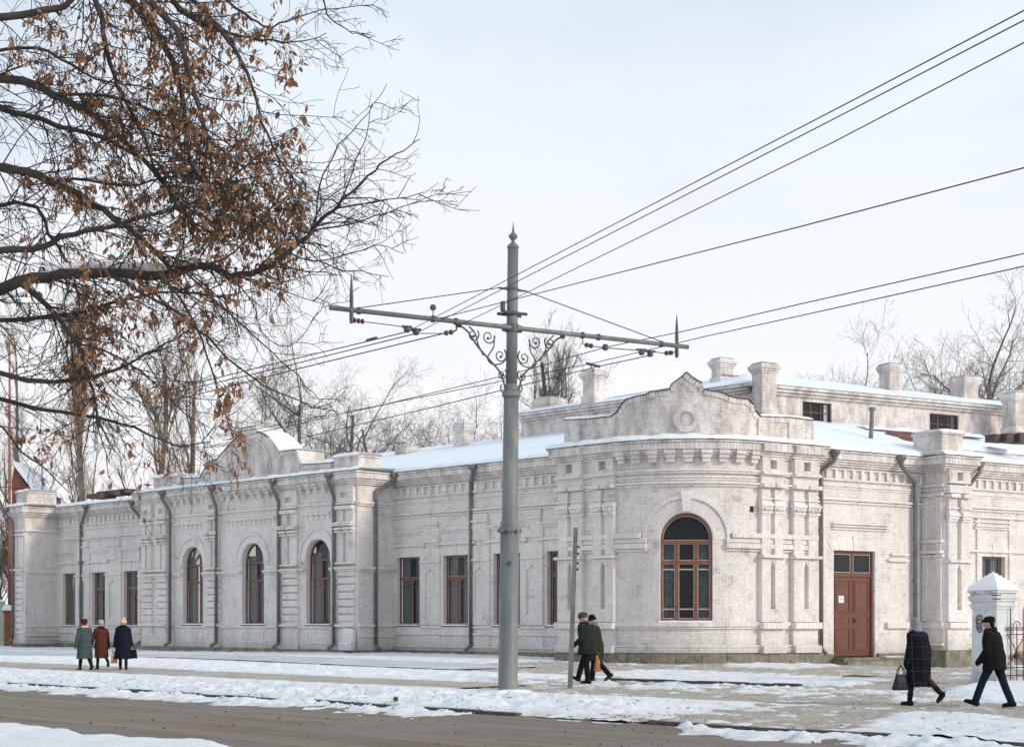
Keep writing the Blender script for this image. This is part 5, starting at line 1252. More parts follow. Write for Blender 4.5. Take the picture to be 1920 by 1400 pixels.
wire([far(3600, -832, zw), far(1560, 225, zw), AP(780, 625)], .0075, 'middle of the three wires rising to the upper right corner')
wire([far(3600, -796, zw), far(1560, 268, zw), AP(868, 607)], .0075, 'lowest of the three steep wires rising to the upper right corner')
wire([far(3900, -205, zw), far(1500, 425, zw), P3(1000, 552, 33.6), AP(812, 600)], .010, 'single thick wire crossing behind the pole top to the right edge')
wire([AP(763, 622), far(480, 690, zw - .1), far(300, 735, zw - .2)], .012, 'upper contact wire running left from the arm behind the twigs'); wire([AP(780, 625), far(480, 700, zw - .1), far(300, 742, zw - .2)], .012, 'lower contact wire running left from the arm behind the twigs')
wire([AP(832, 625), far(600, 681, zw - .1), far(300, 757, zw - .2)], .013, 'wire ending at the insulator beside the left scroll bracket')
zr = 7.85
wire([far(3900, 29, zr), far(1500, 570, zr), AP(1277, 622), AP(1135, 651), far(971, 698, zr - .4), far(712, 760, zr - .5), far(420, 815, zr - .5)], .011, 'upper of the two long wires passing under the right half of the arm')
wire([far(3900, 61, zr), far(1500, 592, zr), AP(1320, 631), AP(1203, 659), P3(1106, 682, 38), far(750, 752, zr - .5), far(420, 825, zr - .5)], .011, 'lower of the two long wires passing under the right half of the arm')
wire([AP(1219, 666), P3(1117, 688, 38.5), far(825, 760, zr - .5), far(560, 822, zr - .5)], .012, 'thin wire hanging lowest behind the pole toward the roof')
mb = MB(); a, b = P3(1100, 681, 38), P3(1124, 687, 38.3); mb.tube([a, b], .035, 8); mb.tube([P3(1106, 683, 38), P3(1113, 697, 38.1)], .015, 6); tag(part('wire_clamp', mb, 'iron'), 'small iron clamp joining two wires above the leftmost tall chimney', 'clamp')
mb = MB(); mb.tube([P3(688, 638, 36.5), P3(706, 633, 36.2)], .035, 8); tag(part('wire_clamp', mb, 'iron'), 'small dark clamp on the contact wire left of the arm', 'clamp')

# ---- thin grey post on the verge
q = G(1068, 1288, .02); pt_ = empty('sign_post', (q.x, q.y, 0), 'thin bare grey metal post leaning right on the snow verge', 'post')
mb = MB(); tp = Vector((q.x + (1079.5 - 1068) / FP * q.y, q.y, PZ(989, q.y))); ax = (tp - q)
def skewbox(mb, p, q_, hx, hy):
    c = []
    for pp, f in ((p, 1.), (q_, .85)):
        for x, y in ((-hx, -hy), (hx, -hy), (hx, hy), (-hx, hy)): c.append((pp.x + x * f, pp.y + y * f, pp.z))
    mb.hexa(c)
skewbox(mb, q - Vector((0, 0, .3)), tp, .060, .045); part('post', mb, 'post_metal', pt_)
for i, z in enumerate((3.45, 3.28, 3.05, 2.9)):
    mb = MB(); c = q.lerp(tp, z / tp.z); mb.box((c.x + .075, c.y, c.z), (.035, .02, .025)); part('bolt', mb, 'rusty_iron', pt_)

# ---- gate pillar and wrought iron fence on the right
YP = 39.4; g1, g2 = R(-52.9), R(37); cx = PX(1877, YP); gp = empty('gate_pillar', (cx, YP + .4, 0), 'square plastered gate pillar with snow covered pyramid cap and graffiti', 'pillar')
u1 = (math.cos(g1), math.sin(g1)); n1 = (u1[1], -u1[0]); PW = .78
corner = (PX(1869, YP), YP)       # near vertical edge
LP = Line((corner[0] - u1[0] * PW, corner[1] - u1[1] * PW), u1, n1)
def ptier(z0, z1, e, mat, nm, f=1.0):
    mb = MB(); c0 = [LP.pt(-e, e), LP.pt(PW + e, e), LP.pt(PW + e, -PW - e), LP.pt(-e, -PW - e)]; cc = LP.pt(PW / 2, -PW / 2)
    c1 = [(cc[0] + (a - cc[0]) * f, cc[1] + (b - cc[1]) * f) for a, b in c0]; mb.hexa([(a, b, z0) for a, b in c0] + [(a, b, z1) for a, b in c1]); return part(nm, mb, mat, gp)
shaft = ptier(-.1, 2.02, .0, 'pillar_plaster', 'shaft', .94); ptier(-.2, .14, .05, 'pillar_plaster', 'base', .97)
for z0, z1, e in ((1.95, 2.02, -.0), (2.021, 2.07, .03), (2.071, 2.15, -.01), (2.151, 2.22, .03), (2.221, 2.28, .06), (2.281, 2.36, .02), (2.361, 2.42, .07)): ptier(z0, z1, e, 'pillar_plaster', 'moulding')
mb = MB(); wbox(mb, LP, PW - .10, PW + .045, 2.19, 2.31, -.12, .04); part('exposed_brick', mb, 'raw_brick', gp)
cc = LP.pt(PW / 2, -PW / 2); mb = MB(); n = 14; vs = []
for i in range(n + 1):
    for j in range(n + 1):
        u, v = i / n * 2 - 1, j / n * 2 - 1; e = max(abs(u), abs(v)); h = 2.46 + .44 * (1 - e) ** .92 + .03 * (1 - e ** 8); x, y = LP.pt(PW / 2 + u * (PW / 2 + .10), -PW / 2 + v * (PW / 2 + .10)); vs.append((x, y, h if e < .999 else 2.43))
mb.add(vs, [(i * (n + 1) + j, (i + 1) * (n + 1) + j, (i + 1) * (n + 1) + j + 1, i * (n + 1) + j + 1) for i in range(n) for j in range(n)]); part('snow_cap', mb, 'snow', gp, smooth=False)
gm = MB()
def stroke(pts, r=.018): gm.tube([Vector((*LP.pt(PW * .22 + u * .95 + .02, .004), 1.62 + v)) for u, v in pts], [r] * len(pts), 5)
stroke(bez([(.16, .12), (.08, .17), (-.01, .12), (-.02, .0), (.04, -.04), (.13, -.02), (.15, .06), (.08, .08), (.03, .03)])); stroke(bez([(-.02, .02), (-.01, -.14), (.03, -.25), (.12, -.26), (.14, -.16), (.08, -.10), (.04, -.16), (.10, -.20)])); stroke([(.12, -.08), (.14, -.05)], .012)
part('graffiti', gm, 'graffiti_paint', gp)
fx, fy = LP.pt(PW + .02, -PW * .5); ff = empty('iron_fence', (fx, fy, 0), 'rusty wrought iron fence with scrolls beside the gate pillar', 'fence'); fd = Vector((.93, .36, 0)).normalized()
def FPt(u, z): return Vector((fx, fy, 0)) + fd * u + Vector((0, 0, z))
for z in (1.30, 1.47, .25, .45, 1.42):
    mb = MB(); mb.tube([FPt(0, z), FPt(3.2, z)], .014, 6); part('rail', mb, 'rusty_iron', ff)
for i in range(16):
    u = .12 + .2 * i; mb = MB(); top = 2.02 if i % 2 == 0 else 1.62; mb.tube([FPt(u, .12), FPt(u, top - .1), FPt(u, top)], [.014, .014, .004], 6)
    if i % 2: mb.tube([FPt(u - .1 + .1 * (1 - math.cos(a)), 1.50 + .14 * math.sin(a)) for a in [math.pi * k / 10 for k in range(11)]], .012, 5)
    part('bar', mb, 'rusty_iron', ff)
for i in range(5):
    u = .3 + .6 * i; mb = MB(); mb.tube([FPt(u - .26, .5), FPt(u + .26, 1.26)], .012, 5); mb.tube([FPt(u + .26, .5), FPt(u - .26, 1.26)], .012, 5)
    for sx in (-1, 1):
        mb.tube([FPt(u + sx * (.13 + .11 * (1 - k / 22) * math.cos(k * .45)), .68 + .12 * (1 - k / 22) * math.sin(k * .45)) for k in range(20)], .010, 5)
    mb.lathe(FPt(u, .72) , [(.02, -.06), (.07, -.02), (.07, .05), (.02, .1)], 8); part('scroll', mb, 'rusty_iron', ff)

# ================================================================== FAR LEFT: brick building, pillar, wall
q = P3(40, 917, 110); rb = empty('red_brick_house', (q.x - 6, 112, 0), 'distant red brick house gable rising behind the far left corner tower', 'building')
mb = MB(); Y = 110; xs = [PX(22, Y) , PX(24, Y), PX(53, Y)]
mb.add([(xs[0], Y, 0), (xs[2], Y, 0), (xs[2], Y, PZ(917, Y)), (xs[1] + .1, Y, PZ(872, Y)), (xs[0], Y, PZ(905, Y)), (xs[0], Y + 8, 0), (xs[2], Y + 8, 0), (xs[2], Y + 8, PZ(917, Y)), (xs[1] + .1, Y + 8, PZ(872, Y)), (xs[0], Y + 8, PZ(905, Y))], [(0, 1, 2, 3, 4), (9, 8, 7, 6, 5), (1, 6, 7, 2), (2, 7, 8, 3), (3, 8, 9, 4), (0, 4, 9, 5)]); part('wall', mb, 'red_roof', rb)
mb = MB(); e_ = .35; mb.add([(xs[1] + .1, Y - .3, PZ(872, Y) + .05), (xs[2] + .4, Y - .3, PZ(917, Y) - .1), (xs[2] + .4, Y + 8.3, PZ(917, Y) - .1), (xs[1] + .1, Y + 8.3, PZ(872, Y) + .05), (xs[1] + .1, Y - .3, PZ(872, Y) + .3), (xs[2] + .4, Y - .3, PZ(917, Y) + .15), (xs[2] + .4, Y + 8.3, PZ(917, Y) + .15), (xs[1] + .1, Y + 8.3, PZ(872, Y) + .3)], [(0, 3, 2, 1), (4, 5, 6, 7), (0, 1, 5, 4), (1, 2, 6, 5), (2, 3, 7, 6), (3, 0, 4, 7)]); part('roof', mb, 'roof_snow', rb)
for k in range(3):
    mb = MB(); z = PZ(905, Y) - .3 - k * 1.4; mb.box((xs[2] - 1.2, Y - .05, z), (1.6, .05, .05)); part('ledge', mb, 'raw_brick', rb)
q = G(3, 1214); fw = empty('courtyard_wall', (q.x - 3, 98, 0), 'low pale green courtyard wall with snow on top at the left edge', 'wall')
Y = 98; mb = MB(); mb.box((PX(-90, Y), Y, PZ(1170, Y) - .0), (abs(PX(-90, Y) - PX(8, Y)), .2, 1.45)); part('wall_panel', mb, 'green_wall', fw)
sm = MB(); snow_cap(sm, (PX(-90, Y), Y), abs(PX(-90, Y) - PX(9, Y)), .35, 0, PZ(1170, Y) + 1.45, .35); part('snow_cap', sm, 'snow', fw, smooth=True)
q = empty('brick_gate_post', (PX(15, 97), 97, 0), 'raw red brick post at the far left, beside the pale tower', 'post'); Y = 97
mb = MB(); L1_ = Line((PX(8, Y), Y), (1, 0), (0, -1)); w_ = PX(21, Y) - PX(8, Y); wbox(mb, L1_, 0, w_, -.2, PZ(1148, Y), -.5, 0); part('shaft', mb, 'raw_brick', q)
mb = MB(); bricks(mb, L1_, 0, w_, 0, PZ(1150, Y), 0); bm = part('brickwork', mb, 'raw_brick', q, kind='stuff')
mb = MB(); wbox(mb, L1_, -.08, w_ + .08, PZ(1148, Y), PZ(1143, Y), -.55, .08); part('cap', mb, 'raw_brick', q); sm = MB(); snow_cap(sm, (PX(14.5, Y), Y + .2), .34, .36, 0, PZ(1143, Y), .3); part('snow_cap', sm, 'snow', q, smooth=True)
mb = MB(); mb.tube([P3(18, 1216, 101), P3(18, 640, 101)], [.13, .06], 8); tag(part('rusty_mast', mb, 'raw_brick', smooth=True), 'tall thin rust brown mast left of the pale corner tower', 'mast')
mb = MB(); mb.tube([P3(79, 940, 95), P3(79, 868, 95)], [.04, .03], 6); tag(part('roof_antenna', mb, 'iron', smooth=True), 'thin vertical antenna rod above the left corner tower roof', 'antenna')

# ================================================================== TREES
def branch_mesh(polys, n=3, name='branches'):
    """polys: list of (points list, radii list) -> one mesh, built in batches of equal length"""
    by = {}
    for p, r in polys: by.setdefault(len(p), []).append((p, r))
    V = []; F = []; off = 0
    for k, lst in by.items():
        P = np.array([[tuple(q) for q in p] for p, _ in lst], dtype=np.float64); Rr = np.array([r for _, r in lst]); m = len(lst)
        T_ = np.empty_like(P); T_[:, 1:-1] = P[:, 2:] - P[:, :-2]; T_[:, 0] = P[:, 1] - P[:, 0]; T_[:, -1] = P[:, -1] - P[:, -2]
        T_ /= np.linalg.norm(T_, axis=2, keepdims=True) + 1e-9
        up = np.zeros_like(T_); up[..., 1] = 1.0; X = np.cross(up, T_); X /= np.linalg.norm(X, axis=2, keepdims=True) + 1e-6; Y = np.cross(T_, X)
        ang = 2 * np.pi * np.arange(n) / n
        v = P[:, :, None, :] + Rr[:, :, None, None] * (X[:, :, None, :] * np.cos(ang)[None, None, :, None] + Y[:, :, None, :] * np.sin(ang)[None, None, :, None])
        V.append(v.reshape(-1, 3)); b = off + (np.arange(m) * k * n)[:, None, None] + (np.arange(k - 1) * n)[None, :, None]; i = np.arange(n)[None, None, :]; j = (np.arange(n) + 1)[None, None, :] % n
        F.append(np.stack([b + i, b + j, b + j + n, b + i + n], -1).reshape(-1, 4)); off += m * k * n
    V = np.concatenate(V); F = np.concatenate(F); me = bpy.data.meshes.new(name)
    me.vertices.add(len(V)); me.vertices.foreach_set('co', V.astype(np.float32).ravel()); me.loops.add(F.size); me.loops.foreach_set('vertex_index', F.ravel().astype(np.int32))
    me.polygons.add(len(F)); me.polygons.foreach_set('loop_start', np.arange(0, F.size, 4, dtype=np.int32)); me.polygons.foreach_set('loop_total', np.full(len(F), 4, dtype=np.int32))
    me.polygons.foreach_set('use_smooth', [True] * len(F)); me.update(); me.validate(); return me
def crooked(rn, p, d, L, n, wob, grav=0., up=0.):
    pts = [p.copy()]; d = d.normalized()
    for i in range(n):
        d = (d + Vector((rn.gauss(0, wob), rn.gauss(0, wob), rn.gauss(0, wob) + up - grav))).normalized(); p = p + d * (L / n); pts.append(p.copy())
    return pts, d
def rad(r0, r1, n): return [r0 + (r1 - r0) * i / (n - 1) for i in range(n)]
def side(rn, d, a):
    q = d.orthogonal().normalized(); q.rotate(Matrix.Rotation(rn.uniform(0, 2 * math.pi), 3, d)); return (d * math.cos(a) + q * math.sin(a)).normalized()
def bare_tree(seed, base, H, style, label, cat='tree', group=None, w=1.0, trunk_r=.3, mats=('far_bark', 'twig_far'), dens=1.0, name='bare_tree', tk=None):
    rn = random.Random(seed); t = empty(name, base, label, cat, group); base = Vector((0, 0, 0)); big = []; tw = []
    def rec(p, d, L, r, lev):
        n = (6, 5, 4, 3, 3)[lev]
        pts, dl = crooked(rn, p, d, L, n, (.06, .12, .16, .2, .22)[lev], 0, (.05, .09, .06, .03, .03)[lev] if style == 'broad' else (.06, .16, .14, .1, .06)[lev])
        (big if lev < 2 else tw).append((pts, rad(r, max(r * .35, .009), n + 1)))
        if lev >= (4 if r > 0 else 0): return
        k = int({0: 12, 1: 8, 2: 6, 3: 4}[lev] * dens + rn.random())
        for i in range(k):
            f = (rn.uniform(.30, 1) if lev == 0 else rn.uniform(.18, 1)) if style != 'poplar' else rn.uniform(.16 if lev == 0 else .1, 1)
            idx = min(n - 1, int(f * n)); q = pts[idx].lerp(pts[idx + 1], f * n - idx); dd = (pts[idx + 1] - pts[idx]).normalized()
            a = R(rn.uniform(28, 62)) if style == 'broad' else R(rn.uniform(12, 34)); LL = L * ((rn.uniform(.38, .62) * (1.15 - f * .55)) if lev == 0 else rn.uniform(.32, .6)) * (1. if style == 'broad' else .85) * (w if lev == 0 else 1)
            rec(q, side(rn, dd, a), LL, r * rn.uniform(.27, .46) * (1.1 - .4 * f), lev + 1)
    rec(base, Vector((rn.gauss(0, .02), rn.gauss(0, .02), 1)), H * (tk or (.78 if style == 'broad' else .86)), trunk_r, 0)
    me = branch_mesh(big[:1], 8); link('trunk', me, mats[0], t)
    if big[1:]: link('limbs', branch_mesh(big[1:], 5), mats[0], t)
    o = link('crown', branch_mesh(tw, 3), mats[1], t); return t
def tree_at(seed, px, ytop, Y, style, label, **k):
    H = PZ(ytop, Y); return bare_tree(seed, (PX(px, Y), Y, 0), H, style, label, **k)
gpo = 'bare poplars behind the left wing'; gbt = 'bare trees behind the roof'; grt = 'bare trees on the right behind the raised hall'
pm = ('poplar_bark', 'twig_poplar')
for i, (px, yt, Y, tr, lab) in enumerate(((22, 590, 112, .22, 'bare poplar with orange bark at the far left edge'), (143, 560, 108, .30, 'left trunk of the poplar pair behind the left wing'), (166, 610, 111, .25, 'right trunk of the poplar pair behind the left wing'), (288, 600, 106, .29, 'tall bare poplar just left of the scrolled gable foot'), (352, 615, 104, .28, 'pale barked poplar rising beside the left end of the middle gable'))):
    tree_at(40 + i, px, yt, Y, 'poplar', lab, group=gpo, trunk_r=tr, mats=pm, w=.75, dens=1.15, name='poplar_tree')
for i, (px, yt, Y, tr, w, lab) in enumerate(((567, 632, 100, .28, .9, 'bare tree directly right of the middle gable cap'), (655, 655, 104, .26, .85, 'bare tree in the middle of the group above the snowy roof'), (703, 690, 104, .2, .9, 'lower bare tree at the right of the group above the snowy roof'), (525, 690, 112, .2, .9, 'slender bare tree close behind the middle gable cap'), (832, 745, 108, .18, 1.2, 'small crooked bare tree left of the small roof chimney'), (920, 738, 115, .15, .8, 'small bare tree just left of the big pole'), (770, 800, 120, .14, 1.2, 'low bare bush like tree over the ridge of the snowy roof'), (985, 760, 118, .12, .8, 'tiny bare sapling right of the big pole'))):
    tree_at(70 + i, px, yt, Y, 'broad', lab, group=gbt, trunk_r=tr, w=w)
tree_at(90, 1048, 598, 104, 'poplar', 'bare columnar poplar left of the tallest curved gable', trunk_r=.30, mats=('far_bark', 'twig_far'), w=.9, dens=1.25, name='poplar_tree')
for i, (px, yt, Y, tr, w, lab) in enumerate(((1625, 640, 96, .20, 1.0, 'bare tree leftmost of those behind the raised hall'), (1702, 545, 92, .30, 1.0, 'bare tree right of the square chimney on the raised hall'), (1765, 590, 99, .2, .9, 'bare tree between the two right chimneys'), (1868, 525, 90, .32, .95, 'tall bare tree with a forked trunk at the right edge'), (1935, 540, 95, .25, .9, 'bare tree cut by the right edge of the view'))):
    tree_at(100 + i, px, yt, Y, 'broad', lab, group=grt, trunk_r=tr, w=w, tk=.72)
for i, (px, yt, Y, lab) in enumerate(((-8, 950, 118, 'dark bare shrub at the left edge behind the courtyard wall'), (9, 1010, 112, 'low dark shrub beside the raw brick post'))):
    tree_at(120 + i, px, yt, Y, 'broad', lab, trunk_r=.12, w=1.1, dens=1.2, name='bare_shrub', cat='shrub')

# ---- the near tree whose branches hang in from the left
nt = empty('ash_tree', (-6.4, 14.5, .15), 'near tree with dark drooping branches and dry brown leaves filling the upper left', 'tree')
NO = Vector((-6.4, 14.5, .15)); rn = random.Random(21); big = []; mid = []; twg = []; leaves = []
big.append(([Vector((-6.5, 14.6, .0)) - NO, Vector((-6.45, 14.55, 1.5)) - NO, Vector((-6.35, 14.5, 3.2)) - NO, Vector((-6.3, 14.4, 5.0)) - NO, Vector((-6.2, 14.2, 7.2)) - NO, Vector((-6.1, 14.0, 10.)) - NO], [.34, .28, .24, .20, .15, .08]))
LIMBS = [  # columns / rows of the photo surveyed along each limb, start and end distance, start and end radius
 ([(-330, 700), (-120, 610), (-20, 552), (60, 522), (140, 514), (210, 512), (300, 515), (345, 508), (385, 497), (430, 518), (470, 515), (510, 495), (550, 465), (590, 425), (625, 395), (650, 370)], 14.2, 13.2, .086, .014, 1),
 ([(650, 370), (690, 330), (725, 300), (755, 282), (787, 264)], 13.2, 13.0, .016, .004, .35), ([(590, 425), (600, 350), (625, 290), (660, 245), (690, 215), (725, 160)], 13.2, 13.0, .011, .003, .35),
 ([(585, 432), (660, 418), (720, 400), (770, 382), (838, 354)], 13.2, 12.9, .011, .003, .45), ([(540, 475), (610, 488), (670, 470), (710, 460), (758, 476)], 13.3, 13.0, .010, .003, .4),
 ([(640, 378), (670, 300), (690, 250), (700, 195)], 13.2, 13.1, .009, .003, .3), ([(560, 460), (620, 500), (680, 512), (730, 515)], 13.3, 13.0, .009, .003, .4),
 ([(-320, 420), (-60, 320), (30, 318), (90, 338), (150, 366), (215, 410), (290, 470), (330, 520)], 14.8, 13.6, .07, .022, .9),
 ([(-330, 330), (-100, 165), (40, 152), (100, 176), (160, 208), (215, 250), (262, 292), (312, 350), (360, 420)], 14.6, 14.0, .07, .016, 1),
 ([(-330, 300), (-90, 60), (40, 28), (90, 18), (130, 2), (170, -40)], 14.3, 14.9, .06, .03, .5),
 ([(-330, 350), (-80, 190), (20, 210), (110, 236), (200, 262), (290, 318), (340, 400), (400, 440)], 15.4, 15.0, .05, .012, 1),
 ([(140, -120), (225, -20), (285, 50), (325, 120), (345, 200), (352, 280), (372, 340)], 14.2, 13.8, .06, .014, 1), ([(200, -100), (270, -10), (330, 60), (352, 130), (375, 210), (395, 300), (405, 370)], 13.7, 13.2, .05, .012, 1),
 ([(90, -110), (175, -10), (195, 60), (212, 140), (246, 210), (272, 262), (290, 330)], 14.9, 14.4, .045, .012, 1),
 ([(260, -90), (340, 20), (400, 50), (440, 90), (472, 160), (492, 230), (520, 290), (545, 330)], 13.8, 13.2, .04, .006, .9), ([(270, -90), (370, 10), (430, 62), (490, 74), (550, 80), (612, 64)], 14.1, 13.5, .03, .004, .6),
 ([(330, -80), (420, -5), (470, 35), (500, 50), (540, 42), (600, 20), (700, 10)], 14.5, 14.2, .022, .004, .5), ([(480, -90), (590, -30), (612, 25), (640, 52), (668, 62), (705, 70)], 13.9, 13.8, .014, .003, .4),
 ([(-330, 560), (-60, 480), (60, 468), (115, 445), (190, 428), (280, 405), (360, 380), (440, 330), (500, 280)], 13.4, 13.0, .05, .008, .9),
 ([(-330, 640), (-50, 605), (60, 596), (150, 585), (240, 560), (330, 548), (430, 560)], 14.8, 14.6, .04, .008, 1), ([(-330, 760), (-60, 700), (50, 712), (120, 714), (190, 702), (250, 676), (310, 645), (360, 615)], 13.9, 13.6, .04, .007, .8),
 ([(40, 530), (90, 575), (135, 630), (160, 690), (178, 750), (188, 800)], 13.9, 13.6, .036, .012, 1.2), ([(205, 515), (260, 545), (330, 585), (390, 632), (450, 690), (520, 735), (585, 762), (632, 772)], 13.6, 13.1, .020, .004, .6),
 ([(300, 515), (345, 570), (380, 640), (403, 720), (425, 790), (455, 842)], 13.3, 13.0, .017, .004, .6), ([(345, 508), (400, 560), (450, 605), (510, 660), (560, 705), (600, 752)], 13.2, 12.9, .014, .003, .5),
 ([(-330, 820), (-60, 745), (60, 765), (150, 778), (230, 795), (290, 820), (340, 836), (395, 828)], 14.5, 13.9, .035, .005, .7), ([(-330, 900), (-40, 790), (40, 850), (90, 882), (130, 925)], 14.4, 14.0, .02, .004, .4),
 ([(120, 640), (200, 660), (270, 700), (330, 760), (390, 800)], 13.9, 13.6, .014, .004, .9), ([(385, 497), (440, 470), (500, 400), (540, 350), (560, 300)], 13.3, 13.4, .014, .004, .9),
 ([(100, 176), (200, 180), (290, 210), (370, 250), (440, 300), (500, 360), (540, 440)], 14.3, 13.8, .022, .005, 1.1), ([(90, 338), (170, 340), (260, 345), (340, 330), (430, 350), (520, 340)], 14.3, 13.9, .02, .005, 1.1),
 ([(430, 518), (470, 560), (490, 620), (540, 650), (590, 600), (618, 545)], 13.1, 12.9, .008, .003, .3), ([(-200, 520), (30, 380), (90, 440), (130, 500), (150, 560)], 15.2, 14.9, .035, .01, .8),
 ([(300, 350), (380, 360), (450, 400), (500, 430), (560, 440)], 14.0, 13.6, .014, .004, 1.1), ([(-250, 240), (20, 90), (110, 110), (180, 150), (260, 160), (330, 190)], 15.6, 15.2, .03, .006, .9)]
def leafiness(px, py):
    a = float(fbm(px / 46 + 3, py / 46 + 8, 3)); core_ = max(0, 1 - ((px - 330) / 330) ** 2) if px < 600 else 0
    if py > 560: core_ *= .55 if px < 270 else .35
    band_ = .22 * math.exp(-(((px - 500) / 70) ** 2 + ((py - 360) / 150) ** 2)) + .2 * math.exp(-(((px - 170) / 60) ** 2 + ((py - 640) / 110) ** 2)) + .12 * math.exp(-(((px - 60) / 90) ** 2 + ((py - 100) / 80) ** 2))
    return (a * (.42 + .65 * core_) + band_ + .02) if px < 575 else 0
def pxof(p): q = p + NO; return 960 + FP * q.x / q.y, HY - FP * (q.z - CZ) / q.y
def twig(p, d, L, r, lev, lf):
    n = 4 if lev < 2 else 3; pts, dl = crooked(rn, p, d, L, n, .17, .035, 0.01); twg.append((pts, rad(r, max(.0022, r * .45), n + 1)))
    if lev < 2:
        for i in range(rn.choice((2, 3, 4)) if lev == 0 else rn.choice((1, 2, 3))):
            f = rn.uniform(.15, .95); idx = min(n - 1, int(f * n)); q = pts[idx].lerp(pts[idx + 1], f * n - idx); dd = (pts[idx + 1] - pts[idx]).normalized(); sd_ = side(rn, dd, R(rn.uniform(28, 65))); sd_.y *= .6
            twig(q, sd_.normalized(), L * rn.uniform(.35, .65), r * .6, lev + 1, lf)
    px, py = pxof(pts[-1])
    if lf and leafiness(px, py) > .40 and rn.random() < .7:
        for i in range(rn.choice((1, 2, 3, 4, 5, 6))): leaves.append((pts[rn.randrange(1, n + 1)] + Vector((rn.gauss(0, .012), rn.gauss(0, .012), -.01)), rn.choice((.022, .03, .038, .048, .062)) * rn.uniform(.85, 1.15) * (1.0 if py < 560 else 1.05)))
for pts, Ya, Yb, ra, rb_, dn in LIMBS:
    n = len(pts); P = [P3(x, y, Ya + (Yb - Ya) * i / (n - 1)) for i, (x, y) in enumerate(pts)]; P[0] = Vector((-6.3, 14.4, P[0].z)) if pts[0][0] < -150 else P[0]
    ra, rb_ = (ra, rb_) if ra > .09 else (ra * .78, rb_ * .85)
    Q = [Vector(q) - NO for q in bez([tuple(p) for p in P], 12)]; m = len(Q); Q = [q + Vector((rn.gauss(0, .006), rn.gauss(0, .02), rn.gauss(0, .006))) for q in Q]
    (big if ra > .03 else mid).append((Q, [ra + (rb_ - ra) * (i / (m - 1)) ** (.62 if ra > .09 else .8) for i in range(m)]))
    acc = 0
    for i in range(m - 1):
        acc += (Q[i + 1] - Q[i]).length * dn * 14.5; px, py = pxof(Q[i])
        while acc > 1:
            acc -= 1
            if px < -120: continue
            q = Q[i].lerp(Q[i + 1], rn.random()); dd = (Q[i + 1] - Q[i]).normalized(); sd_ = side(rn, dd, R(rn.uniform(25, 60))); sd_.y *= .7
            if rn.random() < .45: sd_.z = -abs(sd_.z) * .8
            twig(q, sd_.normalized(), rn.uniform(.22, .75) * (1.15 if dn > .6 else .62), min(.0085, max(.0042, rb_)), 0, True)
link('trunk', branch_mesh(big[:1], 14), 'bark', nt)
for q in big[1:]: link('limb', branch_mesh([q], 8), 'bark', nt)
for q in mid: link('branch', branch_mesh([q], 6), 'bark', nt)
o = link('twigs', branch_mesh(twg, 3), 'bark', nt); o['kind'] = 'stuff'
# snow lying on the thick limb
Q = [Vector(q) - NO for q in bez([tuple(P3(x, y, 14.0)) for x, y in ((85, 510), (140, 503), (200, 501), (250, 503), (300, 506), (345, 500), (375, 489))], 20)]
mb = MB(); mb.tube([q + NO + Vector((0, -.01, .012)) for q in Q], [.008] + [.034 + .018 * float(fbm(i * .7, 3, 2)) for i in range(len(Q) - 2)] + [.006], 8)
o = part('snow_on_limb', mb, 'snow', nt, smooth=True)
def leaf_verts(rn, L):
    w = L * rn.uniform(.16, .36); b = rn.uniform(-.35, .35) * L
    return [Vector((0, 0, 0)), Vector((-w * .8, b * .3, -L * .35)), Vector((-w, b, -L * .7)), Vector((0, b * 1.6, -L * 1.25)), Vector((w, b * .8, -L * .75)), Vector((w * .75, b * .2, -L * .3)), Vector((0, -L * .10, -L * .5))]
LF = [(0, 1, 6), (1, 2, 6), (2, 3, 6), (3, 4, 6), (4, 5, 6), (5, 0, 6)]
rn.shuffle(leaves); leaves.sort(key=lambda q: (q[0] + NO).y)
protos = []
for k in range(8):
    m2 = MB(); m2.add([tuple(v) for v in leaf_verts(rn, 1.0)], LF, rn.random()); me = m2.mesh('leaf'); me.materials.append(MATS['dry_leaf']); protos.append(me)
first = [l for l in leaves if -20 < pxof(l[0])[0] < 600 and -20 < pxof(l[0])[1] < 900][:290]; ids = set(id(l) for l in first); mb = MB()
for l in leaves:
    p, s = l; rot = Matrix.Rotation(rn.uniform(0, 6.28), 3, 'Z') @ Matrix.Rotation(rn.gauss(0, .5), 3, 'X') @ Matrix.Rotation(rn.gauss(0, .4), 3, 'Y')
    if id(l) in ids:
        o = bpy.data.objects.new('leaf', protos[rn.randrange(8)]); sc.collection.objects.link(o); o.parent = nt; o.location = p; o.rotation_euler = rot.to_euler(); o.scale = (s,) * 3
    else: mb.add([tuple(p + rot @ v) for v in leaf_verts(rn, s)], LF, rn.random())
o = part('foliage', mb, 'dry_leaf', nt, local=True, kind='stuff')
print('leaves', len(leaves), 'twigs', len(twg))

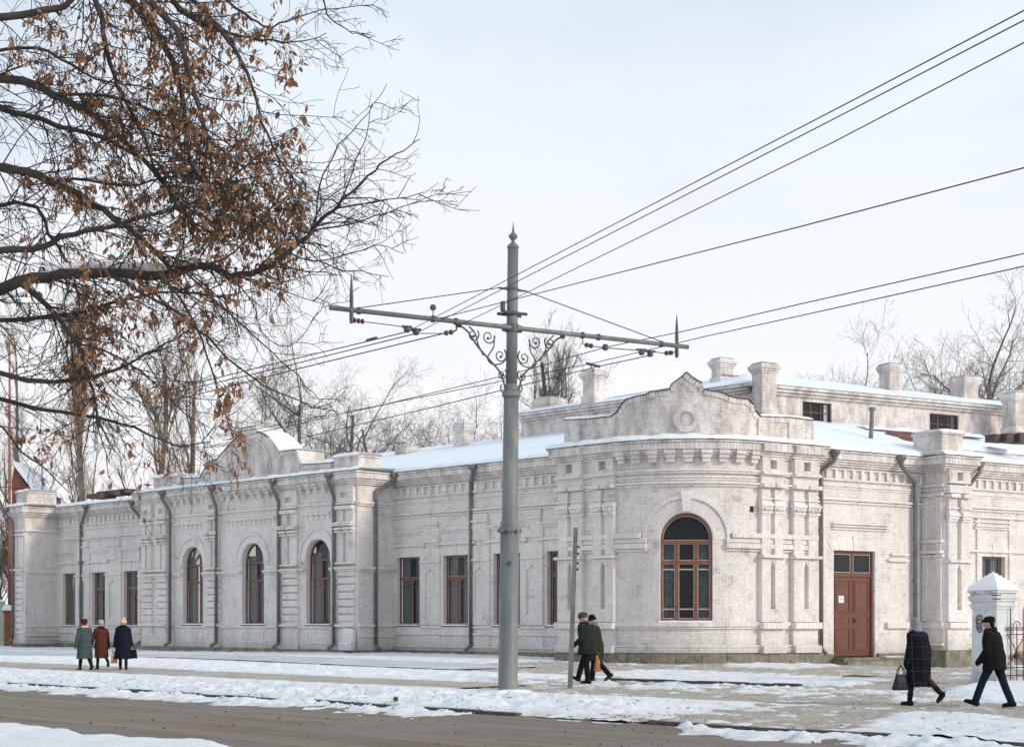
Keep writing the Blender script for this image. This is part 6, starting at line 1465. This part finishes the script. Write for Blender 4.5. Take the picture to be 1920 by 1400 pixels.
# ================================================================== PEOPLE
def remesh(mb, vox, smooth=2, name='body', noise=0., nscale=8.):
    me = mb.mesh('tmp'); o = bpy.data.objects.new('tmp', me); sc.collection.objects.link(o)
    m = o.modifiers.new('r', 'REMESH'); m.mode = 'VOXEL'; m.voxel_size = vox
    if smooth: k = o.modifiers.new('s', 'SMOOTH'); k.iterations = smooth; k.factor = .5
    dg = bpy.context.evaluated_depsgraph_get(); dg.update(); me2 = bpy.data.meshes.new_from_object(o.evaluated_get(dg)); bpy.data.objects.remove(o)
    me2.name = name; me2.polygons.foreach_set('use_smooth', [True] * len(me2.polygons))
    if noise:
        n = len(me2.vertices); co = np.empty(n * 3); me2.vertices.foreach_get('co', co); co = co.reshape(-1, 3); c = co.mean(0); d_ = co - c; d_ /= np.linalg.norm(d_, axis=1, keepdims=True) + 1e-9
        q = fbm(co[:, 0] * nscale + co[:, 1] * nscale * .7, co[:, 2] * nscale + co[:, 1] * nscale * .6, 3) - .5; co = co + d_ * (q * noise)[:, None]; me2.vertices.foreach_set('co', co.ravel())
    return me2
def ell(mb, c, r, rot=None, n=14, m=9):
    c = Vector(c); b = len(mb.v)
    for i in range(m + 1):
        for k in range(n):
            th, ph = math.pi * i / m, 2 * math.pi * k / n; d = Vector((r[0] * math.sin(th) * math.cos(ph), r[1] * math.sin(th) * math.sin(ph), r[2] * math.cos(th)))
            if rot: d = rot @ d
            mb.v.append(tuple(c + d))
    fs = [(b + i * n + k, b + (i + 1) * n + k, b + (i + 1) * n + (k + 1) % n, b + i * n + (k + 1) % n) for i in range(m) for k in range(n)]; mb.f += fs; mb.tn += [.5] * len(fs)
def loft(mb, rings, n=28, fold=0., seed=0):       # ring: (z, cx, cy, rx, ry)
    b = len(mb.v); zs = [r[0] for r in rings]; zmin, zmax = min(zs), max(zs)
    for (z, cx, cy, rx, ry) in rings:
        f = ((zmax - z) / (zmax - zmin)) ** 1.5 * fold
        for k in range(n): a = 2 * math.pi * k / n; q = 1 + f * (.6 * math.sin(a * 5 + seed) + .4 * math.sin(a * 8 + seed * 2)); mb.v.append((cx + rx * q * math.cos(a), cy + ry * q * math.sin(a), z))
    fs = [(b + i * n + k, b + i * n + (k + 1) % n, b + (i + 1) * n + (k + 1) % n, b + (i + 1) * n + k) for i in range(len(rings) - 1) for k in range(n)]
    fs += [tuple(b + k for k in range(n))[::-1], tuple(b + (len(rings) - 1) * n + k for k in range(n))]; mb.f += fs; mb.tn += [.5] * len(fs)
def chainb(mb, pts, rs, n=12):
    mb.tube(pts, rs, n)
    for p, r in ((pts[0], rs[0]), (pts[-1], rs[-1])): ell(mb, p, (r, r, r), None, 10, 6)
def person(px, py, yaw, Hh, label, sp, gz=None):
    """local axes: x to the person's right, y forward, z up; built for 1.70 m then scaled"""
    g = G(px, py, 0.); z0 = g0xy(g.x, g.y) if gz is None else gz; g = G(px, py, z0)
    root = empty('person', g, label, 'person', None, yaw, Hh / 1.70)
    legs = []; low = 9; lean_ = sp.get('lean', .03)
    for sx, (th, kn, ft) in zip((-1, 1), sp['legs']):
        hip = Vector((sx * .088, 0, .90)); a = R(th); knee = hip + Vector((0, math.sin(a), -math.cos(a))) * .43; b = a - R(kn); ank = knee + Vector((0, math.sin(b), -math.cos(b))) * .415
        f = R(ft); fd_ = Vector((sx * .12, math.cos(f), math.sin(f))).normalized(); up = Vector((0, -math.sin(f), math.cos(f)))
        heel = ank - fd_ * .055 - up * .065; toe = ank + fd_ * .17 - up * .065; legs.append((hip, knee, ank, fd_, up, heel, toe)); low = min(low, heel.z - .012, toe.z - .012)
    dz = -low; sh = lambda v: v + Vector((0, 0, dz))
    legs = [tuple(sh(v) if i in (0, 1, 2, 5, 6) else v for i, v in enumerate(l)) for l in legs]; D = Vector((0, 0, dz))
    # arms
    arms = []
    for sx, (sw_, ab, el, tw_) in zip((-1, 1), sp['arms']):
        s_ = Vector((sx * .175, lean_ * 1.0, 1.365)) + D; a, b = R(sw_), R(ab); d1 = Vector((sx * math.sin(b), math.sin(a) * math.cos(b), -math.cos(a) * math.cos(b))); e_ = s_ + d1 * .29
        a2 = R(sw_ + el); b2 = R(tw_); d2 = Vector((sx * math.sin(b2), math.sin(a2) * math.cos(b2), -math.cos(a2) * math.cos(b2))); w_ = e_ + d2 * .25; arms.append((s_, e_, w_, d2))
    # one continuous body: head, neck, torso, limbs, hands with fingers
    mb = MB(); hy = lean_ * 1.6 + sp.get('headf', .02); turn = Matrix.Rotation(R(sp.get('turn', 0)), 3, 'Z') @ Matrix.Rotation(R(sp.get('nod', 0)), 3, 'X'); hc = Vector((0, hy, 1.585)) + D
    H3 = lambda x, y, z: hc + turn @ Vector((x, y, z))
    ell(mb, hc, (.074, .092, .105), turn, 18, 12); ell(mb, H3(0, .025, -.055), (.055, .062, .065), turn); ell(mb, H3(0, .075, -.085), (.026, .024, .022), turn)
    ell(mb, H3(0, .094, -.018), (.013, .020, .026), turn, 8, 6); ell(mb, H3(0, .088, .022), (.048, .016, .012), turn, 10, 6); ell(mb, H3(0, .088, -.055), (.024, .012, .007), turn, 8, 5); ell(mb, H3(0, .085, -.068), (.021, .012, .008), turn, 8, 5)
    for sx in (-1, 1): ell(mb, H3(sx * .076, -.005, -.012), (.010, .020, .030), turn, 8, 6); ell(mb, H3(sx * .030, .082, .002), (.013, .008, .008), turn, 8, 5)
    chainb(mb, [Vector((0, lean_, 1.40)) + D, Vector((0, hy - .01, 1.55)) + D], [.062, .055])
    loft(mb, [(.86 + dz, 0, 0, .15, .11), (.95 + dz, 0, 0, .165, .12), (1.08 + dz, 0, lean_ * .3, .135, .10), (1.22 + dz, 0, lean_ * .6, .155, .11), (1.34 + dz, 0, lean_ * .9, .165, .10), (1.42 + dz, 0, lean_, .09, .07)], 20)
    for hip, knee, ank, fd_, up, heel, toe in legs:
        chainb(mb, [hip, hip.lerp(knee, .5), knee, knee.lerp(ank, .3), ank], [.082, .070, .050, .052, .036]); chainb(mb, [heel + up * .035, ank.lerp(toe, .5), toe + up * .02], [.035, .038, .022], 10)
    for sx, (s_, e_, w_, d2) in zip((-1, 1), arms):
        chainb(mb, [s_, s_.lerp(e_, .5), e_, e_.lerp(w_, .3), w_], [.050, .045, .036, .036, .024], 10)
        pal = w_ + d2 * .045; inw = Vector((-sx, 0, 0)); fw = d2.cross(inw).normalized(); inw = fw.cross(d2).normalized()
        if inw.x * sx > 0: inw = -inw
        for k in range(3): ell(mb, w_ + d2 * (.02 + .026 * k), (.020, .034, .026), None, 8, 6)
        grip = sp.get('grip', (20, 20))[0 if sx < 0 else 1]
        for k, (o_, l_) in enumerate(((-.030, .055), (-.010, .064), (.010, .068), (.029, .060))):
            p0 = w_ + d2 * .07 + fw * o_ * (1 if fw.y > 0 else -1); q1 = R(grip); p1 = p0 + (d2 * math.cos(q1) + inw * math.sin(q1)) * l_ * .45; q2 = q1 * 2.1; p2 = p1 + (d2 * math.cos(q2) + inw * math.sin(q2)) * l_ * .32; q3 = q1 * 3; p3 = p2 + (d2 * math.cos(q3) + inw * math.sin(q3)) * l_ * .26
            mb.tube([p0 - d2 * .02, p0, p1, p2, p3], [.0105, .010, .0095, .009, .007], 7)
        tf = fw * (1 if fw.y > 0 else -1); mb.tube([w_ + d2 * .02 + tf * .02, w_ + d2 * .045 + tf * .045 + inw * .01, w_ + d2 * .075 + tf * .05 + inw * .02, w_ + d2 * .095 + tf * .042 + inw * .03], [.014, .012, .010, .008], 7)
    body = link('body', remesh(mb, .0085, 1), sp.get('skin', 'skin'), root)
    # lower clothes
    if 'trousers' in sp:
        mb = MB(); loft(mb, [(.86 + dz, 0, 0, .16, .125), (1.0 + dz, 0, 0, .165, .125)], 18)
        for hip, knee, ank, *_ in legs: chainb(mb, [hip + Vector((0, 0, .03)), hip.lerp(knee, .5), knee, knee.lerp(ank, .5), ank - (ank - knee).normalized() * .0], [.098, .090, .074, .072, .068])
        link('trousers', remesh(mb, .012, 1, 'trousers', .02, 9), sp['trousers'], root)
    else:
        for hip, knee, ank, *_ in legs:
            mb = MB(); chainb(mb, [hip, hip.lerp(knee, .5), knee, knee.lerp(ank, .3), ank], [.089, .076, .056, .059, .042]); link('stocking', remesh(mb, .011, 1, 'stocking'), 'stocking', root)
    bh = sp.get('boot_h', .12)
    for hip, knee, ank, fd_, up, heel, toe in legs:
        mb = MB(); top = ank.lerp(knee, bh / .415); chainb(mb, [top, ank + up * .01], [.060 + .008 * (bh > .2), .047]); chainb(mb, [heel + up * .042, ank.lerp(toe, .45) + up * .0, toe + up * .026], [.043, .044, .033], 10)
        bm = remesh(mb, .010, 1, 'boot'); bo = link('boot', bm, sp['boot'], root); so = MB()
        pts = []
        for zz in (0, 1):
            for k in range(12): a = 2 * math.pi * k / 12; u, v = math.cos(a), math.sin(a); c_ = (heel + toe) / 2 + fd_ * .01; side_ = fd_.cross(up); pts.append(tuple(c_ + fd_ * u * .145 + side_ * v * (.043 if u < 0 else .05) + up * (-.010 + .022 * zz)))
        so.add(pts, [tuple(range(12))[::-1], tuple(range(12, 24))] + [(k, (k + 1) % 12, 12 + (k + 1) % 12, 12 + k) for k in range(12)]); part('sole', so, 'bag_black', bo, local=True)
    # coat: torso and sleeves in one cloth surface
    mb = MB(); hem = sp['hem'] + dz; w = sp.get('wide', 1.); fl = sp.get('flare', .2); hf = sp.get('hemfwd', 0.)
    loft(mb, [(hem, 0, hf, .17 * w + fl * .38, .15 * w + fl * .34), ((hem + .95 + dz) / 2, 0, hf * .6, .185 * w + fl * .15, .15 * w + fl * .14), (.98 + dz, 0, 0, .195 * w, .155 * w), (1.12 + dz, 0, lean_ * .4, .19 * w, .148 * w), (1.25 + dz, 0, lean_ * .7, .195 * w, .145 * w), (1.36 + dz, 0, lean_ * .9, .185 * w, .125 * w), (1.425 + dz, 0, lean_, .12, .10), (1.47 + dz, 0, hy * .8, .080, .080)], 34, .045, sp.get('seed', 1))
    for sx, (s_, e_, w_, d2) in zip((-1, 1), arms):
        chainb(mb, [s_ - Vector((sx * .05, 0, -.01)), s_, s_.lerp(e_, .5), e_, e_.lerp(w_, .5), w_ + d2 * .015], [.085 * w ** .5, .082 * w ** .5, .072, .065, .064, .062 * sp.get('cuff', 1)])
    if sp.get('belt'): pass
    coat = link('coat', remesh(mb, .0115, 2, 'coat', .045, 6), sp['coat'], root)
    if sp.get('belt'):
        mb = MB(); loft(mb, [(1.0 + dz, 0, lean_ * .1, .205 * w, .166 * w), (1.045 + dz, 0, lean_ * .15, .205 * w, .166 * w)], 30); part('belt', mb, sp['coat'], root, local=True, smooth=True)
    if 'collar' in sp:
        mb = MB(); 
        for k in range(20): a = 2 * math.pi * k / 20; ell(mb, Vector((.098 * math.cos(a), hy * .75 + .088 * math.sin(a), 1.452 + dz - .02 * math.sin(a))), (.040, .040, .045), None, 8, 6)
        link('collar', remesh(mb, .012, 1, 'collar', .025, 22), sp['collar'], root)
    # gloves over the hands
    if sp.get('gloves'):
        for sx, (s_, e_, w_, d2) in zip((-1, 1), arms):
            mb = MB(); fw = Vector((0, 1, 0)) if abs(d2.y) < .8 else Vector((0, 0, 1)); fw = (fw - d2 * fw.dot(d2)).normalized(); inw = fw.cross(d2).normalized(); inw = inw if inw.x * sx < 0 else -inw
            chainb(mb, [w_, w_ + d2 * .03], [.034, .036])
            for k in range(3): ell(mb, w_ + d2 * (.03 + .02 * k), (.026, .042, .030), None, 8, 6)
            for k, (o_, l_) in enumerate(((-.030, .060), (-.010, .070), (.010, .073), (.029, .064))):
                q1 = R(22); p0 = w_ + d2 * .07 + fw * o_; p1 = p0 + (d2 * math.cos(q1) + inw * math.sin(q1)) * l_ * .5; p2 = p1 + (d2 * math.cos(q1 * 2.2) + inw * math.sin(q1 * 2.2)) * l_ * .5; mb.tube([p0 - d2 * .03, p0, p1, p2], [.0135, .013, .012, .010], 7)
            mb.tube([w_ + d2 * .02 + fw * .02, w_ + d2 * .055 + fw * .052 + inw * .01, w_ + d2 * .09 + fw * .05 + inw * .02], [.017, .014, .011], 7)
            link('glove', remesh(mb, .009, 1, 'glove'), sp['gloves'], root)
    # hair and headgear
    hat = sp['hat']; mb = MB()
    if hat[0] in ('fur', 'beanie', 'flat', 'peak'):
        hb = MB(); ell(hb, H3(0, -.018, .012), (.081, .088, .098), turn, 14, 9); ell(hb, H3(0, -.055, -.05), (.066, .045, .052), turn, 12, 7); link('hair', remesh(hb, .011, 1, 'hair', .02, 25), sp.get('hair', 'hair_grey'), root)
    if hat[0] == 'fur':
        ell(mb, H3(0, -.012, .055), (.112 * hat[2], .118 * hat[2], .092), turn, 16, 10); loft(mb, [((H3(0, 0, .015)).z, 0, hc.y - .012, .104 * hat[2], .112 * hat[2]), (H3(0, 0, .12).z, 0, hc.y - .012, .108 * hat[2], .112 * hat[2]), (H3(0, 0, .145).z, 0, hc.y - .012, .085 * hat[2], .09 * hat[2])], 20)
        me = remesh(mb, .011, 1, 'hat', .035, 24)
    elif hat[0] == 'beanie':
        ell(mb, H3(0, -.008, .045), (.098 * hat[2], .106 * hat[2], .098), turn, 16, 10)
        for k in range(16): a = 2 * math.pi * k / 16; ell(mb, H3(.088 * hat[2] * math.cos(a), -.006 + .100 * hat[2] * math.sin(a), .005), (.024, .024, .028), turn, 8, 6)
        if len(hat) > 3: ell(mb, H3(.03, -.0, .16), (.042, .042, .040), turn, 12, 8)
        me = remesh(mb, .011, 1, 'hat', .022, 26)
    elif hat[0] in ('flat', 'peak'):
        ell(mb, H3(0, -.005, .06), (.098, .118, .055), turn, 16, 10); ell(mb, H3(0, -.015, .085), (.092, .11, .05), turn, 16, 8); ell(mb, H3(0, .095, .045), (.068, .060, .014), turn, 14, 7); ell(mb, H3(0, -.02, .035), (.088, .10, .045), turn, 16, 8)
        me = remesh(mb, .010, 1, 'hat', .012, 20)
    elif hat[0] == 'scarf':
        ell(mb, H3(0, -.012, .018), (.096, .108, .118), turn, 18, 12); ell(mb, H3(0, -.03, -.06), (.088, .085, .08), turn, 16, 9); ell(mb, H3(0, -.05, -.115), (.10, .075, .055), turn, 16, 9); ell(mb, H3(-.01, .05, -.105), (.055, .045, .03), turn, 12, 7)
        me = remesh(mb, .011, 1, 'headscarf', .03, 14)
    link('headscarf' if hat[0] == 'scarf' else 'hat', me, hat[1], root)
    M = Matrix.Translation(g) @ Matrix.Rotation(yaw, 4, 'Z') @ Matrix.Scale(Hh / 1.70, 4)
    return root, [M @ (w_ + d2 * .085) for (_, _, w_, d2) in arms], M, D, arms
def bag(hand, name, label, cat, mat, w, h, dpt, rz, drop=.16, handle=True, taper=.8, strap_mat=None):
    b = empty(name, (hand.x, hand.y, hand.z - drop - h), label, cat, None, rz); mb = MB(); n = 8; vs = []
    for k, (z, f, q) in enumerate(((0, .96, .9), (.04, 1, 1), (h * .5, (1 + taper) / 2, .85), (h * .92, taper, .45), (h, taper * .96, .28))):
        for i in range(16):
            a = 2 * math.pi * i / 16; cx = abs(math.cos(a)) ** .5 * (1 if math.cos(a) > 0 else -1); sy = abs(math.sin(a)) ** .5 * (1 if math.sin(a) > 0 else -1); vs.append((cx * w / 2 * f, sy * dpt / 2 * q, z))
    mb.add(vs, [tuple(range(16))[::-1], tuple(range(64, 80))] + [(j * 16 + i, j * 16 + (i + 1) % 16, (j + 1) * 16 + (i + 1) % 16, (j + 1) * 16 + i) for j in range(4) for i in range(16)]); part('bag_body', mb, mat, b, smooth=False, local=True)
    for s_ in (-1, 1):
        mb = MB(); mb.tube([Vector((-w * .25, s_ * .02, h - .01)), Vector((-w * .18, s_ * .02, h + drop * .6)), Vector((0, s_ * .006, h + drop)), Vector((w * .18, s_ * .02, h + drop * .6)), Vector((w * .25, s_ * .02, h - .01))], .009, 6); part('handle', mb, strap_mat or mat, b, smooth=True, local=True)
    return b
# walking directions: yaw turns local +y to the heading (0 = away from the camera)
# three women at the left, walking away
A1_ = person(159, 1257, R(38), 1.66, 'elderly woman in grey green coat and dark brown fur hat, leftmost of the three', dict(legs=((16, 6, 4), (-14, 22, -14)), arms=((-6, 16, 12, 12), (6, 14, 40, 4)), hem=.40, flare=.20, wide=1.18, coat='coat_green', hat=('fur', 'fur_brown', 1.0), boot='boot_black', boot_h=.30, belt=True, gloves='glove', collar='wool_beige', seed=1, hair='fur_brown'))
A2_ = person(190, 1256, R(30), 1.62, 'woman in long brown coat and pale fur hat, arm in arm in the middle', dict(legs=((14, 4, 2), (-22, 38, -34)), arms=((8, 22, 50, -6), (-4, 12, 16, 8)), hem=.42, flare=.12, wide=1.12, coat='coat_brown', hat=('fur', 'fur_grey', .92), boot='boot_black', boot_h=.10, collar='fur_collar', gloves='glove', seed=3))
A3_ = person(231, 1256, R(16), 1.66, 'woman in long dark navy coat and cream knitted hat, carrying two bags', dict(legs=((12, 4, 2), (-10, 14, -8)), arms=((-2, 13, 8, 8), (-4, 13, 8, 10)), hem=.37, flare=.24, wide=1.20, collar='coat_navy', coat='coat_navy', hat=('beanie', 'wool_beige', 1.12, 1), boot='boot_black', boot_h=.18, seed=5, grip=(60, 60)))
bag(A3_[1][1] + Vector((0, 0, .02)), 'handbag', 'black handbag in the right hand of the woman in the navy coat', 'handbag', 'bag_black', .34, .30, .14, R(5), .08)
bag(A3_[1][0] + Vector((0, -.02, .02)), 'printed_bag', 'thin printed carrier bag, red and yellow, hanging beside the navy coat', 'bag', 'printed_bag', .22, .40, .07, R(30), .14, taper=.75)
mb = MB(); h_ = A1_[1][1]; h_ = Vector((h_.x + .02, h_.y - .12, h_.z)); e_ = G(177, 1256, .06); mb.tube([h_ + Vector((-.08, 0, .02)), h_ + Vector((-.04, 0, .05)), h_ + Vector((0, 0, .03)), h_.lerp(e_, .5), e_], [.011, .012, .012, .011, .009], 8); tag(part('walking_cane', mb, 'black_iron', smooth=True), 'thin dark walking cane beside the woman in the grey green coat', 'cane')
# two men in the middle, walking left
B2_ = person(1118, 1278, R(66), 1.78, 'man in olive coat and black knit cap, walking behind the thin post', dict(legs=((-15, 28, -36), (14, 8, 6)), arms=((-16, 10, 6, 6), (-4, 10, 14, 6)), hem=.55, flare=.08, wide=1.14, coat='coat_olive', hat=('beanie', 'cap_black', .95), trousers='trousers_dark', boot='shoe_grey', collar='fur_tan', gloves='glove', lean=.06, nod=-14, seed=7, grip=(50, 50)))
B1_ = person(1101, 1281, R(58), 1.82, 'man in dark green short coat and brown fur cap, nearer of the two', dict(legs=((-4, 2, 0), (25, 8, 22)), arms=((-8, 12, 62, -4), (-6, 12, 24, 6)), hem=.70, flare=.12, wide=1.28, coat='coat_darkgreen', hat=('fur', 'fur_olive', 1.0), trousers='trousers_dark', boot='boot_brown', collar='fur_collar', gloves='glove', lean=.07, nod=-20, seed=9))
bag(B2_[1][0] + Vector((.06, .08, .02)), 'orange_bag', 'crumpled orange carrier bag held behind the man in the olive coat', 'bag', 'bag_orange', .19, .44, .12, R(30), .10, taper=.5)
# woman with headscarf and the man with a flat cap at the right
C1_ = person(1722, 1323, R(34), 1.68, 'woman in dark plaid coat and lilac headscarf walking left with a handbag', dict(legs=((12, 4, 2), (-24, 26, -38)), arms=((-2, 13, 10, 8), (-12, 14, 20, 10)), hem=.37, flare=.14, wide=1.26, coat='plaid', hat=('scarf', 'scarf_lilac', 1.0), boot='boot_black', boot_h=.17, gloves='glove', lean=.03, seed=11, nod=-6))
bag(C1_[1][0] + Vector((-.10, -.02, .03)), 'handbag', 'dark navy handbag carried low by the woman in the plaid coat', 'handbag', 'bag_navy', .36, .30, .16, R(25), .17, taper=.62)
C2_ = person(1864, 1325, R(50), 1.74, 'man in black padded jacket and flat cap walking left past the gate pillar', dict(legs=((25, 4, 18), (-19, 4, -4)), arms=((-2, 15, 40, -8), (-12, 12, 34, -2)), hem=.72, flare=.07, wide=1.27, coat='jacket_black', hat=('peak', 'cap_black', 1.0), trousers='denim', boot='boot_black', collar='cap_black', gloves='glove', lean=.05, nod=-8, turn=10, seed=13, hair='cap_black'))
